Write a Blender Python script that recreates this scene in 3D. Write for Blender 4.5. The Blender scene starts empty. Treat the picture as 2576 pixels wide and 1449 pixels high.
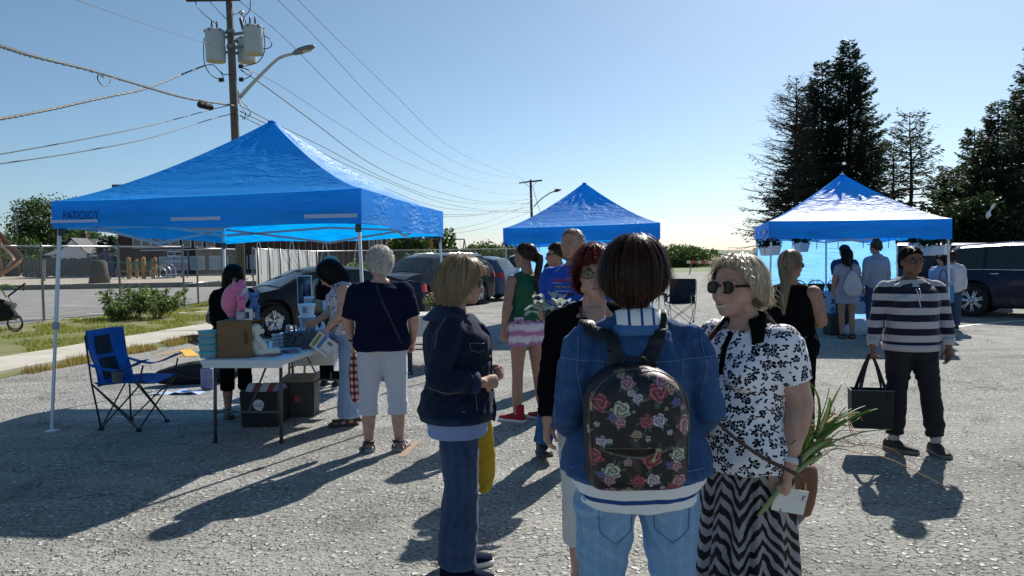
import bpy, math, random
import numpy as np
from mathutils import Vector, Matrix
from mathutils.bvhtree import BVHTree
R = math.radians
rnd = random.Random(7)
scene = bpy.context.scene
COL = scene.collection

# ------------------------------------------------------------------ camera
CAM_H, FPX, PITCH, ROLL = 1.6, 1875.0, 2.58, 1.0
cd = bpy.data.cameras.new('camera'); cam = bpy.data.objects.new('camera', cd); COL.objects.link(cam)
cd.sensor_width = 36; cd.lens = 36*FPX/2576; cd.clip_end = 3000; cd.clip_start = .05
CM = Matrix.Rotation(R(90-PITCH), 3, 'X') @ Matrix.Rotation(R(-ROLL), 3, 'Z')
cam.matrix_world = Matrix.Translation((0, 0, CAM_H)) @ CM.to_4x4()
scene.camera = cam
# ------------------------------------------------------------------ light
SUN_AZ, SUN_EL = 28.0, 38.5          # azimuth right of the view direction
w = bpy.data.worlds.new('World'); scene.world = w; w.use_nodes = True
wn = w.node_tree; wn.nodes.clear()
sky = wn.nodes.new('ShaderNodeTexSky'); sky.sky_type = 'NISHITA'; sky.sun_disc = False
sky.sun_elevation = R(SUN_EL); sky.sun_rotation = R(SUN_AZ)
sky.altitude = 0; sky.air_density = .78; sky.dust_density = .55; sky.ozone_density = 5
bg = wn.nodes.new("ShaderNodeBackground"); bg.inputs[1].default_value = .078
hs = wn.nodes.new("ShaderNodeHueSaturation"); hs.inputs["Saturation"].default_value = .93; hs.inputs["Hue"].default_value = .484
wo = wn.nodes.new('ShaderNodeOutputWorld')
wn.links.new(sky.outputs[0], hs.inputs["Color"]); wn.links.new(hs.outputs[0], bg.inputs[0]); wn.links.new(bg.outputs[0], wo.inputs[0])
ld = bpy.data.lights.new('sun', 'SUN'); ld.energy = 5.0; ld.angle = R(.55); ld.color = (1, .95, .87)
sun = bpy.data.objects.new('sun', ld); COL.objects.link(sun)
SD = Vector((math.sin(R(SUN_AZ))*math.cos(R(SUN_EL)), math.cos(R(SUN_AZ))*math.cos(R(SUN_EL)), math.sin(R(SUN_EL))))
sun.rotation_euler = SD.to_track_quat('Z', 'Y').to_euler(); sun.location = SD*50
scene.view_settings.view_transform = 'Standard'; scene.view_settings.look = 'None'
scene.view_settings.exposure = 0.48; scene.view_settings.gamma = 1
scene.view_settings.use_curve_mapping = False

# ------------------------------------------------------------------ measuring helpers (photo measured on a 2576 x 1449 grid)
def ray(px, py):
    return CM @ Vector(((px-1288)/FPX, (724.5-py)/FPX, -1))
def at(px, py, d):                     # the point seen there, d metres ahead
    r = ray(px, py); r = r*(d/r.y); return Vector((r.x, r.y, r.z+CAM_H))
def gnd(px, py, z=0):                  # the point seen there at height z
    r = ray(px, py); r = r*((z-CAM_H)/r.z); return Vector((r.x, r.y, z))

# ------------------------------------------------------------------ mesh builder
class MB:
    def __init__(s): s.v = []; s.f = []; s.n = 0; s.mi = []; s.cur = 0
    def add(s, V, F):
        V = np.asarray(V, float).reshape(-1, 3); b = s.n
        s.v.append(V); s.n += len(V)
        for f in F: s.f.append([i+b for i in f]); s.mi.append(s.cur)
        return b
    def box(s, c, size, rz=0, M=None, bev=0):
        x, y, z = [q/2 for q in size]
        if bev:
            b = min(bev, x*.9, y*.9, z*.9); V = []
            for sz in (-1, 1):
                for (ix, iz) in ((b, 0), (0, b)) if sz < 0 else ((0, b), (b, 0)):
                    X, Y, Z = x-ix, y-ix, sz*(z-iz)
                    c2 = b if ix == 0 else b*.6
                    V += [(X-c2, -Y, Z), (X, -Y+c2, Z), (X, Y-c2, Z), (X-c2, Y, Z), (-X+c2, Y, Z), (-X, Y-c2, Z), (-X, -Y+c2, Z), (-X+c2, -Y, Z)]
            F = [[7, 6, 5, 4, 3, 2, 1, 0], [24, 25, 26, 27, 28, 29, 30, 31]]
            for k in range(3):
                for i in range(8): F.append([k*8+i, k*8+(i+1) % 8, k*8+8+(i+1) % 8, k*8+8+i])
        else:
            V = [(a*x, b_*y, c_*z) for c_ in (-1, 1) for (a, b_) in ((-1, -1), (1, -1), (1, 1), (-1, 1))]
            F = [[3, 2, 1, 0], [4, 5, 6, 7], [0, 1, 5, 4], [1, 2, 6, 5], [2, 3, 7, 6], [3, 0, 4, 7]]
        V = np.array(V, float)
        if M is not None: V = V @ np.array(M.to_3x3()).T
        elif rz: V = V @ np.array(Matrix.Rotation(rz, 3, 'Z')).T
        s.add(V+np.array(c), F)
    def beam(s, a, b, wx, wy, up=(0, 0, 1)):
        a, b = Vector(a), Vector(b); t = (b-a); L = t.length; t.normalize()
        x = t.cross(Vector(up))
        if x.length < 1e-4: x = t.cross(Vector((0, 1, 0)))
        x.normalize(); y = x.cross(t)
        M = Matrix((x, t, y)).transposed()
        s.box((a+b)/2, (wx, L, wy), M=M)
    def ring_tube(s, rings, closed=False, cap=True):
        n = len(rings[0]); V = np.concatenate([np.asarray(r, float) for r in rings]); F = []
        m = len(rings)
        for k in range(m-1 if not closed else m):
            a, b = k*n, ((k+1) % m)*n
            for i in range(n): F.append([a+i, a+(i+1) % n, b+(i+1) % n, b+i])
        if cap and not closed:
            F.append(list(range(n))[::-1]); F.append([(m-1)*n+i for i in range(n)])
        s.add(V, F)
    def sweep(s, pts, rad, ref=(1, 0, 0), n=10, k=1, cap='flat', sq=1.0, closed=False):
        P = np.asarray([tuple(p) for p in pts], float)
        Rr = np.asarray([(r, r) if np.isscalar(r) else r for r in (rad if not np.isscalar(rad) else [rad]*len(P))], float)
        if k > 1: P = catmull(P, k, closed); Rr = catmull(Rr, k, closed)
        if closed: T = np.roll(P, -1, 0)-np.roll(P, 1, 0)
        else: T = np.gradient(P, axis=0)
        T /= np.maximum(np.linalg.norm(T, axis=1, keepdims=True), 1e-9)
        ref = np.array(ref, float); x = ref-T[0]*ref.dot(T[0])
        if np.linalg.norm(x) < 1e-3: ref = np.array((.3, 1, .2)); x = ref-T[0]*ref.dot(T[0])
        x /= np.linalg.norm(x)
        ang = np.arange(n)/n*2*math.pi
        ca, sa = np.cos(ang), np.sin(ang)
        if sq != 1.0: ca = np.sign(ca)*np.abs(ca)**sq; sa = np.sign(sa)*np.abs(sa)**sq
        rings = []
        for i in range(len(P)):
            x = x-T[i]*x.dot(T[i]); x /= np.linalg.norm(x)
            y = np.cross(T[i], x)
            rings.append(P[i]+np.outer(ca*Rr[i, 0], x)+np.outer(sa*Rr[i, 1], y))
        if cap == 'round' and not closed:
            for e, (i, sg) in enumerate(((0, -1), (-1, 1))):
                c = P[i]; r = rings[i]; rr = min(Rr[i]); t = T[i]*sg
                ex = [c+(r-c)*q+t*rr*h for q, h in ((.87, .5), (.5, .87), (.12, .99))]
                rings = ex[::-1]+rings if e == 0 else rings+ex
        s.ring_tube(rings, closed, cap is not None)
    def ball(s, c, r, M=None, n=10, m=7):
        r = (r, r, r) if np.isscalar(r) else r
        V = [(0, 0, -1)]; F = []
        for j in range(1, m):
            p = math.pi*j/m
            for i in range(n):
                a = 2*math.pi*i/n; V.append((math.sin(p)*math.cos(a), math.sin(p)*math.sin(a), -math.cos(p)))
        V.append((0, 0, 1)); t = len(V)-1
        for i in range(n):
            F.append([0, 1+(i+1) % n, 1+i]); F.append([t, t-n+i, t-n+(i+1) % n])
            for j in range(m-2):
                a = 1+j*n; F.append([a+i, a+(i+1) % n, a+n+(i+1) % n, a+n+i])
        V = np.array(V)*np.array(r)
        if M is not None: V = V @ np.array(M.to_3x3()).T
        s.add(V+np.array(tuple(c)), F)
    def lathe(s, prof, c=(0, 0, 0), n=16, M=None, cap=True):
        rings = []
        for r, z in prof:
            a = np.arange(n)/n*2*math.pi
            V = np.stack([r*np.cos(a), r*np.sin(a), np.full(n, z)], 1)
            if M is not None: V = V @ np.array(M.to_3x3()).T
            rings.append(V+np.array(tuple(c)))
        s.ring_tube(rings, cap=cap)
    def grid(s, P, closed_u=False, flip=False):   # P[v][u] = points
        P = np.asarray(P, float); nv, nu = P.shape[:2]; F = []
        for j in range(nv-1):
            for i in range(nu if closed_u else nu-1):
                q = [j*nu+i, j*nu+(i+1) % nu, (j+1)*nu+(i+1) % nu, (j+1)*nu+i]
                F.append(q[::-1] if flip else q)
        s.add(P.reshape(-1, 3), F)
    def prism(s, poly, t, M=None, c=(0, 0, 0)):    # poly in xz-plane, thickness t along y
        n = len(poly); V = [(x, -t/2, z) for x, z in poly]+[(x, t/2, z) for x, z in poly]
        F = [list(range(n)), [n+i for i in range(n)][::-1]]+[[(i+1) % n, i, n+i, n+(i+1) % n] for i in range(n)]
        V = np.array(V)
        if M is not None: V = V @ np.array(M.to_3x3()).T
        s.add(V+np.array(tuple(c)), F)
    def mesh(s, name, mats, smooth=False):
        me = bpy.data.meshes.new(name)
        V = np.concatenate(s.v) if s.v else np.zeros((0, 3))
        me.from_pydata(V.tolist(), [], s.f)
        for m in (mats if isinstance(mats, (list, tuple)) else [mats]): me.materials.append(m)
        if any(s.mi): me.polygons.foreach_set('material_index', s.mi)
        if smooth:
            me.polygons.foreach_set('use_smooth', [True]*len(s.f))
            if smooth is not True: me.set_sharp_from_angle(angle=R(smooth))
        me.update(); return me
    def build(s, name, mats, parent=None, smooth=False, loc=None):
        return link(name, s.mesh(name, mats, smooth), parent, loc)

def catmull(P, k, closed=False):
    P = np.asarray(P, float); out = []; n = len(P)
    if closed:
        g = lambda i: P[i % n]; rng = range(n)
    else:
        Q = np.concatenate([[2*P[0]-P[1]], P, [2*P[-1]-P[-2]]]); g = lambda i: Q[i+1]; rng = range(n-1)
    for i in rng:
        p0, p1, p2, p3 = g(i-1), g(i), g(i+1), g(i+2)
        for j in range(k):
            t = j/k
            out.append(.5*((2*p1)+(-p0+p2)*t+(2*p0-5*p1+4*p2-p3)*t*t+(-p0+3*p1-3*p2+p3)*t**3))
    if not closed: out.append(P[-1])
    return np.array(out)

def link(name, me, parent=None, loc=None):
    o = bpy.data.objects.new(name, me); COL.objects.link(o)
    if parent: o.parent = parent
    if loc is not None: o.location = loc
    return o
def tag(o, label=None, cat=None, group=None, kind=None):
    for k, v in (('label', label), ('category', cat), ('group', group), ('kind', kind)):
        if v: o[k] = v
    return o
def thing(name, label, cat, loc=(0, 0, 0), rz=0, group=None):
    o = bpy.data.objects.new(name, None); COL.objects.link(o); o.empty_display_size = .1
    o.location = loc; o.rotation_euler = (0, 0, rz)
    return tag(o, label, cat, group)
def kids(o): return [c for c in KIDS() if c.parent == o]
def KIDS(): return COL.objects
def dup(root, loc=None, rz=None, label=None, group=None, parent=None):
    ch = {}
    def rec(o, par):
        c = o.copy(); COL.objects.link(c); c.parent = par
        for k in o.children: rec(k, c)
        return c
    r = rec(root, parent)
    if loc is not None: r.location = loc
    if rz is not None: r.rotation_euler = (0, 0, rz)
    if label: r['label'] = label
    if group: r['group'] = group
    return r

# ------------------------------------------------------------------ materials
class NT:
    def __init__(s, m): s.t = m.node_tree; s.t.nodes.clear()
    def n(s, typ, inp=None, **at_):
        nd = s.t.nodes.new(typ)
        for k, v in at_.items(): setattr(nd, k, v)
        for k, v in (inp or {}).items():
            sock = nd.inputs[k]
            if isinstance(v, bpy.types.NodeSocket): s.t.links.new(v, sock)
            elif isinstance(v, bpy.types.Node): s.t.links.new(v.outputs[0], sock)
            else: sock.default_value = v
        return nd
    def math(s, op, a, b=0.0, c=0.0, clamp=False):
        nd = s.n('ShaderNodeMath', operation=op, use_clamp=clamp)
        for i, v in enumerate((a, b, c)):
            if isinstance(v, (bpy.types.NodeSocket)): s.t.links.new(v, nd.inputs[i])
            elif isinstance(v, bpy.types.Node): s.t.links.new(v.outputs[0], nd.inputs[i])
            else: nd.inputs[i].default_value = v
        return nd.outputs[0]
    def mix(s, f, a, b, blend='MIX'):
        nd = s.n('ShaderNodeMix', data_type='RGBA', blend_type=blend)
        for k, v in ((0, f), (6, a), (7, b)):
            if isinstance(v, bpy.types.NodeSocket): s.t.links.new(v, nd.inputs[k])
            elif isinstance(v, bpy.types.Node): s.t.links.new(v.outputs[0], nd.inputs[k])
            else: nd.inputs[k].default_value = (*v, 1) if k > 0 and len(v) == 3 else v
        return nd.outputs[2]
    def ramp(s, f, stops, interp='LINEAR'):
        nd = s.n('ShaderNodeValToRGB', {0: f}); r = nd.color_ramp; r.interpolation = interp
        while len(r.elements) < len(stops): r.elements.new(.5)
        for e, (p, c) in zip(r.elements, stops):
            e.position = p; e.color = (*c, 1) if not np.isscalar(c) else (c, c, c, 1)
        return nd.outputs[0]
    def noise(s, vec, scale, detail=3, rough=.5, dist=0):
        return s.n('ShaderNodeTexNoise', {'Vector': vec, 'Scale': scale, 'Detail': detail, 'Roughness': rough, 'Distortion': dist})
    def vor(s, vec, scale, feature='F1', rand=1.0):
        return s.n('ShaderNodeTexVoronoi', {'Vector': vec, 'Scale': scale, 'Randomness': rand}, feature=feature)
    def out(s, bsdf):
        o = s.n('ShaderNodeOutputMaterial', {0: bsdf}); return o
def newmat(name):
    m = bpy.data.materials.new(name); m.use_nodes = True; return m, NT(m)
def S(*c):                                    # srgb 0-255 to linear
    return tuple(((q/255)/12.92 if q/255 <= .04045 else ((q/255+.055)/1.055)**2.4) for q in c)
MC = {}
def mat(name, col, rough=.6, spec=.4, metal=0, var=.12, vs=8, bump=0, bs=60, trans=0, coat=0, sheen=0, stretch=None, alpha=1, weave=0):
    if name in MC: return MC[name]
    m, t = newmat(name); MC[name] = m
    co = t.n('ShaderNodeTexCoord').outputs['Object']
    if stretch: co = t.n('ShaderNodeMapping', {0: co, 3: stretch}).outputs[0]
    nz = t.noise(co, vs, 4, .6)
    f = t.math('MULTIPLY_ADD', nz.outputs[0], 2*var, 1-var)
    c = t.mix(1.0, col, t.n('ShaderNodeCombineColor', {0: f, 1: f, 2: f}), 'MULTIPLY')
    inp = {'Base Color': c, 'Roughness': t.math('MULTIPLY_ADD', nz.outputs[0], .16, rough-.08), 'Metallic': metal, 'Specular IOR Level': spec}
    if coat: inp['Coat Weight'] = coat; inp['Coat Roughness'] = .06
    if sheen: inp['Sheen Weight'] = sheen
    if bump:
        h = t.noise(co, bs, 3, .6).outputs[0]
        inp['Normal'] = t.n('ShaderNodeBump', {'Height': h, 'Strength': min(1, bump), 'Distance': .004 if bump <= 1 else .004*bump})
    b = t.n('ShaderNodeBsdfPrincipled', inp)
    if trans:
        tr = t.n('ShaderNodeBsdfTranslucent', {0: c})
        b = t.n('ShaderNodeMixShader', {0: trans, 1: b, 2: tr})
    t.out(b.outputs[0]); return m
def glass(name, col=(.02, .025, .03), rough=.03, alpha=.0):
    if name in MC: return MC[name]
    m, t = newmat(name); MC[name] = m
    b = t.n('ShaderNodeBsdfPrincipled', {'Base Color': (*col, 1), 'Roughness': rough, 'Specular IOR Level': .8})
    if alpha:
        tp = t.n('ShaderNodeBsdfTransparent', {0: (.75, .85, .8, 1)})
        b = t.n('ShaderNodeMixShader', {0: alpha, 1: b, 2: tp})
    t.out(b.outputs[0]); return m
nr = np.random.RandomState(5)
def fastmesh(name, V, F, mats, parent=None, smooth=False, mi=None, loc=None):
    V = np.asarray(V, np.float32); F = np.asarray(F, np.int32); k = F.shape[1]
    me = bpy.data.meshes.new(name); me.vertices.add(len(V)); me.vertices.foreach_set('co', V.ravel())
    me.loops.add(F.size); me.loops.foreach_set('vertex_index', F.ravel())
    me.polygons.add(len(F)); me.polygons.foreach_set('loop_start', np.arange(0, F.size, k, dtype=np.int32))
    me.polygons.foreach_set('loop_total', np.full(len(F), k, np.int32))
    for m in (mats if isinstance(mats, (list, tuple)) else [mats]): me.materials.append(m)
    if mi is not None: me.polygons.foreach_set('material_index', np.asarray(mi, np.int32))
    if smooth: me.polygons.foreach_set('use_smooth', np.ones(len(F), bool))
    me.update(calc_edges=True); me.validate()
    return link(name, me, parent, loc)
def unit(a): return a/np.maximum(np.linalg.norm(a, axis=-1, keepdims=True), 1e-9)
def leafquads(P, D, Nn, L, W):
    """leaf blades from P along D (unit), width axis from Nn; diamonds"""
    D = unit(D); X = unit(np.cross(D, Nn)); L = np.broadcast_to(L, len(P))[:, None]; W = np.broadcast_to(W, len(P))[:, None]
    V = np.stack([P, P+D*L*.45+X*W, P+D*L, P+D*L*.45-X*W], 1).reshape(-1, 3)
    F = np.arange(len(V)).reshape(-1, 4); return V, F

# ---------------------------------------------------------------- ground materials
def asphalt_mat():
    m, t = newmat('asphalt'); co = t.n('ShaderNodeTexCoord').outputs['Object']
    big = t.noise(co, .35, 4, .6).outputs[0]; mid = t.noise(co, 3.2, 5, .65).outputs[0]; fine = t.noise(co, 34, 4, .7).outputs[0]
    wco = t.n('ShaderNodeVectorMath', {0: co, 1: t.n('ShaderNodeVectorMath', {0: t.noise(co, 14, 2).outputs['Color'], 'Scale': .05}, operation='SCALE').outputs[0]}, operation='ADD').outputs[0]
    v = t.vor(wco, 19); v2 = t.vor(wco, 44)
    chip = t.math('MULTIPLY', t.ramp(t.n('ShaderNodeSeparateColor', {0: v.outputs['Color']}).outputs[0], [(.55, 0), (.62, 1)]),
                  t.ramp(v.outputs[0], [(.26, 1), (.40, 0)]))
    chip2 = t.math('MULTIPLY', t.ramp(t.n('ShaderNodeSeparateColor', {0: v2.outputs['Color']}).outputs[1], [(.5, 0), (.6, 1)]),
                   t.ramp(v2.outputs[0], [(.2, 1), (.4, 0)]))
    base = t.ramp(t.math('ADD', t.math('MULTIPLY', big, .5), t.math('MULTIPLY', mid, .5)), [(.3, (.24, .24, .225)), (.5, (.34, .335, .31)), (.7, (.44, .43, .39))])
    tint = t.n('ShaderNodeSeparateColor', {0: v.outputs['Color']}).outputs[2]
    c = t.mix(t.math('MULTIPLY', chip2, .55), base, (.50, .485, .45))
    c = t.mix(chip, c, t.mix(tint, (.85, .83, .78), (.50, .47, .43)))
    c = t.mix(t.ramp(fine, [(.34, .95), (.50, 0)]), c, (.02, .02, .022))
    # cracks
    cw = t.n('ShaderNodeVectorMath', {0: co, 1: t.n('ShaderNodeVectorMath', {0: t.noise(co, 2.3, 4, .65).outputs['Color'], 'Scale': .9}, operation='SCALE').outputs[0]}, operation='ADD').outputs[0]
    cr = t.vor(cw, .42, 'DISTANCE_TO_EDGE').outputs[0]
    cr2 = t.vor(cw, 1.25, 'DISTANCE_TO_EDGE').outputs[0]
    msk = t.ramp(t.noise(co, .55, 2).outputs[0], [(.44, 0), (.56, 1)])
    k1 = t.math('MULTIPLY', t.ramp(cr, [(.001, .6), (.004, 0)]), t.ramp(t.noise(co, .9, 2).outputs[0], [(.4, 0), (.55, 1)]))
    k2 = t.math('MULTIPLY', t.ramp(cr2, [(.0015, .6), (.006, 0)]), msk)
    crack = t.math('MAXIMUM', k1, k2)
    c = t.mix(t.math('MULTIPLY', crack, .8), c, (.03, .028, .026))
    st1 = t.ramp(t.noise(co, .9, 5, .7, .8).outputs[0], [(.50, 0), (.66, .55)]); c = t.mix(st1, c, (.13, .128, .12))
    st2 = t.ramp(t.noise(t.n('ShaderNodeMapping', {0: co, 3: (.25, 1.6, 1)}).outputs[0], 1.1, 4, .6).outputs[0], [(.52, 0), (.62, .30)]); c = t.mix(st2, c, (.48, .47, .43))
    h = t.math('ADD', t.math('MULTIPLY', chip, .7), t.math('MULTIPLY', chip2, .35))
    h = t.math('ADD', h, t.math('MULTIPLY', fine, .8)); h = t.math('SUBTRACT', h, t.math('MULTIPLY', crack, 1.6))
    nrm = t.n('ShaderNodeBump', {'Height': h, 'Strength': 1.0, 'Distance': .032})
    b = t.n('ShaderNodeBsdfPrincipled', {'Base Color': c, 'Roughness': .88, 'Specular IOR Level': .18, 'Normal': nrm})
    t.out(b.outputs[0]); return m
def simple_ground(name, stops, sc=3, bs=60, bump=.6, rough=.85):
    m, t = newmat(name); co = t.n('ShaderNodeTexCoord').outputs['Object']
    n1 = t.noise(co, sc, 6, .65).outputs[0]; n2 = t.noise(co, bs, 3, .6).outputs[0]
    c = t.ramp(t.math('MULTIPLY_ADD', n2, .35, t.math('MULTIPLY', n1, .65)), stops)
    b = t.n('ShaderNodeBsdfPrincipled', {'Base Color': c, 'Roughness': rough, 'Specular IOR Level': .3,
            'Normal': t.n('ShaderNodeBump', {'Height': n2, 'Strength': bump, 'Distance': .008})})
    t.out(b.outputs[0]); return m
M_ASPH = asphalt_mat()
M_CONC = simple_ground('concrete', [(.3, (.34, .31, .26)), (.5, (.46, .43, .37)), (.7, (.55, .52, .46))], 1.6, 90, .35)
M_YARD = simple_ground('yard_asphalt', [(.3, (.17, .17, .165)), (.55, (.25, .245, .235)), (.75, (.31, .30, .28))], .8, 50, .5)
M_SAND = simple_ground('playground_gravel', [(.3, (.27, .23, .18)), (.5, (.38, .33, .27)), (.7, (.46, .42, .35))], 1.5, 14, .8)
M_SOIL = simple_ground('verge_soil', [(.3, (.07, .09, .022)), (.45, (.13, .15, .04)), (.58, (.20, .18, .09)), (.75, (.26, .25, .20))], 1.1, 25, .8)
M_LAWN = simple_ground('far_lawn', [(.3, (.05, .09, .02)), (.6, (.10, .15, .04))], .4, 8, .6)
M_YEL = simple_ground('yellow_paint', [(.3, (.42, .26, .05)), (.42, (.62, .36, .06)), (.6, (.70, .42, .08))], 25, 90, .5)
M_WPAINT = simple_ground('white_paint', [(.25, (.3, .3, .28)), (.45, (.68, .68, .65)), (.7, (.8, .8, .78))], 9, 60, .4)
def sheet(name, pts, z, m, kind='structure', thick=0):
    mb = MB(); n = len(pts)
    if thick:
        V = [(x, y, z) for x, y in pts]+[(x, y, z-thick) for x, y in pts]
        mb.add(V, [list(range(n))]+[[i, i+n, (i+1) % n+n, (i+1) % n] for i in range(n)])
    else: mb.add([(x, y, z) for x, y in pts], [list(range(n))])
    o = mb.build(name, m); return tag(o, kind=kind)
tag(sheet('ground', [(-900, -60), (900, -60), (900, 1500), (-900, 1500)], -.012, M_LAWN))
lot = sheet('parking_lot', [(-8.6, -20), (60, -20), (60, 40), (26, 56), (-6, 60), (-5.5, 30), (-7.2, 18), (-8.6, 9)], 0, M_ASPH)
# verge, sidewalk
SWL = [(-10.2, 4), (-8.95, 10.5), (-8.35, 13.4), (-7.75, 17), (-7.1, 21), (-6.4, 26), (-5.6, 34)]
SWR = [(-8.6, 4), (-7.45, 10.5), (-6.95, 13.4), (-6.4, 16.6), (-5.8, 21), (-5.15, 26), (-4.4, 34)]
tag(sheet('verge', [(-14, 3), (-8.2, 3), (-7.1, 10.5), (-6.55, 13.4), (-6.0, 16.6), (-5.4, 21), (-4.7, 26), (-4.0, 34), (-8, 48), (-13.2, 48), (-11.8, 34), (-11.2, 25), (-12.8, 20), (-14, 14)], .006, M_SOIL))
side = tag(bpy.data.objects.new('sidewalk', None), kind='structure'); COL.objects.link(side)
slab = []
def along(L, y):
    return float(np.interp(y, [p[1] for p in L], [p[0] for p in L]))
y = 4.0
while y < 33:
    ln = 1.55; y2 = y+ln-.02; mb = MB()
    j = nr.uniform(-.006, .006, 4)
    P = [(along(SWL, y), y), (along(SWR, y), y), (along(SWR, y2), y2), (along(SWL, y2), y2)]
    V = [(a, b, .045+q) for (a, b), q in zip(P, j)]+[(a, b, 0) for a, b in P]
    mb.add(V, [[0, 1, 2, 3], [1, 0, 4, 5], [2, 1, 5, 6], [3, 2, 6, 7], [0, 3, 7, 4]])
    mb.build('slab', M_CONC, side); y += ln
# school yard beyond the fence, raised gravel playground
tag(sheet('school_yard', [(-60, 9), (-14, 9), (-13, 18), (-11.6, 25), (-12.2, 34), (-14, 44), (-16, 46), (-60, 46)], .004, M_YARD))
tag(sheet('playground_gravel', [(-90, 44.2), (6, 44.2), (10, 90), (-90, 90)], .25, M_SAND, thick=.3))
cb = MB()
for x in np.arange(-62, 5, 4.0): cb.box((x+2, 44.05, .14), (3.96, .16, .31), bev=.02)
tag(cb.build('kerb', mat('kerb_concrete', (.16, .155, .14), .9)), kind='structure')
for i, (a, b, c, d) in enumerate([((70, 862-5), (285, 850), (285, 855), (70, 861))]): pass
def stripe(name, pts, wd, z, m, lab=None):
    mb = MB(); P = [Vector((p[0], p[1], z)) for p in pts]
    for a, b in zip(P, P[1:]):
        t = (b-a).normalized(); s_ = Vector((-t.y, t.x, 0))*wd/2
        mb.add([a-s_, b-s_, b+s_, a+s_], [[0, 1, 2, 3]])
    o = mb.build(name, m); return tag(o, kind='structure')
for a, b in [((215, 789), (330, 792)), ((450, 783), (540, 786)), ((120, 768), (300, 772)), ((20, 800), (210, 803)), ((290, 775), (470, 788)), ((180, 745), (520, 742)), ((60, 757), (160, 752))]:
    stripe('yard_marking', [gnd(*a), gnd(*b)], .09, .0085, M_WPAINT)
YL = [gnd(390, 893), gnd(430, 887), gnd(525, 868), gnd(600, 852)]
stripe('lot_marking', YL, .06, .0045, M_YEL)
stripe('lot_marking', [gnd(400, 903), gnd(440, 898), gnd(540, 892), gnd(640, 872)], .05, .0045, M_YEL)
stripe('lot_marking', [gnd(466, 881), gnd(484, 897)], .20, .0085, M_YEL)
stripe('lot_marking', [gnd(2387, 826), gnd(2440, 818), gnd(2576, 806), gnd(2700, 798)], .12, .0045, M_WPAINT)
stripe('lot_marking', [gnd(1050, 1110), gnd(1010, 1150)], .06, .0045, mat('worn_orange_paint', (.30, .2, .14), .8, var=.4, vs=20))
# hills far away
mb = MB(); xs = np.linspace(-420, 420, 60); rows = []
for d, hh in ((330, 0), (350, 2.2), (420, 3.5), (480, 0)):
    rows.append([(x, d, hh*(.55+.3*math.sin(x*.013+1)+.15*math.sin(x*.041))-.1) for x in xs])
mb.grid(rows); tag(mb.build('far_hills', simple_ground('hill_green', [(.3, (.03, .06, .03)), (.7, (.06, .10, .045))], .05, .4, .5), smooth=True), kind='structure')

# ---------------------------------------------------------------- grass stuff
def grass_mat(name, a, b, c=None):
    m, t = newmat(name); rn = t.n('ShaderNodeNewGeometry').outputs['Random Per Island']
    col = t.ramp(rn, [(0, a), (.6, b), (1, c or b)])
    bs = t.n('ShaderNodeBsdfPrincipled', {'Base Color': col, 'Roughness': .55, 'Specular IOR Level': .3})
    tr = t.n('ShaderNodeBsdfTranslucent', {0: col}); mx = t.n('ShaderNodeMixShader', {0: .45, 1: bs, 2: tr})
    t.out(mx.outputs[0]); return m
def blades(P, hmin, hmax, wd, lean=.4):
    n = len(P); a = nr.uniform(0, 6.283, n); h = nr.uniform(hmin, hmax, n); l = nr.uniform(0, lean, n)*h; la = nr.uniform(0, 6.283, n)
    X = np.stack([np.cos(a), np.sin(a), 0*a], 1)*wd
    T = P+np.stack([np.cos(la)*l, np.sin(la)*l, h], 1)
    V = np.stack([P-X, P+X, T], 1).reshape(-1, 3); return V, np.arange(3*n).reshape(-1, 3)
def patch(L0, L1, y0, y1, n, thr, sc=1.2, seed=0):
    P = []; ph = nr.uniform(0, 6, 8)
    y = nr.uniform(y0, y1, n*3); u = nr.uniform(0, 1, n*3)
    a = np.interp(y, [p[1] for p in L0], [p[0] for p in L0]); b = np.interp(y, [p[1] for p in L1], [p[0] for p in L1])
    x = a+(b-a)*u
    f = (np.sin(x*sc*2.1+ph[0]+np.sin(y*sc+ph[1])*1.5)+np.sin(y*sc*1.7+ph[2]+np.sin(x*sc*2.3+ph[3])*1.4)+.7*np.sin((x+y)*sc*3.3+ph[4]))/2.7
    k = f > thr; return np.stack([x[k], y[k], np.full(k.sum(), .003)], 1)[:n]
FL = [(-13.8, 8), (-13.2, 15), (-12.6, 20), (-11.2, 25), (-11.8, 34), (-12.5, 44)]
V, F = blades(patch(FL, SWL, 9, 34, 34000, -.05), .015, .085, .010)
g1 = fastmesh('verge_grass', V, F, grass_mat('grass_green', (.13, .17, .02), (.24, .27, .035), (.38, .32, .10)))
tag(g1, 'patchy sunlit green grass on the verge between fence and sidewalk', 'grass', kind='stuff')
ER = [(-8.35, 4), (-6.95, 10.5), (-6.35, 13.4), (-5.8, 16.6), (-5.2, 21), (-4.7, 26), (-4.0, 34)]
V, F = blades(patch(SWR, ER, 6, 30, 12000, -.05, 2), .03, .13, .007)
V2, F2 = blades(patch(SWL, SWR, 6, 24, 900, .62, 1.3), .02, .07, .006)
g2 = fastmesh('sidewalk_edge_weeds', np.concatenate([V, V2]), np.concatenate([F, F2+len(V)]), grass_mat('grass_dry', (.16, .17, .03), (.34, .26, .08), (.42, .28, .10)))
tag(g2, 'dry yellow weeds growing along the edge of the sidewalk', 'weeds', kind='stuff')
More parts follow.
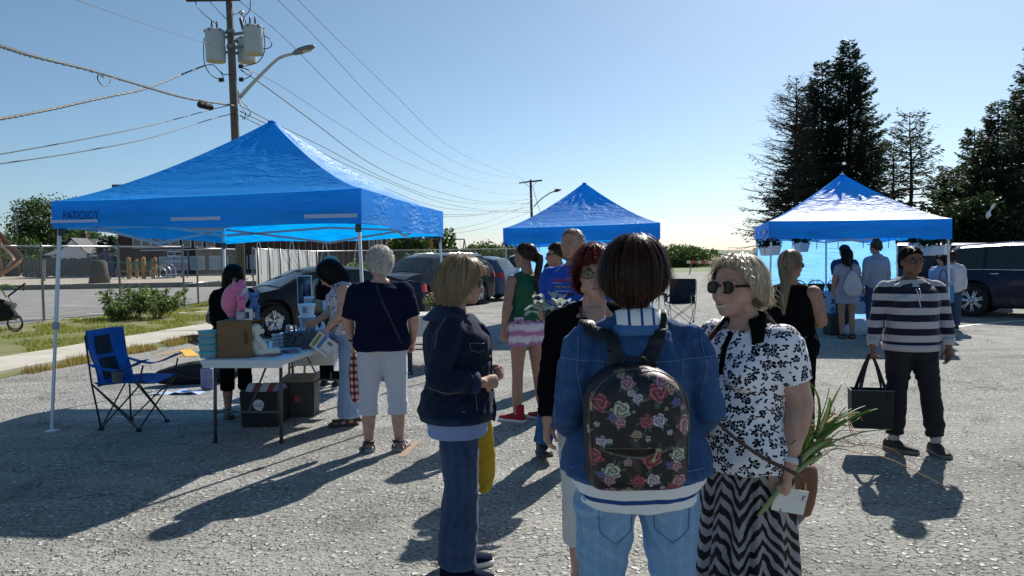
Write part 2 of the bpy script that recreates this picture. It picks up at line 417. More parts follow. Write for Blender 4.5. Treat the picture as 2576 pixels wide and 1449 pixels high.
# fallen gravel chips on the lot near the camera
n = 5200; r_ = nr.uniform(2.2, 13, n); a_ = nr.uniform(-.75, .75, n)
P = np.stack([np.sin(a_)*r_, np.cos(a_)*r_, 0*a_+.002], 1); sz = nr.uniform(.003, .0085, n)[:, None]*np.array([[1, .8, .5]])*nr.uniform(.7, 1.3, (n, 3))
octv = np.array([(1, 0, 0), (0, 1, 0), (-1, 0, 0), (0, -1, 0), (0, 0, 1), (0, 0, -.3)]); octf = np.array([(0, 1, 4), (1, 2, 4), (2, 3, 4), (3, 0, 4), (1, 0, 5), (2, 1, 5), (3, 2, 5), (0, 3, 5)])
ra = nr.uniform(0, 6.28, n); O = octv[None]*sz[:, None, :]
X = O[..., 0]*np.cos(ra)[:, None]-O[..., 1]*np.sin(ra)[:, None]; Y = O[..., 0]*np.sin(ra)[:, None]+O[..., 1]*np.cos(ra)[:, None]
V = np.stack([X, Y, O[..., 2]], 2)+P[:, None]; F = octf[None]+np.arange(n)[:, None, None]*6
tag(fastmesh('loose_gravel', V.reshape(-1, 3), F.reshape(-1, 3), grass_mat('gravel_chips', (.16, .155, .15), (.36, .34, .31), (.55, .53, .5))), 'loose pale gravel chips scattered over the asphalt', 'gravel', kind='stuff')

# ---------------------------------------------------------------- trees
M_BARK = mat('bark', (.045, .035, .028), .9, var=.4, vs=20, stretch=(1, 1, .2))
M_SPR = grass_mat('spruce_needles', (.012, .026, .018), (.022, .042, .026), (.04, .065, .03))
M_LARCH = grass_mat('larch_needles', (.018, .034, .014), (.035, .06, .024), (.07, .10, .04))
M_LEAFD = grass_mat('dark_leaves', (.008, .018, .006), (.016, .034, .010), (.035, .06, .015))  # darker leaf green for the trees behind the navy suv and the planters
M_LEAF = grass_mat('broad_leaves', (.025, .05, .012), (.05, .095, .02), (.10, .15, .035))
M_LEAFL = grass_mat('pale_leaves', (.07, .12, .03), (.14, .21, .06), (.26, .32, .12))
def conifer(name, label, loc, H, Rb, seed, zmin=.06, whorl=.34, per=6, dens=1.0, droop=.25, bare=0, m=None, leaf=.2, lopside=0, shape=.85, group='tall trees behind the right stall', cat='tree', top=0):
    g = np.random.RandomState(seed); t = thing(name, label, cat, loc, 0, group)
    mb = MB(); tr = .018*H
    zs = np.linspace(0, H, 9); wob = g.normal(0, .05, (9, 2)); wob[0] = 0
    mb.sweep([(wob[i, 0], wob[i, 1], z) for i, z in enumerate(zs)], [tr*(1-z/H)+.015 for z in zs], n=7)
    Vs = []; z = H*zmin
    while z < H-.1:
        fz = z/H
        for k in range(per if fz < .9 else 4):
            az = g.uniform(0, 6.283); L = Rb*(1-fz)**shape*g.uniform(.55, 1.12)+.25
            L *= 1-lopside*math.cos(az)
            el = g.uniform(-.1, .15)+(fz-.4)*.7
            s = np.linspace(0, 1, 6); rr = s*L; zz = z+rr*math.tan(el)-droop*L*s**1.5*(1-fz)+.22*L*s**3
            dx, dy = math.cos(az), math.sin(az)
            P = np.stack([dx*rr, dy*rr, zz], 1)
            mb.sweep(P[::2] if bare < .5 else P, [(.02+.012*L)*(1-.85*q) for q in (s[::2] if bare < .5 else s)], n=3, cap=None)
            if bare >= .5:
                for q in range(int(5*L)):
                    u = g.uniform(.3, 1); p = P[0]+(P[-1]-P[0])*u; p[2] = np.interp(u, s, P[:, 2]); o_ = g.normal(0, 1, 3)*.3*np.array([1, 1, .5])+np.array([dx, dy, .1])*.25
                    mb.sweep([p, p+o_*.6, p+o_*1.1+np.array([0, 0, .08])], [.010, .007, .004], n=3, cap=None)
            if g.uniform() < bare and bare < .98 and g.uniform() < .8: continue
            nn = int((40*L+9)*dens*(1 if bare < .5 else .25))
            u = g.uniform(.12, 1, nn)**.8; B = np.stack([np.interp(u, s, P[:, i]) for i in range(3)], 1)
            side = g.uniform(-1, 1, nn)*(.10+.42*L*(1-u)*.55+.08); lat = np.array([-dy, dx, 0])
            B = B+lat*side[:, None]+np.array([0, 0, -1])*(np.abs(side)*.35+g.uniform(0, .22, nn)*L*.25)[:, None]
            D = np.array([dx, dy, 0])*.7+lat*np.sign(side)[:, None]*.7+np.array([0, 0, 1])*g.uniform(-.7, .25, nn)[:, None]
            Vs.append((B, D, g.uniform(.6, 1.3, nn)*leaf))
        z += whorl*(.6+.6*g.uniform())*(1-.35*fz)
    mb.build('trunk', M_BARK, t)
    P = np.concatenate([a[0] for a in Vs]); D = np.concatenate([a[1] for a in Vs]); L = np.concatenate([a[2] for a in Vs])
    V, F = leafquads(P, D, g.normal(0, 1, P.shape), L, L*.15)
    o = fastmesh('crown', V, F, m or M_SPR, t)
    return t
def broadleaf(name, label, loc, H, Rc, seed, n=6000, leaf=.22, m=None, group=None, cat='tree', trunk_h=.3, clumps=16, flat=1.0):
    g = np.random.RandomState(seed); t = thing(name, label, cat, loc, 0, group); mb = MB()
    th = H*trunk_h; cz = th+(H-th)*.5
    mb.sweep([(0, 0, 0), (.03*H, 0, th), (0, .02*H, H*.8)], [.022*H, .017*H, .006*H], n=7, k=3)
    Vs = []
    for k in range(clumps):
        a = g.uniform(0, 6.283); u = g.uniform(-1, 1); rr = math.sqrt(1-u*u*.8)*Rc*g.uniform(.45, .85)
        c = np.array([math.cos(a)*rr, math.sin(a)*rr, cz+u*(H-th)*.40*flat]); cr = Rc*g.uniform(.25, .5)
        mb.sweep([(0, 0, th*g.uniform(.6, 1.3)), c*.5+np.array([0, 0, cz*.42]), c], [.012*H, .007*H, .003*H], n=5, cap=None)
        nn = int(n/clumps); q = g.normal(0, 1, (nn, 3)); q = unit(q)*g.uniform(.35, 1, (nn, 1))**.5*cr*np.array([1, 1, min(.8, (H-th)*.28/cr)])
        q *= (1+.3*np.sin(5*q[:, :1]/cr+k)); Vs.append(c+q)
    mb.build('trunk', M_BARK, t); P = np.concatenate(Vs)
    D = g.normal(0, 1, P.shape)+np.array([0, 0, -.4]); V, F = leafquads(P, D, g.normal(0, 1, P.shape), g.uniform(.5, 1.2, len(P))*leaf, leaf*.27)
    fastmesh('crown', V, F, m or M_LEAF, t); return t
def tree_at(px, top, d):           # ground spot and height of a tree whose top is seen at (px, top)
    p = at(px, top, d); return (p.x, d, 0), p.z
G = 'tall trees behind the right stall'
for (px, top, d, Rb, sd, lab, kw) in [
    (2135, 103, 44, 3.9, 1, 'tallest dense dark spruce, its pointed top the highest of the group', {'dens': 1.6, 'per': 8}),
    (2068, 152, 46, 3.2, 2, 'dense dark spruce just left of the tallest one', {'dens': 1.5, 'per': 8}),
    (2030, 215, 44, 2.7, 12, 'lower dark spruce filling the gap beside the bare spruce', {'dens': 1.2, 'zmin': .02}),
    (2180, 330, 47, 3.2, 13, 'shorter dark spruce half hidden behind the right side of the tallest', {'dens': 1.4, 'per': 8}),
    (2003, 194, 42, 3.2, 3, 'half dead spruce with bare upswept branches at the left end of the group', {'bare': .55, 'lopside': .3, 'per': 9, 'whorl': .34}),
    (1985, 420, 43, 2.6, 14, 'small bushy spruce at the foot of the half dead one', {'dens': 1.3, 'zmin': .02, 'lopside': .2}),
    (2292, 283, 40, 2.5, 4, 'airy larch with drooping sparse branches right of the dark spruces', {'dens': .75, 'm': M_LARCH, 'droop': .45, 'per': 6, 'whorl': .5, 'shape': .5}),
    (2250, 350, 42, 2.0, 5, 'smaller airy larch between the spruces and the taller larch', {'dens': .7, 'm': M_LARCH, 'droop': .45, 'per': 5, 'whorl': .5, 'shape': .5}),
    (2452, 318, 41, 1.9, 6, 'narrow cedar with feathery crown left of the right edge group', {'dens': 1.3, 'm': M_LARCH, 'per': 6, 'shape': .8}),
    (2510, 252, 40, 2.1, 7, 'tall feathery cedar near the right edge of the picture', {'dens': 1.4, 'm': M_LARCH, 'per': 7, 'shape': .85}),
    (2570, 225, 42, 2.4, 16, 'tall cedar touching the right edge behind the big cut off spruce', {'dens': 1.4, 'm': M_SPR, 'per': 7, 'shape': .85}),
    (2480, 345, 38, 2.2, 17, 'broad cedar in front of the tall feathery cedar', {'dens': 1.4, 'm': M_LARCH, 'per': 7, 'shape': .8, 'zmin': .02}),
    (2400, 420, 43, 2.6, 15, 'low cedar between the larch and the feathery cedars', {'dens': 1.5, 'm': M_LARCH, 'per': 7, 'zmin': .02, 'shape': .6}),
    (2625, 60, 36, 3.0, 8, 'big spruce cut off by the right edge with only branch tips showing', {'dens': 1.5, 'per': 8})]:
    loc, H = tree_at(px, top, d); conifer('spruce_tree' if 'spruce' in lab else 'larch_tree' if 'larch' in lab else 'cedar_tree', lab, loc, H, Rb, sd, **kw)
for (px, top, d, Rc, sd, lab) in [(2360, 560, 37, 1.9, 21, 'dark leafy shrub behind the right corner of the right stall'), (2440, 520, 36, 3.0, 22, 'dark leafy tree directly above the navy suv roof'),
                                  (2530, 500, 34, 3.0, 23, 'dark leafy tree above the front of the navy suv'), (2300, 585, 40, 2.2, 24, 'dark bush seen under the right stall valance'), (2490, 470, 42, 3.0, 25, 'tall dark tree behind the feathery cedars')]:
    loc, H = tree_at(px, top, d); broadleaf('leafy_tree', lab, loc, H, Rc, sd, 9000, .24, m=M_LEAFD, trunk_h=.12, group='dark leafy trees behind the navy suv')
# bush line at the far side of the lot
for i, (px, top, d, Rc, sd, lab) in enumerate([(1700, 622, 78, 5.0, 31, 'tallest of the hazy far trees, right behind the red haired woman'), (1745, 655, 84, 4.5, 32, 'low far tree left of the barrier gate'), (1790, 662, 82, 5, 33, 'low far bushes behind the barrier gate'),
                              (1655, 640, 90, 5, 34, 'far tree mostly hidden behind brown haired woman'), (1225, 622, 70, 4.2, 35, 'green far tree between the swing frame and the middle stall'), (1258, 614, 66, 3.5, 36, 'green far tree touching the left leg of the middle stall'), (1180, 632, 74, 4, 37, 'low green far bush right of the swing frame')]):
    loc, H = tree_at(px, top, d); broadleaf('far_tree', lab, loc, H, Rc, sd, 7000, .30, trunk_h=.05, group='green trees on the far side of the lot', flat=.9)
# left side trees behind the school playground
for (px, top, d, Rc, sd, lab, typ) in [(118, 490, 96, 5.2, 41, 'large poplar behind the house roof left of the big stall', 'b'), (60, 600, 90, 5, 42, 'low green tree at the left edge beyond the playground', 'b'), (165, 515, 98, 5, 43, 'poplar partly hidden by the left corner of the big stall', 'b'),
        (200, 590, 92, 5, 44, 'dark tree right behind the grey roofed house', 'b'), (268, 592, 84, 1.8, 45, 'small pointed spruce beside the house', 'c'), (10, 640, 84, 4, 46, 'bush behind the slide at the left edge', 'b'),
        (310, 600, 95, 4, 47, 'tree between the house and the school', 'b'), (1075, 585, 62, 3.4, 48, 'dark bushy tree at the right end of the school', 'b'), (1035, 600, 60, 3, 49, 'dark tree beside the school wall behind the white haired woman', 'b')]:
    loc, H = tree_at(px, top, d)
    if typ == 'b': broadleaf('leafy_tree', lab, loc, H, Rc, sd, 5000, .42, trunk_h=.1, group='trees behind the playground')
    else: conifer('spruce_tree', lab, loc, H, Rc, sd, whorl=.5, per=6, leaf=.5, group='trees behind the playground')
# weeds by the fence: leafy bush
def bush(label, loc, H, Rr, n, m, seed, name='bush', leaf=.055, group=None):
    g = np.random.RandomState(seed); t = thing(name, label, 'bush', loc, 0, group); mb = MB(); Ps = []; Ds = []
    for k in range(int(34*Rr)+8):
        a = g.uniform(0, 6.283); r0 = g.uniform(0, .35)*Rr; l = g.uniform(.5, 1); h = H*g.uniform(.5, 1.0)*(1-.25*l)
        p0 = np.array([math.cos(a)*r0, math.sin(a)*r0, 0]); p1 = p0+np.array([math.cos(a)*Rr*l*.7, math.sin(a)*Rr*l*.7, h]); pm = (p0+p1)/2+np.array([0, 0, h*.15])
        C = catmull([p0, pm, p1], 5); mb.sweep(C, np.linspace(.007, .002, len(C)), n=3, cap=None)
        nn = max(3, int(n/(34*Rr+8))); u = g.uniform(.25, 1, nn); B = np.stack([np.interp(u, np.linspace(0, 1, len(C)), C[:, i]) for i in range(3)], 1)
        Ps.append(B+g.normal(0, .03*max(H, .4), B.shape)); d = g.normal(0, 1, B.shape)+np.array([math.cos(a), math.sin(a), .1]); Ds.append(d)
    mb.build('stems', mat('weed_stem', (.10, .08, .04), .8), t)
    P = np.concatenate(Ps); D = np.concatenate(Ds); V, F = leafquads(P, D, g.normal(0, 1, P.shape)+np.array([0, 0, 1.2]), g.uniform(.6, 1.3, len(P))*leaf, leaf*.3)
    fastmesh('leaves', V, F, m, t); return t
for (px, py, H, Rr, n, sd, lab) in [(330, 800, 1.1, .85, 2400, 1, 'tallest leafy weed bush growing at the fence, left half'), (400, 800, 1.0, .95, 2600, 2, 'wide leafy weed bush growing at the fence, right half'), (300, 806, .55, .5, 800, 3, 'low weed bush at the left foot of the fence bushes')]:
    p = gnd(px, py); bush(lab, p, H, Rr, n, M_LEAFL, sd, group='leafy bushes at the chain link fence', leaf=.09)
p = gnd(1085, 722); bush('bright green sunlit shrub by the far fence behind the white haired woman', gnd(895, 722)*1 if 0 else at(898, 700, 33)*1, 1.0, .6, 500, M_LEAFL, 5, leaf=.1)
bush('bright green sunlit shrub in front of the dark trees by the far fence', (at(1000, 700, 36).x+1.1, 36, 0), 2.3, 1.0, 2200, M_LEAFL, 6, leaf=.14)

# ---------------------------------------------------------------- chain link fence
M_GALV = mat('galvanised_steel', (.42, .43, .44), .38, .5, metal=.8, var=.15)
M_DGALV = mat('weathered_steel', (.22, .22, .22), .5, .5, metal=.6, var=.2)
def chain_fence(label, P, Hf, posts=True, slats=None, rail=True, mesh_=True):
    t = thing('chain_link_fence', label, 'fence', (P[0][0], P[0][1], 0)); o = Vector((P[0][0], P[0][1], 0))
    Q = [Vector((p[0], p[1], 0))-o for p in P]
    if rail:
        mb = MB(); mb.sweep([q+Vector((0, 0, Hf)) for q in Q], .026, n=8); mb.build('top_rail', M_GALV, t, smooth=True)
    for q in Q:
        mb = MB(); mb.sweep([q, q+Vector((0, 0, Hf+.02))], .034, n=8); mb.ball(q+Vector((0, 0, Hf+.03)), (.045, .045, .04), n=8, m=4); mb.build('post', M_DGALV, t, smooth=40)
    Vs = []
    for a, b in zip(Q, Q[1:]):
        L = (b-a).length; u = (b-a)/L; s = .075
        n = int(L/s); k = Hf
        for sg in (1, -1):
            x0 = np.arange(-int(k/s)-1, n+int(k/s)+1)*s
            for x in x0:
                xa, xb = x, x+sg*k; za, zb = .03, Hf
                # clip to [0,L]
                lo, hi = sorted((xa, xb))
                if hi < 0 or lo > L: continue
                def zat(X): return za+(X-xa)/(xb-xa)*(zb-za)
                X0, X1 = max(lo, 0), min(hi, L)
                if X1-X0 < .02: continue
                Vs.append((a+u*X0+Vector((0, 0, zat(X0))), a+u*X1+Vector((0, 0, zat(X1)))))
    if mesh_:
        A = np.array([tuple(v[0]) for v in Vs]); B = np.array([tuple(v[1]) for v in Vs]); W = np.array([0, 0, .0026])
        V = np.stack([A-W, A+W, B+W, B-W], 1).reshape(-1, 3); fo = fastmesh('wire_mesh', V, np.arange(len(V)).reshape(-1, 4), M_GALV, t); fo['kind'] = 'stuff'
    return t
fp = [(-15.0, 11.5), (-13.9, 16), (-12.85, 20.4), (-12.0, 22.8), (-11.1, 25.2)]
chain_fence('chain link fence with bright top rail behind the left sidewalk, nearest section', fp, 2.05)
chain_fence('short chain link fence section between the gap and the wooden pole', [(-11.05, 26.2), (-10.95, 28.2), (-11.3, 31.5)], 2.0)
chain_fence('chain link fence running back behind the parked cars to the far lot', [(-11.45, 33.0), (-11.9, 38), (-12.6, 44), (-13.2, 50), (-9, 54), (-4, 56), (1, 58), (6, 60)], 2.05)
mb = MB(); mb.sweep([(-11.1, 25.3, .78), (-11.05, 28.1, .80)], .03, n=8)
o = mb.build('barrier_rail', M_GALV, smooth=True); tag(o, 'low bright steel rail across the gap in the chain link fence', 'rail')
# white privacy slats fixed in the far fence: every slat a part
t = thing('slat_screen', 'white privacy slat screen on the chain link fence behind the dark sedan', 'fence', (-11.3, 33.0, 0))
M_SLAT = mat('white_slat', (.62, .64, .66), .5, .4, var=.08, vs=3, trans=.3)
sp = MB(); sp.box((0, 0, .98), (.085, .012, 1.98), bev=.004); slat_me = sp.mesh('slat', M_SLAT)
FPp = [(-11.3, 33.0), (-11.75, 38), (-12.45, 44), (-13.0, 50)]
yy = 33.0; k = 0
while yy < 49.5:
    x = float(np.interp(yy, [p[1] for p in FPp], [p[0] for p in FPp])); gap = (k % 24 in (0, 9)) and k > 0
    if not gap:
        s_ = link('slat', slat_me, t, (x+11.3, yy-33, .04+rnd.uniform(-.02, .03))); s_.rotation_euler = (0, 0, R(96)+rnd.uniform(-.05, .05))
    yy += .098; k += 1
for q in (33.0, 35.2, 37.5, 40, 43, 46, 49.4):
    x = float(np.interp(q, [p[1] for p in FPp], [p[0] for p in FPp])); o = MB(); o.sweep([(x+11.38, q-33, 0), (x+11.38, q-33, 2.1)], .045, n=8)
    o.build('frame_post', M_DGALV, t, smooth=True)

# ---------------------------------------------------------------- utility poles, transformers, street lamp
def polewood():
    m, t = newmat('pole_wood'); co = t.n('ShaderNodeMapping', {0: t.n('ShaderNodeTexCoord').outputs['Object'], 3: (9, 9, .35)}).outputs[0]
    n = t.noise(co, 2.2, 6, .7).outputs[0]; c = t.ramp(n, [(.3, (.05, .043, .037)), (.5, (.13, .115, .10)), (.7, (.21, .19, .165))])
    b = t.n('ShaderNodeBsdfPrincipled', {'Base Color': c, 'Roughness': .9, 'Normal': t.n('ShaderNodeBump', {'Height': n, 'Strength': .8, 'Distance': .02})})
    t.out(b.outputs[0]); return m
M_PW = polewood(); M_TRF = mat('transformer_grey', (.42, .46, .49), .45, .5, var=.15, vs=6, bump=.3, bs=5)
M_BLK = mat('black_rubber', (.018, .018, .02), .5, .4); M_PORC = mat('porcelain', (.05, .05, .055), .3, .6); M_TBASE = mat('transformer_underside', (.42, .38, .27), .7)
PD = 27.0
pb = gnd(612, 735); pole_xy = at(600, 500, PD)
PX, PY = pole_xy.x, PD
def zpx(px, py, d=PD): return at(px, py, d).z
tp = thing('utility_pole', 'weathered wooden utility pole carrying transformers behind the big blue stall', 'utility pole', (PX, PY, 0))
mb = MB(); mb.sweep([(0, 0, -.3), (-.02, 0, 4), (-.06, 0, 8), (-.10, 0, 11.9)], [.165, .15, .135, .115], n=16); mb.build('pole_shaft', M_PW, tp, smooth=True)
mb = MB(); mb.box((-.62, -.12, zpx(545, 1)), (1.9, .12, .12), bev=.01); mb.build('crossarm', mat('crossarm_wood', (.05, .042, .035), .9), tp)
mb = MB(); mb.beam((-.75, -.14, zpx(545, 1)-.06), (-.09, -.14, zpx(575, 18)-.55), .03, .03); mb.build('crossarm_brace', M_DGALV, tp)
for zz in (zpx(590, 80), zpx(590, 118)):
    mb = MB(); mb.lathe([(.145, -.06), (.165, -.06), (.165, .06), (.145, .06)], (-.07, 0, zz)); mb.build('band', M_DGALV, tp)
def transformer(px, top, bot, d, r, lab, side):
    a = at(px, top, d); b = at(px, bot, d); h = a.z-b.z
    t = thing('transformer', lab, 'transformer', (a.x, a.y, b.z), 0, 'grey pole transformers')
    mb = MB(); mb.lathe([(r*.96, 0), (r*.97, .03), (r, .06), (r, h-.05), (r*1.04, h-.05), (r*1.04, h-.01), (r*.9, h+.03), (.02, h+.06)], n=24); mb.build('tank', M_TRF, t, smooth=35)
    mb = MB(); mb.lathe([(r*.955, -.004), (r*.955, .0)], n=24); mb.build('underside', M_TBASE, t)
    for bx in (-.09, .09) if side else (.0,):
        mb = MB(); prof = [(.018, h)]
        for q in range(7): prof += [(.05-.003*q, h+.05+.04*q), (.025, h+.065+.04*q)]
        prof += [(.02, h+.36), (.005, h+.38)]; mb.lathe(prof, (bx, -.05, 0), 10); mb.build('bushing', M_PORC, t, smooth=True)
    for q in range(6):
        mb = MB(); an = q*1.05+.3; mb.box((math.cos(an)*r*1.03, math.sin(an)*r*1.03, h-.03), (.05, .05, .09), an)
        mb.build('lid_clamp', M_DGALV, t)
    for zz in (h*.8, h*.3):
        mb = MB(); mb.beam((side*r*.95, 0, zz) if side else (.1, .2, zz), (PX-a.x-.07, PY-a.y, zz+.02), .07, .09); mb.build('mounting_arm', M_DGALV, t)
    return t
transformer(541, 78, 155, 26.9, .345, 'grey drum transformer hung on the left of the wooden pole', 1)
transformer(637, 68, 136, 26.7, .335, 'grey drum transformer hung on the right of the wooden pole', -1)
transformer(620, 98, 157, 27.4, .33, 'grey drum transformer half hidden behind the right hand one', 0)
# small fuse / insulator bits
mb = MB(); q = at(608, 32, 26.8)-Vector((PX, PY, 0)); mb.ball(q, (.09, .09, .09), n=8, m=6); mb.sweep([(-.07, 0, q.z), q], .02, n=5); mb.build('insulator', mat('white_glaze', (.6, .6, .6), .2), tp, smooth=True)
for (a, b) in [((605, 48), (611, 72)), ]:
    mb = MB(); A = at(*a, 26.8)-Vector((PX, PY, 0)); B = at(*b, 26.8)-Vector((PX, PY, 0)); mb.sweep([A, B], .055, n=8, cap='round'); mb.build('cutout_fuse', M_PORC, tp, smooth=True)
for (px, py) in ((606, 167), (607, 200), (556, 201)):
    mb = MB(); A = at(px, py, 26.8)-Vector((PX, PY, 0)); mb.box(A, (.16, .1, .14), bev=.02); mb.build('connector_block', M_BLK, tp)
def strand(name, pts, rad, m, label=None, cat='cable', group=None, k=8, parent=None, twist=0):
    P = catmull([tuple(p) for p in pts], k)
    mb = MB()
    if twist:
        L = np.concatenate([[0], np.cumsum(np.linalg.norm(np.diff(P, axis=0), axis=1))])
        mb.sweep(P, rad*.9, n=5)
        for ph in (0, 2.1, 4.2): mb.sweep(P+np.stack([0*L, np.cos(L*twist+ph)*rad, np.sin(L*twist+ph)*rad], 1), rad*.75, n=4)
    else: mb.sweep(P, rad, n=5)
    if parent is not None:
        for i in range(len(mb.v)): mb.v[i] = mb.v[i]-np.array(tuple(parent.location))
    o = mb.build(name, m, parent, smooth=True)
    if label: tag(o, label, cat, group)
    return o
for pts in ([(490, 0), (500, 22), (524, 45), (544, 60)], [(630, 0), (628, 25), (615, 42), (612, 55)], [(600, 30), (615, 45), (618, 60)],
            [(514, 95), (512, 130), (516, 165), (533, 190), (556, 201)], [(662, 75), (665, 95), (665, 130), (650, 155), (622, 165), (607, 167)], [(661, 88), (680, 100), (683, 115), (672, 122), (662, 122)],
            [(514, 165), (535, 163), (552, 178), (566, 188), (582, 184)], [(552, 178), (560, 190), (564, 205)], [(607, 170), (625, 176), (632, 188), (620, 197), (607, 200)], [(604, 262), (612, 275), (618, 285), (614, 300), (606, 290)], [(604, 248), (615, 262), (624, 272), (630, 285), (622, 295)]):
    strand('jumper_wire', [at(x, y, 26.75) for x, y in pts], .016, M_BLK, parent=tp)
# street lamp on its arm
A = [at(605, 243, 26.8), at(640, 205, 26.2), at(680, 165, 25.6), at(705, 145, 25.2), at(738, 135, 24.8)]
tl = thing('street_lamp', 'grey cobra head street lamp on a long bent arm fixed to the near wooden pole', 'street lamp', A[0])
mb = MB(); mb.sweep([p-A[0] for p in A], [.075, .06, .052, .048, .045], n=10, k=5); mb.build('arm', mat('lamp_arm_grey', (.42, .45, .48), .45, .5, metal=.3), tl, smooth=True)
mb = MB(); h0 = A[-1]-A[0]; hd = (at(790, 115, 24.3)-A[-1])
prof = [(0, .05, .05), (.12, .11, .08), (.4, .17, .10), (.75, .17, .08), (.95, .10, .05), (1, .03, .02)]
mb.sweep([h0+hd*a for a, _, _ in prof], [(w_, h_) for _, w_, h_ in prof], ref=(hd.y, -hd.x, 0), n=12); mb.build('lamp_head', mat('lamp_head_grey', (.13, .15, .17), .4), tl, smooth=True)
mb = MB(); mb.ball(h0+hd*.6+Vector((0, 0, -.065)), (.26, .12, .045), Matrix.Rotation(math.atan2(hd.y, hd.x), 3, 'Z'), n=12, m=6); mb.build('lens', mat('lamp_lens', (.35, .36, .30), .15, .6), tl, smooth=True)
mb = MB(); mb.box((-.05, 0, -.02), (.06, .14, .45), bev=.01); mb.build('bracket', M_GALV, tl)
# second pole far down the lot
p2b = at(1341, 640, 88); P2 = Vector((p2b.x, 88, 0)); z2 = at(1337, 452, 88).z
t2 = thing('utility_pole', 'thin far utility pole with one crossarm left of the middle stall', 'utility pole', P2)
mb = MB(); mb.sweep([(0, 0, 0), (-.15, 0, z2)], [.19, .13], n=10); mb.build('pole_shaft', mat('dark_pole_wood', (.03, .028, .026), .9), t2, smooth=True)
mb = MB(); mb.beam((-1.5, 0, z2-.35), (1.2, 0, z2-.1), .14, .18); mb.build('crossarm', MC['dark_pole_wood'], t2)
mb = MB(); mb.beam((-.9, -.1, z2-.35), (-.15, -.1, z2-1.0), .05, .05); mb.beam((.6, -.1, z2-.2), (-.15, -.1, z2-1.0), .05, .05); mb.build('crossarm_brace', M_DGALV, t2)
A = [at(1343, 520, 87.8), at(1362, 500, 87), at(1385, 485, 86), at(1394, 482, 85.5)]
t3 = thing('street_lamp', 'small dark street lamp on the thin far utility pole', 'street lamp', A[0])
mb = MB(); mb.sweep([p-A[0] for p in A], .07, n=6, k=3); mb.build('arm', M_DGALV, t3, smooth=True)
mb = MB(); mb.sweep([A[-1]-A[0], at(1400, 479, 85.3)-A[0], at(1412, 477, 85)-A[0]], [(.08, .06), (.3, .14), (.08, .05)], n=8); mb.build('lamp_head', M_BLK, t3, smooth=True)
# overhead lines
WM = mat('cable_black', (.02, .02, .022), .5)
def line(label, pts, rad, group='overhead wires to the far pole', twist=0, cat='wire', m=None):
    strand('overhead_wire', pts, rad, m or WM, label, cat, group, twist=twist)
line('thick twisted cable with a bright edge from the left edge down to the near pole', [at(-60, 98, 11), at(0, 115, 12), at(90, 143, 13.5), at(230, 178, 16), at(345, 212, 19), at(470, 247, 23), at(590, 266, 26.9)], .024, 'cables to the near pole', 9, 'cable')
line('twisted black cable rising from the left edge to the transformers', [at(-50, 302, 14), at(0, 299, 14.5), at(120, 277, 16.5), at(250, 248, 18.5), at(370, 222, 21), at(460, 186, 24), at(515, 165, 26.5)], .022, 'cables to the near pole', 8, 'cable')
line('upper of two thin parallel wires left of the near pole', [at(-50, 397, 16), at(0, 388, 16.5), at(200, 352, 19), at(380, 315, 22), at(530, 276, 26), at(588, 262, 26.9)], .014, 'cables to the near pole')
line('lower of two thin parallel wires left of the near pole', [at(-50, 419, 16), at(0, 412, 16.5), at(200, 382, 19), at(380, 346, 22), at(540, 297, 26), at(592, 285, 26.9)], .014, 'cables to the near pole')
line('very thin wire from the top left edge to the left transformer', [at(170, -8, 15), at(250, 20, 16.5), at(380, 65, 20), at(530, 113, 26.5)], .008, 'cables to the near pole')
strand('cable_loop', [at(262, 196, 16.8), at(248, 188, 16.6), at(246, 200, 16.6), at(258, 215, 16.8), at(272, 214, 17), at(280, 200, 17.2), at(290, 196, 17.4)], .012, WM, 'small slack cable loop hanging under the thick twisted cable', 'cable')
t = thing('splice_case', 'ribbed black splice case hanging under the cable just left of the near pole', 'splice case', at(515, 267, 25.2))
mb = MB(); a_, b_ = at(498, 262, 24.9)-t.location, at(535, 271, 25.5)-t.location
mb.sweep([a_, a_.lerp(b_, .08), a_.lerp(b_, .92), b_], [.05, .1, .1, .05], n=12); mb.build('case_body', M_BLK, t, smooth=40)
mb = MB()
for q in range(9): c = a_.lerp(b_, .15+.087*q); mb.sweep([c-(b_-a_)*.012, c+(b_-a_)*.012], .112, n=12)
mb.build('rib', M_BLK, t)
far = lambda px, py: at(px, py, 87.5)
for lab, pts in [('highest thin wire sweeping down right from the top edge to the far crossarm', [at(745, -5, 30), at(830, 80, 36), at(985, 230, 50), at(1120, 360, 64), at(1220, 415, 76), far(1310, 447)]),
        ('second thin wire sweeping from the top edge to the far crossarm', [at(695, -5, 29), at(800, 100, 34), at(950, 260, 48), at(1080, 370, 62), at(1200, 430, 75), far(1320, 452)]),
        ('third thin wire sweeping from the near pole top past the lamp head', [at(600, 0, 27), at(720, 100, 31), at(870, 250, 42), at(1000, 360, 54), at(1150, 440, 70), at(1250, 462, 80), far(1335, 458)]),
        ('wire leaving the near pole just above the lamp arm', [at(604, 168, 27), at(700, 212, 31), at(850, 310, 42), at(1000, 400, 55), at(1150, 460, 70), at(1250, 486, 79), far(1337, 490)]),
        ('thicker twisted wire crossing behind the lamp arm', [at(606, 176, 27), at(660, 212, 29), at(780, 300, 36), at(930, 410, 48), at(1050, 465, 60), at(1180, 502, 72), at(1260, 508, 79), far(1338, 500)])]:
    line(lab, pts, .014 if 'twisted' not in lab else .024)
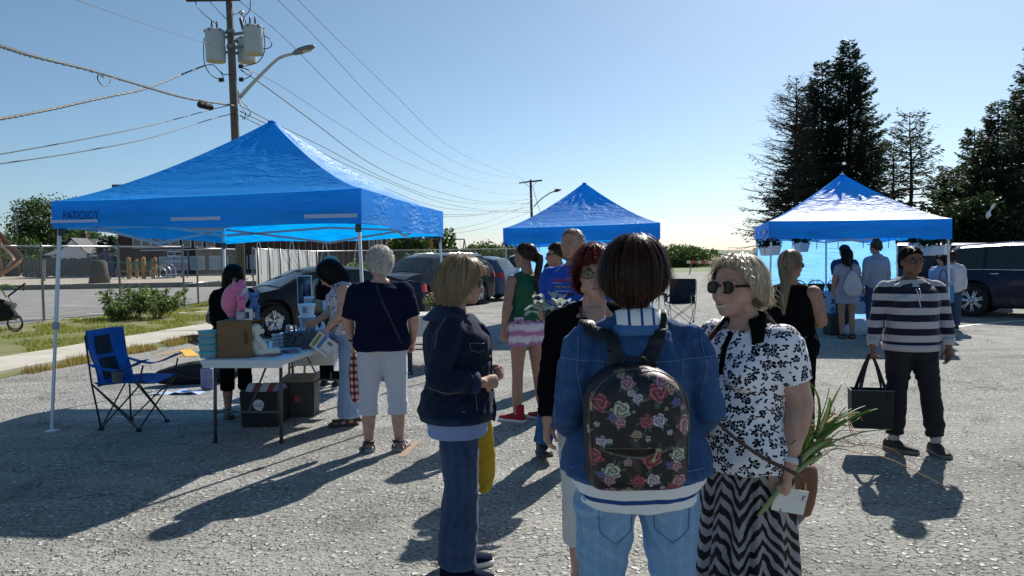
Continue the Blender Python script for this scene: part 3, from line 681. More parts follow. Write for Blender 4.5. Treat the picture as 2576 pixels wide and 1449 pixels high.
for lab, pts in [('low wire passing right over the peak of the big stall', [at(604, 265, 27), at(680, 305, 30), at(810, 368, 37), at(960, 445, 49), at(1090, 495, 63), at(1200, 512, 75), far(1338, 512)]),
        ('second low wire running down behind the big stall roof', [at(604, 280, 27), at(740, 345, 32), at(850, 404, 41), at(980, 460, 53), at(1120, 512, 68), at(1230, 528, 79), far(1338, 530)]),
        ('lowest wire running down behind the big stall roof', [at(604, 290, 27), at(740, 358, 32), at(850, 416, 41), at(980, 478, 53), at(1100, 520, 66), at(1230, 532, 79), far(1338, 534)])]:
    line(lab, pts, .02)
for lab, a, b, s in [('wire fanning left from the far pole, uppermost', (1112, 540), (1336, 508), 12), ('wire fanning left from the far pole, second', (1112, 546), (1336, 520), 6), ('wire fanning left from the far pole, third', (1112, 583), (1336, 512), 10), ('wire fanning left from the far pole, lowest', (1112, 592), (1336, 532), 10)]:
    line(lab, [at(a[0], a[1], 60), at((a[0]+b[0])/2, (a[1]+b[1])/2+s, 74), far(*b)], .022)
line('thin wire right of the middle stall above the far trees', [at(1655, 618, 85), at(1740, 625, 87), at(1950, 636, 95)], .03, 'far wires over the lot')
line('thin lower wire right of the middle stall above the far trees', [at(1655, 628, 85), at(1740, 634, 87), at(1950, 646, 95)], .025, 'far wires over the lot')
line('guy wires of the far pole falling to the right', [far(1340, 470), at(1350, 505, 87.8), at(1362, 545, 88)], .03, 'far wires over the lot')
# thin pole at far left
mb = MB(); p = at(46, 640, 92); mb.sweep([(0, 0, 0), (0, 0, at(45, 545, 92).z)], [.16, .1], n=8); tag(mb.build('lamp_pole', M_DGALV, loc=(p.x, 92, 0)), 'thin grey bare pole at the left edge behind the playground', 'pole')
mb = MB(); p = at(297, 640, 76); mb.sweep([(0, 0, 0), (0, 0, at(297, 600, 76).z)], [.1, .08], n=8); tag(mb.build('lamp_pole', M_DGALV, loc=(p.x, 76, 0)), 'thin pole standing before the house with the grey roof', 'pole')
# ---------------------------------------------------------------- buildings
def brick_mat(name, a, b, mortar, sc=1.0):
    m, t = newmat(name); g = t.n('ShaderNodeTexCoord').outputs['Object']
    s3 = t.n('ShaderNodeSeparateXYZ', {0: g}); v = t.n('ShaderNodeCombineXYZ', {0: s3.outputs[0], 1: s3.outputs[2]}).outputs[0]
    br = t.n('ShaderNodeTexBrick', {'Vector': v, 'Color1': (*a, 1), 'Color2': (*b, 1), 'Mortar': (*mortar, 1), 'Scale': 4*sc, 'Mortar Size': .012})
    t.out(t.n('ShaderNodeBsdfPrincipled', {'Base Color': br.outputs[0], 'Roughness': .9}).outputs[0]); return m
M_BRICK = brick_mat('dark_brick', (.055, .028, .02), (.085, .04, .028), (.06, .05, .045)); M_TRIM = mat('white_trim', (.7, .7, .7), .6)
M_WIN = glass('window_glass', (.05, .06, .07), .05); M_PALEW = mat('blind_panel', (.34, .40, .46), .5, var=.2, vs=2)
M_ROOF = mat('grey_shingle', (.14, .14, .15), .9, var=.25, vs=6, bump=.6, bs=30)
SZ = .25
def window(parent, x, z, w_, h_, y, pane=M_WIN, frame=M_TRIM, bars=1):
    f = MB(); t_ = .07
    f.box((x, y, z+h_/2), (w_, .08, t_)); f.box((x, y, z-h_/2), (w_, .08, t_))
    f.box((x-w_/2, y-.002, z), (t_, .08, h_+t_-.004)); f.box((x+w_/2, y-.002, z), (t_, .08, h_+t_-.004))
    for k in range(bars): f.box((x-w_/2+w_*(k+1)/(bars+1), y-.004, z), (.05, .06, h_-.06))
    fo = f.build('window', frame, parent); p = MB(); p.box((x, y+.03, z), (w_-.05, .02, h_-.05)); p.build('pane', pane, fo)
SX0, SX1, SX2, SY = at(297, 600, 72).x, at(870, 600, 72).x, at(1060, 600, 72).x, 72
sc_ = thing('school', 'long dark brick school building behind the fence and playground', 'building', (SX0, SY, SZ))
mb = MB(); mb.box(((SX1-SX0)/2, 8, 4.2), (SX1-SX0, 16, 8.4)); mb.build('wall', M_BRICK, sc_)
mb = MB(); mb.box(((SX2-SX0+SX1-SX0)/2, 7, 2.1), (SX2-SX1-.02, 12, 4.2)); mb.build('wall', brick_mat('red_brick', (.10, .035, .025), (.13, .05, .035), (.1, .08, .07)), sc_)
mb = MB(); mb.box(((SX1-SX0)/2, 8, 8.55), (SX1-SX0+.5, 16.5, .3)); mb.build('roof_fascia', mat('dark_fascia', (.05, .045, .045), .7), sc_)
mb = MB(); mb.box(((SX2-SX0+SX1-SX0)/2, 7, 4.3), (SX2-SX1-.04, 12.4, .22)); mb.build('roof_fascia', MC['dark_fascia'], sc_)
for px in (420, 452, 497, 546, 590, 640, 700, 760): window(sc_, at(px, 660, SY).x-SX0, 1.05, 1.35, 1.25, -.03, M_PALEW)
for px in (345, 368, 392, 416, 440, 470, 500, 530): window(sc_, at(px, 600, SY).x-SX0, 3.1, .78, 1.0, -.03, M_WIN, bars=0)
for px in (930, 950, 975, 994, 1013, 1040): window(sc_, at(px, 600, SY).x-SX0, 3.05, .5, 1.5, .97, M_WIN, bars=0)
mb = MB(); mb.box((at(600, 600, SY).x-SX0, -.03, 1.1), (2.0, .08, 2.2)); mb.build('door', mat('dark_door', (.012, .012, .014), .5), sc_)
mb = MB(); mb.box(((at(355, 600, SY).x+at(560, 600, SY).x)/2-SX0, -.1, 2.35), (8, .15, .1)); mb.build('ledge', M_TRIM, sc_)
def house(label, d, x0, x1, eave, ridge, wallc, lab2=None, wins=(), gable=None):
    A, B = at(x0, 650, d).x, at(x1, 650, d).x; W_ = B-A; ze = at((x0+x1)/2, eave, d).z-SZ; zr = at((x0+x1)/2, ridge, d).z-SZ
    t = thing('house', label, 'house', (A, d, SZ)); mb = MB(); mb.box((W_/2, 4, ze/2), (W_, 8, ze)); mb.build('wall', wallc, t)
    mb = MB(); o_ = .45
    V = [(-o_, -o_, ze), (W_+o_, -o_, ze), (W_+o_, 8+o_, ze), (-o_, 8+o_, ze), (1.6, 4, zr), (W_-1.6, 4, zr)]
    mb.add(V, [[0, 1, 5, 4], [1, 2, 5], [2, 3, 4, 5], [3, 0, 4], [3, 2, 1, 0]]); rf = mb.build('roof', M_ROOF, t)
    mb = MB(); mb.box((W_/2, -o_, ze-.06), (W_+2*o_, .05, .16)); mb.build('eave_board', M_TRIM, t)
    if gable:
        gx = at(gable, 650, d).x-A; mb = MB(); mb.prism([(gx-1.6, ze-.9), (gx+1.6, ze-.9), (gx+1.6, ze), (gx, ze+1.5), (gx-1.6, ze)], 1.6, c=(0, -.3, 0)); mb.build('gable', M_TRIM, t)
        mb = MB(); mb.add([(gx-2, -1.2, ze-.25), (gx, -1.2, ze+1.75), (gx, 2, ze+1.75), (gx-2, 2, ze-.25), (gx+2, -1.2, ze-.25), (gx+2, 2, ze-.25)], [[0, 1, 2, 3], [1, 4, 5, 2]]); mb.build('gable_roof', M_ROOF, t)
    for px, py, w_, h_ in wins: q = at(px, py, d); window(t, q.x-A, q.z-SZ, w_, h_, -.04)
    mb = MB(); mb.box((W_*.35, 4, zr+.1), (.6, .6, 1.2)); mb.build('chimney', M_BRICK, rf)
    return t
M_GWALL = mat('grey_siding', (.22, .21, .20), .8); M_WWALL = mat('pale_siding', (.55, .60, .56), .7)
house('house with a grey shingled roof and white gable behind the playground', 84, 128, 232, 638, 600, M_GWALL, wins=[(192, 668, 1.3, 1.3), (212, 668, .8, 1.2), (150, 668, 1.2, 1.2)], gable=196)
house('small pale green house with white framed windows behind the yellow posts', 76, 243, 330, 641, 630, M_WWALL, wins=[(266, 657, .7, 1.5), (275, 657, .7, 1.5), (287, 657, .7, 1.5), (296, 657, .7, 1.5)])
house('low dark house half hidden behind the slide at the left edge', 88, 62, 118, 655, 642, mat('dark_siding', (.07, .07, .075), .8), wins=[(90, 668, 1.2, 1)])
t = thing('board_fence', 'weathered grey board fence along the back of the playground', 'fence', (at(60, 690, 70).x, 70, SZ))
mb = MB(); mb.box((0, 0, .85), (.28, .03, 1.7)); bm_ = mb.mesh('board', mat('grey_boards', (.11, .105, .10), .9, var=.4, vs=3))
xw = at(262, 690, 70).x-at(60, 690, 70).x
for i in range(int(xw/.3)): link('board', bm_, t, (i*.3, rnd.uniform(-.02, .02), rnd.uniform(-.06, .06)))
# ---------------------------------------------------------------- playground
def P0(px, py): return gnd(px, py, SZ)
M_YP = mat('ochre_timber', (.36, .20, .06), .8, var=.25); M_GRN = mat('green_steel', (.03, .13, .09), .5); M_RED = mat('red_steel', (.30, .05, .035), .5); M_BLU = mat('blue_steel', (.03, .07, .24), .45); M_ORG = mat('orange_brown_plastic', (.26, .14, .08), .4)
b = P0(362, 701); t = thing('play_structure', 'timber climbing frame with ochre posts and green bars beside the fence post', 'climbing frame', b)
def L3(px, py, d): return at(px, py, d)-b
D0 = b.y
for px, yt, dd in ((325, 652, 0), (362, 651, -.4), (391, 652, .3), (345, 655, 2.0), (385, 655, 2.3)):
    q = L3(px, 701, D0+dd); mb = MB(); mb.sweep([(q.x, dd, 0), (q.x, dd, L3(px, yt, D0+dd).z)], .16 if dd < 1 else .12, n=10, cap='round'); mb.build('post', M_YP, t, smooth=True)
for py, m_ in ((660, M_GRN), (683, M_ORG)):
    mb = MB(); mb.beam(L3(296, py, D0), L3(395, py, D0), .12, .14); mb.build('rail', m_, t)
for i, px in enumerate(range(332, 388, 5)):
    if 352 < px < 372 and py: pass
    mb = MB(); mb.beam(L3(px, 661, D0+.2), L3(px, 682, D0+.2), .04, .04); mb.build('bar', M_GRN, t)
mb = MB(); mb.beam(L3(240, 660, D0+.5), L3(325, 660, D0+.3), .1, .1); mb.build('rail', M_GRN, t)
for a_, c_ in (((243, 662), (240, 706)), ((258, 662), (256, 706)), ((268, 662), (272, 704))):
    mb = MB(); mb.sweep([L3(*a_, D0+.5), L3(*c_, D0)], .06, n=6); mb.build('leg', M_RED, t)
mb = MB(); mb.sweep([L3(x, y, D0-.5) for x, y in ((274, 706), (285, 690), (298, 684), (310, 700))], .05, n=6, k=5); mb.build('arch', M_RED, t, smooth=True)
b2 = P0(405, 701); mb = MB()
for k in range(3):
    c = at(398+k*10, 689, b2.y+.4*k)-b2; ring = [(c.x+.62*math.cos(a), c.y+.15*k, max(.06, c.z+.66*math.sin(a)*(.8+.2*k))) for a in np.linspace(0, 2*math.pi, 17)[:-1]]
    mb2 = MB(); mb2.sweep(ring, .04, n=6, closed=True); 
    if k == 0: t4 = thing('climbing_loops', 'curved steel climbing loops right of the ochre posts', 'climbing frame', b2)
    mb2.build('loop', M_GALV, t4, smooth=True)
b = P0(440, 699); t = thing('ladder_tower', 'blue steel climbing tower with horizontal bars seen through the fence', 'climbing frame', b); D0 = b.y
for px in (421, 436, 440, 457, 472):
    mb = MB(); mb.beam(at(px, 627, D0)-b, Vector((at(px, 699, D0).x-b.x, 0, 0)), .07, .07); mb.build('upright', M_BLU, t)
for px0, px1, py in ((421, 458, 633), (421, 458, 644), (412, 472, 657), (412, 472, 669), (421, 458, 690)):
    mb = MB(); mb.beam(at(px0, py, D0-.1)-b, at(px1, py, D0-.1)-b, .07, .07); mb.build('rung', M_GALV if py != 669 else M_RED, t)
b = P0(268, 697); t = thing('play_panel_tower', 'dark blue plastic play tower with orange block standing alone on the gravel', 'play tower', b); b3 = b
for dx, h_ in ((-.45, 2.0), (.05, 2.3), (.45, 1.9)):
    mb = MB(); mb.box((dx, .1*dx, h_/2), (.42, .45, h_), .2, bev=.06); mb.build('panel', mat('navy_plastic', (.015, .03, .10), .4), t)
mb = MB(); mb.box((.5, -.1, 1.95), (.32, .3, .26), bev=.04); mb.build('block', M_ORG, t)
b = P0(250, 712); t = thing('tree_stump', 'big dark hollow stump standing on the playground gravel', 'stump', b)
mb = MB(); mb.lathe([(.62, 0), (.55, .5), (.50, 1.0), (.42, 1.35), (.25, 1.45)], n=11); mb.build('trunk', mat('stump', (.05, .04, .035), .9, bump=1, bs=9), t, smooth=True)
b = P0(18, 696); t = thing('spiral_slide', 'orange brown curved plastic slide cut off by the left edge', 'slide', b); D0 = b.y
pts = [at(-10, 590, D0+2), at(12, 618, D0+1.5), at(34, 640, D0+.6), at(44, 655, D0), at(30, 672, D0-.8), at(6, 690, D0-1.6), at(-20, 705, D0-2)]
P = catmull([tuple(p-b) for p in pts], 6); mb = MB(); rows = []
for i, p in enumerate(P):
    tt = P[min(i+1, len(P)-1)]-P[max(i-1, 0)]; s_ = np.cross(tt, (0, 0, 1)); s_ = s_/np.linalg.norm(s_)
    rows.append([p+s_*x+np.array([0, 0, z]) for x, z in ((-.5, .36), (-.45, .34), (-.36, 0), (0, -.08), (.36, 0), (.45, .34), (.5, .36), (.42, -.05), (0, -.14), (-.42, -.05))])
mb.ring_tube(rows); mb.build('chute', M_ORG, t, smooth=50)
mb = MB(); mb.sweep([(-.9, .5, 0), (-.9, .5, at(0, 600, D0).z-SZ)], .1, n=8); mb.build('post', M_ORG, t)
mb = MB(); mb.box((.1, .6, .7), (1.5, .1, 1.4)); mb.build('panel', mat('dark_panel', (.04, .03, .03), .6), t)
for (px, py, hh, lean, lab) in ((112, 707, 1.55, .05, 'leaning grey post on the playground left of the fence post'), (148, 690, 1.3, .35, 'slanted pale stick post left of the stall leg')):
    b = P0(px, py); mb = MB(); mb.sweep([(0, 0, 0), (lean, 0, hh)], .08, n=7); tag(mb.build('play_post', mat('grey_post', (.25, .25, .25), .8), loc=b), lab, 'post')
b = P0(170, 690); t = thing('soccer_goal', 'white framed goal in front of the board fence', 'goal', b)
for a_, c_ in (((-1.6, 0, 0), (-1.6, 0, 2)), ((1.6, 0, 0), (1.6, 0, 2)), ((-1.6, 0, 2), (1.6, 0, 2))):
    mb = MB(); mb.beam(a_, c_, .08, .08); mb.build('bar', M_TRIM, t)
def swingset(label, d, x0, x1, top, n_sw, mfr, base_z=.0, spread=1.3):
    A, B = at(x0, top, d), at(x1, top, d); zt = A.z-base_z; t = thing('swing_set', label, 'swing set', (A.x, d, base_z)); Lx = B.x-A.x
    mb = MB(); mb.beam((0, 0, zt), (Lx, 0, zt), .09, .09); mb.build('top_bar', mfr[0], t)
    for k, x in enumerate(np.linspace(0, Lx, n_sw)):
        for sg in (-1, 1): mb = MB(); mb.sweep([(x, 0, zt), (x+sg*.35*zt/3, sg*spread*.6, 0)], .045, n=6); mb.build('leg', mfr[k % len(mfr)], t)
    for x in np.linspace(0, Lx, n_sw*2+1)[1:-1]:
        for dx in (-.22, .22): mb = MB(); mb.beam((x+dx, 0, zt), (x+dx, 0, .55), .02, .02); mb.build('chain', M_DGALV, t)
        mb = MB(); mb.box((x, 0, .55), (.5, .18, .04)); mb.build('seat', M_BLK, t)
swingset('grey swing set against the bright sky between the stalls', 62, 1098, 1168, 603, 2, [M_DGALV])
swingset('coloured swing set in front of the dark trees behind the white haired woman', 58, 1025, 1085, 602, 2, [M_BLU, mat('orange_steel', (.45, .14, .03), .5), mat('yellow_steel', (.5, .35, .05), .5)])
swingset('long grey swing set behind the white slat screen', 56, 650, 900, 598, 4, [M_GALV], .25)
# barrier gate over the far lot
b = gnd(1737, 690); t = thing('barrier_gate', 'orange and white barrier beam on thin legs at the far edge of the lot', 'barrier', b); D0 = b.y
A, B = at(1728, 659, D0)-b, at(1800, 660, D0)-b
nseg = 8
for k in range(nseg):
    mb = MB(); mb.beam(A.lerp(B, k/nseg), A.lerp(B, (k+.98)/nseg), .08, .20); mb.build('beam_segment', MC['orange_steel'] if k % 3 else mat('barrier_white', (.7, .7, .68), .5), t)
for px in (1736, 1790): mb = MB(); mb.beam((at(px+3, 660, D0)-b), Vector((at(px-1, 690, D0).x-b.x, 0, 0)), .06, .06); mb.build('leg', M_DGALV, t)
mb = MB(); mb.beam((at(1738, 690, D0)-b), at(1737, 700, D0)-b, .05, .05); 
# ---------------------------------------------------------------- cars
M_TYRE = mat('tyre', (.016, .016, .017), .8, .3, bump=.3, bs=40); M_RIM = mat('alloy', (.55, .56, .58), .28, .5, metal=.9, var=.05); M_CHR = mat('chrome', (.7, .7, .72), .12, metal=1)
M_GL = glass('car_glass', (.012, .016, .018), .04); M_RLT = mat('red_lens', (.5, .015, .012), .15, .6); M_WLT = mat('clear_lens', (.6, .62, .65), .1, .7); M_DPL = mat('dark_plastic', (.02, .02, .022), .6)
def paint(name, c): return mat(name, c, .28, .22, metal=.0, var=.04, coat=.22)
def car(label, cat, loc, yaw, L, W, H, top, belt, cab, wheels, pm, Rw=.33, wins=(), shield=None, rear=None, group=None, rails=None, chrome=False, tail=(.72, .95), rim_n=5, name='parked_car', doors=()):
    t = thing(name, label, cat, loc, yaw, group); ys = np.unique(np.concatenate([np.linspace(-L/2, L/2, 64)]+[yw+np.linspace(-Rw*1.22, Rw*1.22, 17) for yw in wheels]))
    ty = [p[0] for p in top]; tz = [p[1] for p in top]; by = [p[0] for p in belt]; bz = [p[1] for p in belt]
    def prof(y):
        tp_ = float(np.interp(y, ty, tz)); be = min(float(np.interp(y, by, bz)), tp_-.01); e = abs(2*y/L)
        wv = W/2*(1-.10*e**4-.22*max(0, e-.93)/.07*.5); zb = .2+.10*max(0, e-.9)/.1
        for yw in wheels:
            q = (Rw*1.18)**2-(y-yw)**2
            if q > 0: zb = max(zb, Rw+math.sqrt(q))
        cabk = max(0, tp_-be)/(H-be+1e-6); r5 = wv*.95; r6 = r5-min(1, cabk)*.20*W/1.8
        p = [(0, zb), (wv*.80, zb), (wv*.97, zb+.04), (wv, max(.5*be+.15, zb+.06)), (wv*.985, max(be-.12, zb+.08)), (r5, max(be, zb+.10)), (r6, max(tp_-.05*cabk, be+.004)), (r6*.80, tp_), (0, tp_+.025)]
        return p
    rings = []
    for y in ys:
        p = prof(y); q = [(x, y, z) for x, z in p]+[(-x, y, z) for x, z in p[-2:0:-1]]
        rings.append(q)
    mb = MB(); mb.ring_tube(rings); mb.build('body', pm, t, smooth=32)
    def sp(y, i, u, off=.007, sg=1):
        p = prof(y); a_, b_ = p[i], p[i+1]; x = a_[0]+(b_[0]-a_[0])*u; z = a_[1]+(b_[1]-a_[1])*u
        n_ = Vector((b_[1]-a_[1], -(b_[0]-a_[0]))); n_.normalize(); return (sg*(x+n_.x*off), y, z+n_.y*off)
    for sg in (1, -1):
        for (y0, y1) in wins:
            mb = MB(); g_ = [[sp(y, 5, u, sg=sg) for y in np.linspace(y0, y1, 14)] for u in (.06, .35, .65, .93)]; mb.grid(g_, flip=sg > 0); mb.build('side_window', M_GL, t, smooth=True)
        if chrome:
            mb = MB(); a0, a1 = wins[0][0] if wins[0][0] < wins[-1][0] else wins[-1][0], max(w_[1] for w_ in wins)
            loop = [sp(y, 5, .02, .014, sg) for y in np.linspace(a0, a1, 12)]+[sp(y, 5, .97, .014, sg) for y in np.linspace(a1, a0, 12)]
            mb.sweep(loop, .014, n=5, closed=True); mb.build('window_trim', M_CHR, t, smooth=True)
        for yd in doors:
            mb = MB(); mb.sweep([sp(yd, i, u, .003, sg) for i, u in ((1, .9), (2, .5), (3, .5), (4, .5), (4, 1))], .006, n=4); mb.build('door_seam', M_BLK, t)
            mb = MB(); c_ = sp(yd+.18 if yd < .3 else yd+.1, 4, .3, .02, sg); mb.box((c_[0], c_[1], c_[2]), (.03, .17, .03), bev=.01); mb.build('door_handle', M_CHR if chrome else pm, t)
        c_ = sp(shield[0]+.02 if shield else 0, 5, .2, .11, sg); mb = MB(); mb.box((c_[0], c_[1]-.1, c_[2]+.03), (.18, .10, .13), bev=.04); mb.build('wing_mirror', pm, t)
        for (y0, y1, i, u0, u1, m_, nm_) in ((-L/2+.0, -L/2+.26, 4, -.6, .9, M_RLT, 'tail_light'), (L/2-.38, L/2-.02, 4, -.3, .8, M_WLT, 'headlight')):
            mb = MB(); g_ = [[sp(y, i, u, .012, sg) for y in np.linspace(y0, y1, 6)] for u in np.linspace(u0, u1, 4)]; mb.grid(g_, flip=sg > 0); mb.build(nm_, m_, t, smooth=True)
        if rails:
            mb = MB(); mb.sweep([sp(y, 6, .25, (.05 if 0 < k < 9 else 0), sg) for k, y in enumerate(np.linspace(rails[0], rails[1], 10))], .02, n=6); mb.build('roof_rail', M_CHR, t, smooth=True)
        for yw in wheels:
            mb = MB(); Mx = Matrix.Rotation(R(90), 3, 'Y'); hw = .105
            mb.lathe([(Rw*.66, -hw), (Rw*.94, -hw), (Rw, -hw*.7), (Rw, hw*.7), (Rw*.94, hw), (Rw*.66, hw)], n=28, M=Mx, cap=False)
            wh = mb.build('wheel', M_TYRE, t, smooth=40, loc=(sg*(W/2-.12), yw, Rw))
            mb = MB(); mb.lathe([(.05, .0), (Rw*.55, -.05), (Rw*.66, .08), (Rw*.70, .085), (Rw*.70, -.09)], n=28, M=Mx, c=(0, 0, 0), cap=False)
            for q in range(rim_n):
                an = q*2*math.pi/rim_n+.3; d_ = Vector((0, math.cos(an), math.sin(an)))
                for o2 in (-.12, .12):
                    d2 = Vector((0, math.cos(an+o2), math.sin(an+o2))); mb.beam(d2*Rw*.16+Vector((sg*.075, 0, 0)), d2*Rw*.67+Vector((sg*.07, 0, 0)), .022, .02, up=(1, 0, 0))
            mb.ball((sg*.075, 0, 0), (.03, .05, .05), n=8, m=5); mb.build('rim', M_RIM, wh, smooth=30)
            mb = MB(); mb.lathe([(.0, -.02*sg), (Rw*.66, -.02*sg)], n=20, M=Mx, cap=False); mb.build('wheel_well', M_BLK, wh)
    mb = MB(); mb.box((0, 0, .5), (W*.74, L*.9, .5)); mb.build('underbody', M_BLK, t)
    def topgrid(y0, y1, nm_):
        mb = MB(); g_ = []
        for y in np.linspace(y0, y1, 10):
            p = prof(y); xe = p[6][0]*.93; row = []
            for u in np.linspace(-1, 1, 9):
                x = xe*u; z = float(np.interp(abs(x), [0, p[7][0], p[6][0]+1e-4], [p[8][1], p[7][1], p[6][1]])); row.append((x, y, z+.012))
            g_.append(row)
        mb.grid(g_); mb.build(nm_, M_GL, t, smooth=True)
    if shield: topgrid(shield[0], shield[1], 'windshield')
    if rear: topgrid(rear[0], rear[1], 'rear_window')
    for e in (-1, 1): mb = MB(); mb.box((0, e*(L/2-.01), .36), (W*.78, .10, .22), bev=.04); mb.build('bumper', M_DPL if e > 0 else pm, t)
    mb = MB(); mb.box((0, -L/2-.012, .80), (.5, .02, .16)); mb.build('number_plate', M_TRIM, t)
    return t
def yaw_of(f, r_):   # heading from rear point to front point
    d_ = Vector(f)-Vector(r_); return math.atan2(-d_.x, d_.y)
sed_top = [(-2.3, .55), (-2.28, .98), (-1.75, 1.05), (-1.25, 1.18), (-.65, 1.37), (.1, 1.40), (.55, 1.33), (1.25, .99), (1.75, .90), (2.2, .72), (2.32, .45)]
sed_belt = [(-2.3, .95), (-1.2, .98), (.9, .93), (1.3, .88), (2.32, .6)]
yr = yaw_of((-6.1, 15.2), (-2.35, 18.0))
c_ = ((-6.1-2.35)/2, (15.2+18.0)/2, 0)
car('black four door sedan parked behind the display table', 'car', c_, yr, 4.6, 1.76, 1.40, sed_top, sed_belt, None, (-1.33, 1.38), paint('black_paint', (.012, .013, .017)), .33, wins=((-1.15, -.32), (-.24, .86)), shield=(.58, 1.22), rear=(-1.65, -.85), doors=(-.28, .62))
suv_top = [(-2.3, .6), (-2.28, 1.05), (-2.1, 1.35), (-1.75, 1.60), (-.6, 1.67), (.3, 1.64), (.65, 1.54), (1.3, 1.10), (1.8, 1.02), (2.22, .85), (2.33, .5)]
suv_belt = [(-2.3, 1.06), (-1.0, 1.06), (1.0, 1.02), (1.4, 1.0), (2.33, .7)]
fx, fy = at(950, 700, 21.5).x, 21.6; gx, gy = at(1206, 700, 25.4).x, 25.4
d_ = (Vector((gx, gy))-Vector((fx, fy))).normalized(); c2 = Vector((fx, fy))+d_*2.3
car('dark grey suv parked between the white haired woman and the bobbed woman', 'suv', (c2.x, c2.y, 0), yaw_of((fx, fy), (gx, gy)), 4.65, 1.84, 1.67, suv_top, suv_belt, None, (-1.35, 1.40), paint('dark_grey_paint', (.028, .031, .038)), .35, wins=((-1.9, -1.15), (-1.08, -.18), (-.1, .90)), shield=(.68, 1.28), rear=(-2.22, -1.85), rails=(-1.7, .3), doors=(-1.1, -.14))
fx, fy = at(1130, 700, 28.0).x, 27.2; gx, gy = at(1286, 700, 26).x, 26.4
d_ = (Vector((gx, gy))-Vector((fx, fy))).normalized(); c3 = Vector((gx, gy))-d_*2.0
hat_top = [(-2.0, .6), (-1.98, 1.0), (-1.7, 1.42), (-1.3, 1.52), (.2, 1.54), (.5, 1.46), (1.15, 1.05), (1.6, .95), (2.0, .6)]
hat_belt = [(-2.0, 1.0), (1.0, .95), (2.0, .6)]
car('steel blue hatchback with a red tail light left of the middle stall', 'car', (c3.x, c3.y, 0), yaw_of((fx, fy), (gx, gy)), 4.05, 1.72, 1.54, hat_top, hat_belt, None, (-1.22, 1.25), paint('steel_blue_paint', (.06, .11, .20)), .32, wins=((-1.5, -1.0), (-.93, -.1), (-.03, .8)), shield=(.52, 1.12), rear=(-1.93, -1.6), doors=(-.95,))
fx, fy = at(1215, 700, 33).x, 32; gx, gy = at(1340, 700, 33).x, 31
d_ = (Vector((fx, fy))-Vector((gx, gy))).normalized(); c4 = Vector((fx, fy))-d_*2.3
car('white suv parked furthest back just left of the middle stall', 'suv', (c4.x, c4.y, 0), yaw_of((fx, fy), (gx, gy)), 4.6, 1.84, 1.68, suv_top, suv_belt, None, (-1.35, 1.40), paint('white_car_paint', (.62, .64, .67)), .35, wins=((-1.9, -1.15), (-1.08, -.18), (-.1, .90)), shield=(.68, 1.28), rear=(-2.22, -1.85), rails=(-1.7, .3), doors=(-1.1, -.14))
rw = gnd(2445, 796); hd = Vector((.72, -.69, 0)); lf = Vector((hd.y, -hd.x, 0))   # car heads right and towards us
yv = math.atan2(-hd.x, hd.y); ctr = rw+hd*1.37-(Matrix.Rotation(yv, 3, 'Z') @ Vector((.82, 0, 0)))
car('navy suv with roof rails and chrome window trim parked at the right edge', 'suv', (ctr.x, ctr.y, 0), yv, 4.7, 1.86, 1.68, suv_top, suv_belt, None, (-1.37, 1.40), paint('navy_paint', (.006, .010, .030)), .36, wins=((-1.95, -1.15), (-1.08, -.18), (-.1, .90)), shield=(.68, 1.28), rear=(-2.22, -1.85), rails=(-1.8, .3), doors=(-1.1, -.14), chrome=True, rim_n=7)
p = at(2310, 700, 19.5)
car('dark blue pickup shaped vehicle partly hidden by the hanging planters of the right stall', 'car', (p.x, 20.5, 0), R(75), 4.9, 1.86, 1.72, [(-2.4, .6), (-2.38, 1.25), (-2.2, 1.66), (.2, 1.72), (.6, 1.6), (1.2, 1.15), (2.2, 1.0), (2.4, .6)], [(-2.4, 1.1), (1.1, 1.05), (2.4, .8)], None, (-1.4, 1.5), paint('dark_blue_paint', (.02, .03, .06)), .37, wins=((-2.0, -1.1), (-1.0, -.15), (-.05, .85)), shield=(.65, 1.15), rear=(-2.3, -2.15), doors=(-1.05,))
# ---------------------------------------------------------------- jogging stroller at the left edge
b = gnd(38, 835); t = thing('jogging_stroller', 'grey and lime jogging stroller parked on the grass at the left edge', 'stroller', b); D0 = b.y
def Q(px, py, dd=0): return at(px, py, D0+dd)-b
for dd in (0, .55):
    mb = MB(); c = Q(38, 815, dd); ring = [(c.x+.175*math.cos(a), c.y, .19+.175*math.sin(a)) for a in np.linspace(0, 2*math.pi, 25)[:-1]]
    mb.sweep(ring, .018, n=6, closed=True); wh = mb.build('wheel', M_TYRE, t, smooth=True)
    for q in range(10): mb = MB(); a = q*.628; mb.beam((c.x, c.y, .19), (c.x+.165*math.cos(a), c.y, .19+.165*math.sin(a)), .004, .004); mb.build('spoke', M_GALV, wh)
    mb = MB(); mb.sweep([Q(40, 806, dd), Q(33, 765, dd), Q(20, 745, dd)], .014, n=6); mb.build('leg', M_DGALV, t)
mb = MB(); g_ = []
for dd, sc2 in ((-.05, .8), (.05, 1), (.5, 1), (.6, .8)):
    g_.append([Q(*p_, dd) for p_ in ((-40, 735), (-25, 716), (0, 706), (28, 710), (52, 722), (24, 742), (0, 752))])
mb.grid(g_); mb.build('canopy', mat('stroller_grey', (.16, .18, .20), .7), t, smooth=True)
for pl in ([(0, 718), (16, 716), (30, 720), (44, 725)], [(0, 722), (10, 738), (16, 748)]):
    mb = MB(); mb.sweep([Q(*q, -.06) for q in pl], .018, n=5); mb.build('lime_piping', mat('lime_fabric', (.35, .55, .10), .6), t)
mb = MB(); mb.sweep([Q(20, 745, 0), Q(62, 713, 0), Q(64, 713, .5), Q(22, 745, .5)], .016, n=6); mb.build('handlebar', M_BLK, t, smooth=True)
mb = MB(); mb.sweep([Q(-30, 760, .25), Q(0, 768, .25), Q(30, 775, .25), Q(34, 790, .25), Q(-10, 795, .25)], .15, n=8); mb.build('seat', mat('black_fabric', (.015, .015, .017), .85), t, smooth=True)
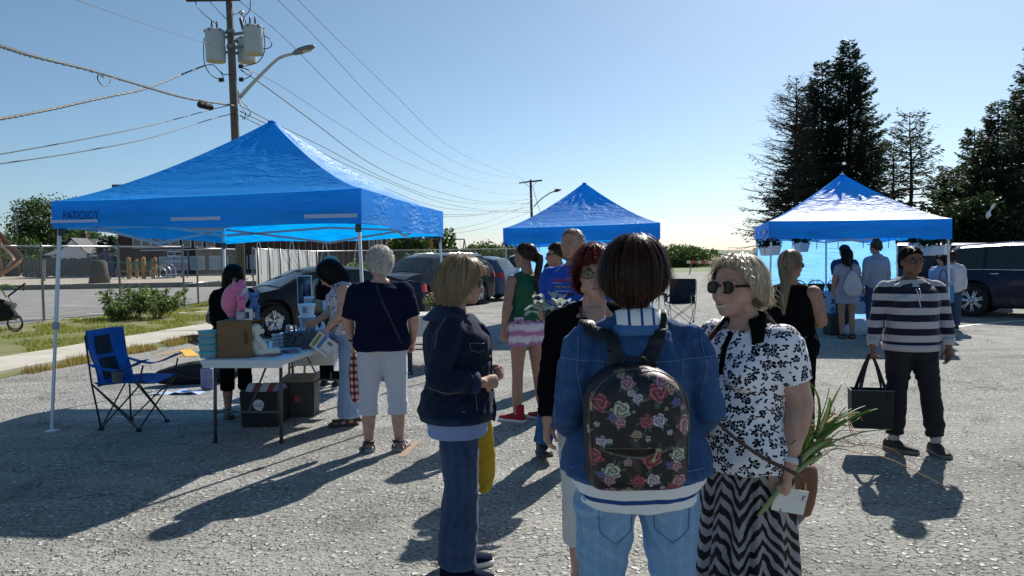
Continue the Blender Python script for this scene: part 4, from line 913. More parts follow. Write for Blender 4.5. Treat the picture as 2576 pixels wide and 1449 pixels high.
mb = MB(); mb.sweep([Q(60, 716, 0), Q(60, 733, 0), Q(56, 727, 0)], .008, n=5); mb.build('wrist_strap', M_BLK, t)
# ---------------------------------------------------------------- stalls (pop up canopies)
def fabric_blue(name, col, tcol, tr, rough=.42, spec=.45, bump=.5):
    m, t = newmat(name); co = t.n('ShaderNodeTexCoord').outputs['Object']
    n1 = t.noise(t.n('ShaderNodeMapping', {0: co, 3: (1.2, 1.2, 5)}).outputs[0], 3.2, 4, .6, .6).outputs[0]; n2 = t.noise(t.n('ShaderNodeMapping', {0: co, 3: (1, 1, 2.5)}).outputs[0], 6, 3, .5, 1.2).outputs[0]
    h = t.math('MULTIPLY_ADD', n2, .45, n1); v = t.math('MULTIPLY_ADD', n2, .2, .9)
    nrm = t.n('ShaderNodeBump', {'Height': h, 'Strength': t.math('MULTIPLY', t.ramp(t.noise(co, 1.3, 2).outputs[0], [(.40, .12), (.62, 1)]), bump), 'Distance': .055})
    b = t.n('ShaderNodeBsdfPrincipled', {'Base Color': t.mix(1.0, col, t.n('ShaderNodeCombineColor', {0: v, 1: v, 2: v}), 'MULTIPLY'), 'Roughness': rough, 'Specular IOR Level': spec, 'Normal': nrm})
    x = t.n('ShaderNodeBsdfTranslucent', {0: (*tcol, 1), 'Normal': nrm})
    t.out(t.n('ShaderNodeMixShader', {0: tr, 1: b, 2: x}).outputs[0]); return m
M_CAN = fabric_blue('canopy_blue', (.008, .28, .84), (.0, .45, 1.0), .42, .50, .36, .75)
M_CUR = fabric_blue('curtain_blue', (.07, .32, .72), (.22, .56, .98), .72, .5, .3, .8)
M_LEG = mat('white_steel', (.66, .68, .71), .4, .5, var=.04); M_TRUSS = mat('grey_truss', (.36, .39, .43), .4, .5, metal=.3)
M_STRIP = mat('hook_strip', (.40, .52, .80), .6, var=.05)
def stall(label, F, ztop, zbot, peak, foot=None, text=None, strips=(), seed=1, gr='blue pop up stalls'):
    g = np.random.RandomState(seed)
    cxy = sum((Vector((f[0], f[1])) for f in F), Vector((0, 0)))/4
    t = thing('market_stall', label, 'market stall', (cxy.x, cxy.y, 0), 0, gr)
    o = np.array((cxy.x, cxy.y, 0)); C = [np.array((f[0], f[1], 0))-o for f in F]
    pk = np.array((peak[0], peak[1], peak[2]))-o
    mb = MB(); nv, nu = 34, 44
    for s in range(4):
        a, b = C[s]*1.02, C[(s+1) % 4]*1.02; za, zb_ = ztop[s], ztop[(s+1) % 4]; ph = g.uniform(0, 6.28, 8)
        rows = []
        for j in range(nv+1):
            v = j/nv; row = []
            for i in range(nu+1):
                u = i/nu; e = a+(b-a)*u; ze = za+(zb_-za)*u; q = np.array((pk[0]*(1-v)+e[0]*v, pk[1]*(1-v)+e[1]*v, 0)); k = 2*u-1
                z = ze+(pk[2]-ze)*(.5*(1-v)**1.15+.5*(1-v)**1.5)
                z -= (1-k*k)*v*(1-v)*.17+(1-k*k)*.012*v
                wv = math.sin(u*math.pi)
                z += wv*(.016*(1-v)*v*4*math.sin(k*13/(v+.35)+ph[0]+3*v)*max(0, .75-v)+.008*math.sin(v*46+k*5*math.sin(v*7+ph[1])+ph[2])*v*(.4+.6*math.sin(k*3+ph[3])**2)+.015*math.sin(k*21*(.6+v)+11*v+ph[6])*math.sin(v*26+4*k+ph[7])*math.exp(-((v-.26)/.15)**2)*(1 if math.sin(k*4+ph[1]) > -.2 else .25)+.007*math.sin(k*27+v*21+ph[4])*math.sin(v*9+ph[5])*(1-v))
                q[2] = z; row.append(q)
            rows.append(row)
        mb.grid(rows)
    mb.build('canopy', M_CAN, t, smooth=50)
    mb = MB(); mb.ball(pk+np.array((0, 0, -.02)), (.05, .05, .02), n=12, m=6); mb.build('peak_cap', M_CAN, t, smooth=True)
    for s in range(4):
        a, b = C[s]*1.02, C[(s+1) % 4]*1.02; n_ = np.cross(b-a, (0, 0, 1)); n_ /= np.linalg.norm(n_); ph = g.uniform(0, 6.28, 6); rows = []
        for j in range(9):
            v = j/8; row = []
            for i in range(61):
                u = i/60; e = a+(b-a)*u; z0 = ztop[s]+(ztop[(s+1) % 4]-ztop[s])*u-.012*math.sin(math.pi*u); z1 = zbot[s]+(zbot[(s+1) % 4]-zbot[s])*u+.012*math.sin(3*math.pi*u+ph[0])
                off = (.012*v+.010*v*math.sin(u*17+ph[1])+.006*math.sin(u*43+v*5+ph[2])*v)*math.sin(math.pi*min(1, u*1.02))
                q = e+n_*off; q[2] = z0+(z1-z0)*v; row.append(q)
            rows.append(row)
        mb = MB(); mb.grid(rows, flip=True); mb.build('valance', M_CAN, t, smooth=True)
        for (u0, u1, vv, hh) in [q[1:] for q in strips if q[0] == s]:
            mb = MB(); rows = []
            for v2 in (vv, vv+hh):
                row = []
                for i in range(9):
                    u = u0+(u1-u0)*i/8; e = a+(b-a)*u+n_*.034; z0 = ztop[s]+(ztop[(s+1) % 4]-ztop[s])*u; z1 = zbot[s]+(zbot[(s+1) % 4]-zbot[s])*u; e[2] = z0+(z1-z0)*v2; row.append(e)
                rows.append(row)
            mb.grid(rows, flip=True); mb.build('hook_strip', M_STRIP, t)
        # scissor truss under the eave
        hi = min(ztop[s], ztop[(s+1) % 4])-.10; lo = min(zbot[s], zbot[(s+1) % 4])-.015
        def pt(u, z): q = C[s]*.975+(C[(s+1) % 4]-C[s])*.975*u; return (q[0], q[1], z)
        for (u0, z0, u1, z1) in ((.01, hi, .5, lo), (.01, lo+.12, .5, hi), (.5, hi, .99, lo+.12), (.5, lo, .99, hi)):
            mb = MB(); mb.beam(pt(u0, z0), pt(u1, z1), .016, .028); mb.build('truss_bar', M_TRUSS, t)
        f = (foot or F)[s]; fo_ = np.array((f[0], f[1], 0))-o; top = C[s]*.985; top[2] = ztop[s]-.06; mid = fo_+(top-fo_)*.5
        mb = MB(); mb.sweep([mid-(mid-fo_)*.06, top], .019, n=4, ref=(1, 1, 0)); lg = mb.build('leg', M_LEG, t)
        mb = MB(); mb.sweep([fo_, mid], .0155, n=4, ref=(1, 1, 0)); mb.build('inner_tube', M_LEG, lg)
        mb = MB(); mb.box((fo_[0], fo_[1], .005), (.09, .09, .01)); mb.build('foot_plate', M_LEG, lg)
        mb = MB(); mb.box(tuple(mid-(mid-fo_)*.05), (.052, .052, .07), bev=.008); mb.build('slider', mat('grey_plastic', (.30, .33, .36), .5), lg)
        mb = MB(); mb.box((top[0], top[1], zbot[s]-.03), (.05, .05, .08), bev=.008); mb.build('corner_bracket', mat('dark_plastic_b', (.04, .045, .05), .5), lg)
    if text:
        tx, s, u0, u1, vv, sz = text
        cu = bpy.data.curves.new('lettering', 'FONT'); cu.body = tx; cu.size = sz; cu.extrude = .001; cu.resolution_u = 2
        tob = bpy.data.objects.new('lettering_tmp', cu); COL.objects.link(tob); bpy.context.view_layer.update()
        me = bpy.data.meshes.new_from_object(tob.evaluated_get(bpy.context.evaluated_depsgraph_get())); bpy.data.objects.remove(tob)
        me.materials.clear(); me.materials.append(mat('print_navy', (.004, .03, .15), .6)); wx = max(v.co.x for v in me.vertices)
        a, b = C[s]*1.02, C[(s+1) % 4]*1.02; d_ = (b-a); n_ = np.cross(d_, (0, 0, 1)); n_ /= np.linalg.norm(n_)
        for v in me.vertices:
            u = u0+(u1-u0)*v.co.x/wx; e = a+d_*u+n_*.030; z0 = ztop[s]+(ztop[(s+1) % 4]-ztop[s])*u; z1 = zbot[s]+(zbot[(s+1) % 4]-zbot[s])*u
            v.co = (e[0], e[1], z0+(z1-z0)*vv+v.co.y)
        link('lettering', me, t)
    return t, C, o
def lettering(body, size, m, parent, loc, rot=(0, 0, 0), name='lettering'):
    cu = bpy.data.curves.new(name, 'FONT'); cu.body = body; cu.size = size; cu.resolution_u = 2; cu.align_x = 'CENTER'; cu.extrude = size*.02
    ob = bpy.data.objects.new('tmp', cu); COL.objects.link(ob); bpy.context.view_layer.update()
    me = bpy.data.meshes.new_from_object(ob.evaluated_get(bpy.context.evaluated_depsgraph_get())); bpy.data.objects.remove(ob)
    me.materials.clear(); me.materials.append(m); o = link(name, me, parent, loc); o.rotation_euler = rot; return o
FLf, FRf = gnd(130, 1085), gnd(929, 1088)
FA = [(at(143, 540, FLf.y).x, FLf.y), (at(904, 520, FRf.y).x, FRf.y), (at(1108, 560, 9.75).x, 9.75), (at(561, 590, 10.05).x, 10.05)]
FLf.x -= .0
zt = [at(134, 507, FA[0][1]).z, at(903, 474, FA[1][1]).z, at(1108, 532, FA[2][1]).z, at(562, 560, FA[3][1]).z]
zb = [at(134, 575, FA[0][1]).z, at(903, 565, FA[1][1]).z, at(1108, 597, FA[2][1]).z, at(562, 613, FA[3][1]).z]
pa = at(684, 303, 8.45)
stall('large blue pop up stall nearest the camera, over the table of jars and plush toys', FA, zt, zb, pa, [FLf, FRf, (FA[2][0]+.06, 9.85), (FA[3][0]-.03, 10.1)],
      ('PATIOJOY', 0, .045, .165, .70, .115), [(0, .005, .16, .70, .11), (0, .40, .56, .70, .11), (0, .825, .99, .70, .11), (2, .72, .88, .86, .10), (2, .02, .14, .86, .10)], 1)
FB = [(at(1270, 600, 14.9).x, 14.9), (at(1657, 600, 14.6).x, 14.6), (at(1640, 600, 17.7).x, 17.7), (at(1303, 600, 18.0).x, 18.0)]
zt2 = [at(1268, 574, 14.9).z, at(1658, 560, 14.6).z, at(1640, 575, 17.7).z, at(1303, 588, 18).z]; zb2 = [at(1268, 613, 14.9).z, at(1658, 601, 14.6).z, at(1640, 606, 17.7).z, at(1303, 622, 18).z]
tb, CB, oB = stall('middle blue pop up stall behind the tall man and the ponytailed girl', FB, zt2, zb2, at(1470, 459, 16.3), None, None, [], 4)
FC = [(at(1938, 600, 13.4).x, 13.4), (at(2389, 600, 12.78).x, 12.78), (at(2258, 600, 15.8).x, 15.8), (at(1902, 600, 16.4).x, 16.4)]
zt3 = [at(1938, 556, 13.4).z, at(2389, 550, 12.78).z, at(2258, 575, 15.8).z, at(1902, 571, 16.4).z]; zb3 = [at(1938, 600, 13.4).z, at(2389, 600, 12.78).z, at(2258, 605, 15.8).z, at(1902, 603, 16.4).z]
tc, CC, oC = stall('right blue pop up stall with hanging planters in front of the tall spruces', FC, zt3, zb3, at(2118, 437, 14.6), [(FC[0][0]-.03, 13.4), gnd(2389, 857), FC[2], FC[3]], None, [(3, .1, .22, .5, .2), (3, .4, .52, .5, .2), (3, .75, .9, .5, .2)], 6)
def curtain(parent, a, b, z1, z0, seed, mid=True, panels=2):
    g = np.random.RandomState(seed); a, b = np.array(a), np.array(b)
    for p_ in range(panels):
        A = a+(b-a)*p_/panels; B = a+(b-a)*(p_+1)/panels; n_ = np.cross(B-A, (0, 0, 1)); n_ /= np.linalg.norm(n_); ph = g.uniform(0, 6.28, 8); rows = []
        for j in range(33):
            v = j/32; row = []
            for i in range(41):
                u = i/40; q = A+(B-A)*u+n_*(.02*math.sin(u*9+ph[0]+v*2)+.008*math.sin(u*23+v*8+ph[1])+.006*math.sin(v*30+u*6+ph[2])*math.sin(u*7+ph[3])); q[2] = z1+(z0-z1)*v; row.append(q)
            rows.append(row)
        mb = MB(); mb.grid(rows); mb.build('back_curtain', M_CUR, parent, smooth=True)
        if p_:
            mb = MB(); mb.sweep([(A[0], A[1]-.03, z0), (A[0], A[1]-.03, z1)], .024, n=6); mb.build('curtain_pole', M_LEG, parent)
        for u in (.15, .5, .85):
            q = A+(B-A)*u; mb = MB(); mb.sweep([(q[0], q[1]-.03, z1), (q[0]+.03, q[1]-.04, z1-.10), (q[0]+.02, q[1]-.04, z1-.24)], .009, n=4); mb.build('tie_strap', mat('strap_blue', (.02, .10, .35), .6), parent)
        mb = MB(); mb.sweep([(A[0], A[1]-.04, z1), (B[0], B[1]-.04, z1)], .012, n=5); mb.build('curtain_hem', mat('strap_blue', (.02, .10, .35), .6), parent)
curtain(tb, CB[3]*1.0, CB[2]*1.0, 1.86, .12, 3, panels=1); curtain(tc, CC[3], CC[2], 1.84, .10, 5)
for c_, d_ in ((CB[2], CB[1]),): pass
# ---------------------------------------------------------------- furniture
M_TTOP = mat('white_table_plastic', (.68, .70, .74), .45, .4, var=.05); M_TLEG = mat('dark_leg_steel', (.07, .075, .085), .4, .5, metal=.3)
def folding_table(label, c, rz, L, W, H=.74, legm=None, name='folding_table'):
    t = thing(name, label, 'table', (c[0], c[1], 0), rz); mb = MB(); mb.box((0, 0, H-.024), (W, L, .045), bev=.012); mb.build('tabletop', M_TTOP, t)
    for e in (-1, 1): mb = MB(); mb.box((0, e*(L/2-.02), H-.055), (W*.94, .03, .03)); mb.build('end_rim', M_TTOP, t)
    for e in (-1, 1):
        for s in (-1, 1):
            mb = MB(); mb.sweep([(s*W*.40, e*(L/2-.12), H-.04), (s*W*.40, e*(L/2-.08), .02)], .0155, n=8); lg = mb.build('leg', legm or M_TLEG, t, smooth=True)
            mb = MB(); mb.lathe([(.02, 0), (.02, .035)], (s*W*.40, e*(L/2-.08), 0), 8); mb.build('leg_cap', M_BLK, lg)
        mb = MB(); mb.sweep([(-W*.4, e*(L/2-.1), .27), (W*.4, e*(L/2-.1), .27)], .011, n=6); mb.build('cross_bar', legm or M_TLEG, t)
        mb = MB(); mb.sweep([(0, e*(L/2-.1), .27), (0, e*(L/2-.55), H-.06)], .010, n=6); mb.build('brace', legm or M_TLEG, t)
    return t
T1a, T1b = gnd(497, 907, .74), gnd(716, 904, .74)
ax = (T1b-T1a).normalized(); ay = Vector((-ax.y, ax.x, 0)); rzT = math.atan2(ax.y, ax.x)-.09; ay = Vector((-math.sin(rzT), math.cos(rzT), 0)); ax = Vector((math.cos(rzT), math.sin(rzT), 0))
Tc = (T1a+T1b)/2+ay*.93; folding_table('white folding table under the big stall holding plush toys and leaflets', Tc, rzT, 1.86, (T1b-T1a).length)
folding_table('second white folding table with brown legs behind the first one', (at(835, 880, 9.2).x, 9.2), rzT+R(90), 1.1, .6, .70, mat('brown_leg_steel', (.16, .11, .05), .45, metal=.3))
def camp_chair(label, c, rz, fab, panel, seat_z=.43, top_z=.92, w=.52, name='camp_chair', legm=None):
    # faces +x locally
    t = thing(name, label, 'camping chair', c, rz); lm = legm or mat('gunmetal', (.05, .055, .06), .4, metal=.6); h = w/2
    F_ = {'bl': (-.21, h-.05), 'br': (-.21, -h+.05), 'fl': (.2, h-.05), 'fr': (.2, -h+.05)}
    T_ = {'bl': (-.25, h), 'br': (-.25, -h), 'fl': (.27, h), 'fr': (.27, -h)}
    for k in ('bl', 'br'):
        f, q = F_[k], T_[k]; mb = MB(); mb.sweep([(f[0], f[1], .02), (q[0], q[1], seat_z), (q[0]-.05, q[1], top_z-.04)], .009, n=6); mb.build('back_post', lm, t, smooth=True)
    for k in ('fl', 'fr'):
        q = T_[k]; mb = MB(); mb.sweep([(q[0]-.02, q[1], seat_z-.02), (q[0]+.04, q[1], .63)], .009, n=6); mb.build('arm_post', lm, t)
    for a_, b_ in (('bl', 'fl'), ('fl', 'bl'), ('br', 'fr'), ('fr', 'br'), ('bl', 'br'), ('br', 'bl'), ('fl', 'fr'), ('fr', 'fl')):
        f, q = F_[a_], T_[b_]; mb = MB(); mb.sweep([(f[0], f[1], .02), (q[0], q[1], seat_z)], .008, n=6); mb.build('cross_leg', lm, t)
    for k, f in F_.items(): mb = MB(); mb.box((f[0], f[1], .015), (.045, .045, .03), bev=.008); mb.build('foot', M_BLK, t)
    rows = []
    for i in range(15):      # seat, slung
        u = i/14; rows.append([(-.24+.53*u, (-h+.01)+(w-.02)*v, seat_z+.01-.055*math.sin(math.pi*v)**.8*(1-.2*u)+.02*u-.008*math.sin(5*u+9*v)) for v in np.linspace(0, 1, 15)])
    mb = MB(); mb.grid(rows); s_ = mb.build('seat', fab, t, smooth=True); sm = s_.modifiers.new('thick', 'SOLIDIFY'); sm.thickness = .006
    rows = []
    for i in range(19):
        u = i/18; z = seat_z-.03+(top_z-seat_z+.03)*u; rows.append([(-.19-.11*u+.03*math.sin(u*7)*.4-.045*math.sin(math.pi*v)+.008*math.sin(9*v+5*u), (-h+.012)+(w-.024)*v, z) for v in np.linspace(0, 1, 15)])
    mb = MB(); mb.grid(rows); s_ = mb.build('backrest', fab, t, smooth=True); sm = s_.modifiers.new('thick', 'SOLIDIFY'); sm.thickness = .006
    if panel:
        for (u0, u1) in ((.10, .48), (.55, .88)):
            rr = []
            for u in np.linspace(u0, u1, 8):
                z = seat_z-.03+(top_z-seat_z+.03)*u; rr.append([(-.19-.11*u+.03*math.sin(u*7)*.4-.045*math.sin(math.pi*v)+.008*math.sin(9*v+5*u)+.012, (-h+.012)+(w-.024)*v, z) for v in np.linspace(.27, .68, 8)])
            mb = MB(); mb.grid(rr); mb.build('mesh_panel', panel, s_, smooth=True)
    for s in (-1, 1):
        rr = []
        for i in range(15):
            u = i/14; rr.append([(-.27+.6*u, s*h+q*.045*(.5+.8*u), .60+.03*abs(2*u-1)-.05*math.sin(math.pi*u)+.05*u) for q in (-1, -.3, .3, 1)])
        mb = MB(); mb.grid(rr); a_ = mb.build('armrest', fab, t, smooth=True); sm = a_.modifiers.new('thick', 'SOLIDIFY'); sm.thickness = .008
    mb = MB(); mb.lathe([(.045, 0), (.05, .1)], (.05, -h-.02, .48), 12, cap=False); mb.build('cup_holder', mat('cup_mesh', (.10, .11, .12), .7), t)
    return t
ch = gnd(343, 1073); camp_chair('blue folding camp chair with black mesh panels beside the big stall leg', (ch.x-.02, ch.y+.02, 0), R(-12), mat('chair_blue', (.01, .13, .46), .55, .3, bump=.3, bs=25, trans=.15), mat('chair_mesh', (.006, .007, .01), .7), .45, .95, .5)
b = gnd(1712, 812); camp_chair('black folding camp chair standing alone in the sunlit lot right of the middle stall', (b.x, b.y, 0), R(-115), mat('chair_black', (.010, .010, .013), .7), None, .45, .98, .60, legm=mat('pale_leg_steel', (.35, .36, .37), .35, metal=.7))
# ---------------------------------------------------------------- goods
def on(px, py, z=.745): return gnd(px, py, z)
def simple(name, label, cat, loc, rz=0, group=None): return thing(name, label, cat, loc, rz, group)
M_WOOD = mat('crate_wood', (.20, .115, .055), .75, var=.35, vs=7, stretch=(1, 1, 6), bump=.3, bs=12); M_CARD = mat('cardboard', (.30, .20, .11), .8, var=.1)
M_WPL = mat('white_plastic', (.70, .73, .78), .35, .4, var=.03); M_CLR = mat('clear_plastic', (.45, .55, .68), .2, .6, trans=.4); M_TEAL = mat('teal_lid', (.05, .42, .48), .35); M_TEALB = mat('teal_body', (.30, .52, .62), .3, trans=.3)
def crate(label, loc, rz, w_, d_, h_, th=.018):
    t = thing('wooden_crate', label, 'crate', loc, rz)
    for nm, c, s in (('end_board', (-w_/2+th/2, 0, h_/2), (th, d_, h_)), ('end_board', (w_/2-th/2, 0, h_/2), (th, d_, h_)), ('top_board', (0, 0, h_-th/2), (w_-2*th-.004, d_-.004, th)), ('bottom_board', (0, 0, th/2), (w_-2*th-.004, d_-.004, th)), ('back_board', (0, d_/2-th/2, h_/2), (w_-2*th-.004, th, h_-2*th-.004))):
        mb = MB(); mb.box(c, s); mb.build(nm, M_WOOD, t)
    return t
# big crate: its closed long side shows to the camera
c1 = on(588, 898); t = thing('wooden_crate', 'large brown wooden crate standing upright on the near table with toys on top', 'crate', (c1.x+.02, c1.y+.14, .742), rzT+.12)
for nm, c, s in (('front_board', (0, -.155, .16), (.30, .018, .32)), ('back_board', (0, .155, .16), (.30, .018, .32)), ('side_board', (-.141, 0, .16), (.018, .29, .32)), ('top_board', (0, 0, .311), (.26, .29, .018)), ('bottom_board', (0, 0, .009), (.26, .29, .018))):
    mb = MB(); mb.box(c, s); mb.build(nm, M_WOOD, t)
mb = MB(); mb.sweep([(.10, -.17, .13), (.10, -.17, .22)], (.011), n=8, cap='round'); mb.build('handle_slot', mat('dark_slot', (.10, .06, .035), .9), t)
ctop = Vector((c1.x+.02, c1.y+.14, .742+.322))
# stacked teal tubs
for k in range(4):
    q = on(522, 902); t = thing('food_tub', ['lowest', 'second lowest', 'third', 'topmost'][k]+' teal lidded tub in the stack at the near left table corner', 'tub', (q.x-.02, q.y+.09, .743+k*.060), rzT, 'stack of teal tubs')
    mb = MB(); mb.lathe([(.075, 0), (.085, .045)], n=20); mb.build('tub_body', M_TEALB, t, smooth=35); mb = MB(); mb.lathe([(.09, .045), (.09, .056), (.086, .059)], n=20); mb.build('lid', M_TEAL, t, smooth=35)
# soft toys
def blob(mb, voxel, smooth=3, name='skin'):
    me = mb.mesh('tmp', []); ob = bpy.data.objects.new('tmp', me); BCOL.objects.link(ob)
    md = ob.modifiers.new('r', 'REMESH'); md.mode = 'VOXEL'; md.voxel_size = voxel; md.use_smooth_shade = True
    if smooth: sm = ob.modifiers.new('s', 'SMOOTH'); sm.iterations = smooth; sm.factor = .5
    BSC.view_layers[0].update(); dg = BSC.view_layers[0].depsgraph; dg.update()
    out = bpy.data.meshes.new_from_object(ob.evaluated_get(dg)); out.name = name
    bpy.data.objects.remove(ob); bpy.data.meshes.remove(me); out.materials.clear(); return out
BSC = bpy.data.scenes.new('scratch'); BCOL = BSC.collection
def plush(me_mb, name_mat, voxel=.006): me = blob(me_mb, voxel); me.materials.append(name_mat); return me
M_LAMB = mat('cream_plush', (.82, .79, .68), .95, .1, sheen=.5, bump=.8, bs=160); M_PINK = mat('pink_plush', (.72, .20, .36), .95, .1, sheen=.6, bump=.6, bs=160); M_HPINK = mat('hot_pink_fluff', (.80, .10, .30), .95, sheen=.6, bump=1, bs=160)
q = on(632, 897); t = thing('plush_lamb', 'cream coloured plush lamb sitting at the near edge of the table', 'plush toy', (q.x, q.y+.09, .742), R(-75))
mb = MB(); mb.ball((0, 0, .09), (.068, .075, .095), n=14, m=10); mb.sweep([(0, 0, .13), (0, .005, .20)], .045, n=10, cap='round'); mb.ball((0, .012, .235), (.05, .058, .05), n=14, m=10); mb.ball((0, .062, .215), (.027, .03, .026))
for s in (-1, 1): mb.sweep([(s*.045, .03, .035), (s*.055, .12, .03), (s*.05, .19, .032)], [.032, .028, .030], n=8, cap='round'); mb.sweep([(s*.05, .02, .16), (s*.065, .07, .11), (s*.05, .09, .07)], [.024, .022, .024], n=8, cap='round'); mb.sweep([(s*.04, -.01, .25), (s*.075, -.02, .22)], [(.02, .008), (.018, .007)], n=8, cap='round')
link('body', plush(mb, M_LAMB), t)
for s in (-1, 1): mb = MB(); mb.ball((s*.024, .065, .24), .006, n=8, m=6); mb.build('eye', M_BLK, t, smooth=True); 
mb = MB(); mb.sweep([(0, .06, .045), (0, .17, .035), (.0, .20, .04)], [.022, .020, .024], n=8, cap='round')
t = thing('plush_squeeze_toy', 'big pink egg shaped plush pillow with a white face and fluffy forelock on the crate', 'plush toy', ctop+Vector((-.02, .0, .10)), R(-70))
mb = MB(); mb.sweep([(0, -.05, -.04), (0, -.055, .03), (0, -.03, .13), (0, .03, .19)], [.05, .085, .085, .05], n=16, k=4, cap='round'); link('body', plush(mb, M_PINK), t)
mb = MB(); mb.sweep([(0, .015, .03), (0, .035, .10), (0, .05, .15)], [.045, .06, .045], n=14, k=3, cap='round'); link('face', plush(mb, mat('white_plush', (.7, .68, .72), .95, sheen=.5)), t)
mb = MB(); mb.ball((0, .035, .225), (.03, .028, .03)); mb.build('forelock', M_HPINK, t, smooth=True)
mb = MB(); mb.sweep([(0, .045, .22), (0, .10, .27)], [.012, .002], n=8); mb.build('horn', MC['white_plush'], t)
for s in (-1, 1): mb = MB(); mb.sweep([(s*.05, -.02, .19), (s*.055, -.03, .235)], [.02, .012], n=8, cap='round'); mb.build('ear', M_PINK, t, smooth=True)
def small_plush(label, loc, rz, m_, k=1.0):
    t = thing('small_plush_toy', label, 'plush toy', loc, rz, 'small plush toys in clear boxes'); mb = MB()
    mb.ball((0, 0, .045*k), (.035*k, .03*k, .045*k)); mb.ball((0, .005, .11*k), (.045*k, .038*k, .038*k))
    for s in (-1, 1): mb.sweep([(s*.02*k, 0, .13*k), (s*.045*k, -.01, .16*k)], [(.016*k, .008), (.012*k, .006)], n=8, cap='round'); mb.ball((s*.035*k, .025, .02), (.016*k, .025*k, .016*k))
    link('body', plush(mb, m_, .005), t)
    for s in (-1, 1): mb = MB(); mb.ball((s*.017*k, .04*k, .115*k), .007*k, n=8, m=6); mb.build('eye', M_BLK, t, smooth=True)
    return t
small_plush('small pink plush toy perched in front of the big pink one', ctop+Vector((.05, -.10, .075)), R(-150), M_PINK); small_plush('small blue plush toy standing on a clear box on the crate', ctop+Vector((.13, -.02, .09)), R(-150), mat('blue_plush', (.06, .16, .42), .95, sheen=.5))
def gift_box(label, loc, rz, s, m_, lm): 
    t = thing('gift_box', label, 'box', loc, rz, 'clear gift boxes on the crate'); mb = MB(); mb.box((0, 0, s[2]/2), s, bev=.003); mb.build('box_body', m_, t)
    mb = MB(); mb.box((0, -s[1]/2-.002, s[2]*.45), (s[0]*.7, .003, s[2]*.6)); mb.build('label_panel', lm, t)
gift_box('clear gift box with a pale label under the small pink plush', ctop+Vector((.05, -.10, 0)), rzT, (.075, .07, .078), M_CLR, mat('label_lilac', (.45, .4, .55), .6)); gift_box('blue gift box under the small blue plush', ctop+Vector((.13, -.02, 0)), rzT, (.075, .07, .09), mat('box_blue', (.03, .09, .25), .3), mat('label_white', (.7, .7, .72), .6))
gift_box('white printed carton at the front of the crate top', ctop+Vector((.115, -.115, 0)), rzT, (.05, .05, .10), MC['label_white'], mat('label_dark', (.03, .04, .08), .5))
# leaflets, jars and boxes down the table
def stack(name, label, cat, loc, rz, s, n, mats, gr, dz=.004):
    for k in range(n):
        mb = MB(); mb.box((0, 0, dz/2), (s[0], s[1], dz*.8)); o = mb.build(name, mats[k % len(mats)], loc=(loc[0]+rnd.uniform(-.02, .02), loc[1]+rnd.uniform(-.02, .02), loc[2]+k*dz)); o.rotation_euler = (0, 0, rz+rnd.uniform(-.5, .5))
        tag(o, (label[k % len(label)] if isinstance(label, list) else label), cat, gr)
cols = [mat('leaflet_white', (.62, .63, .66), .5), mat('leaflet_navy', (.03, .05, .14), .5), mat('leaflet_lilac', (.34, .30, .42), .5), mat('leaflet_red', (.35, .07, .06), .5), mat('leaflet_blue', (.08, .2, .45), .5)]
for i, (px, py) in enumerate([(690, 893), (735, 885), (775, 876), (810, 868), (845, 862), (700, 885)]):
    q = on(px, py); pn_ = ['beside the knee of the plush lamb', 'in the second pile from the lamb', 'in the third pile from the lamb', 'in the fourth pile along the table edge', 'in the last pile by the leaning woman', 'at the foot of the plush lamb'][i]; stack('leaflet', [c_+' leaflet '+pn_ for c_ in ('white', 'navy', 'lilac', 'red')], 'leaflet', (q.x, q.y, .744), rzT+i, (.10, .15), 4, cols, 'leaflets spread on the near table')
rows_ = [(668, 868, 3), (690, 862, 4), (705, 860, 4), (720, 858, 4), (735, 856, 3)]
for i, (px, py, n_) in enumerate(rows_):
    for k in range(n_):
        q = on(px, py+14); t = thing('small_jar', ['lowest', 'second', 'third', 'top'][k]+' small jar of the '+['stack touching the lamb', 'second stack from the lamb', 'middle stack behind the lamb', 'fourth stack from the lamb', 'stack nearest the patterned box'][i], 'jar', (q.x, q.y+.02, .743+k*.034), 0, 'stacked small jars behind the lamb')
        mb = MB(); mb.lathe([(.026, 0), (.027, .022)], n=12); mb.build('jar_body', mat('jar_lilac', (.36, .33, .42), .3), t, smooth=35); mb = MB(); mb.lathe([(.029, .022), (.029, .031), (.026, .033)], n=12); mb.build('lid', M_WPL, t, smooth=35)
q = on(745, 872); t = thing('patterned_box', 'long grey patterned open box behind the small jars', 'box', (q.x+.03, q.y+.10, .743), rzT+.2); mb = MB(); mb.box((0, 0, .07), (.34, .17, .14), bev=.004)
def pat_mat():
    m, t = newmat('grey_damask'); co = t.n('ShaderNodeTexCoord').outputs['Object']; v = t.vor(co, 22).outputs[0]
    t.out(t.n('ShaderNodeBsdfPrincipled', {'Base Color': t.ramp(v, [(.3, (.03, .035, .05)), (.42, (.10, .11, .13))]), 'Roughness': .6}).outputs[0]); return m
mb.build('box_body', pat_mat(), t)
for k in range(5): mb = MB(); mb.box((-.13+.06*k, 0, .165), (.01, .14, .08), .1*k); mb.build('divider_card', cols[k], t)
def bucket(label, loc, r, h, fill=None):
    t = thing('plastic_bucket', label, 'bucket', loc, 0, 'white buckets stacked on the table'); mb = MB(); mb.lathe([(r*.82, 0), (r*.97, h*.85), (r, h*.86)], n=24); mb.build('bucket_body', fill or M_WPL, t, smooth=35)
    mb = MB(); mb.lathe([(r*1.05, h*.86), (r*1.05, h*.97), (r*.98, h)], n=24); mb.build('lid', M_WPL, t, smooth=35); mb = MB(); mb.box((0, -r*.95, h*.5), (.04, .004, .06)); mb.build('label_panel', mat('label_grey', (.25, .26, .3), .5), t)
q = on(738, 862); zz = .742
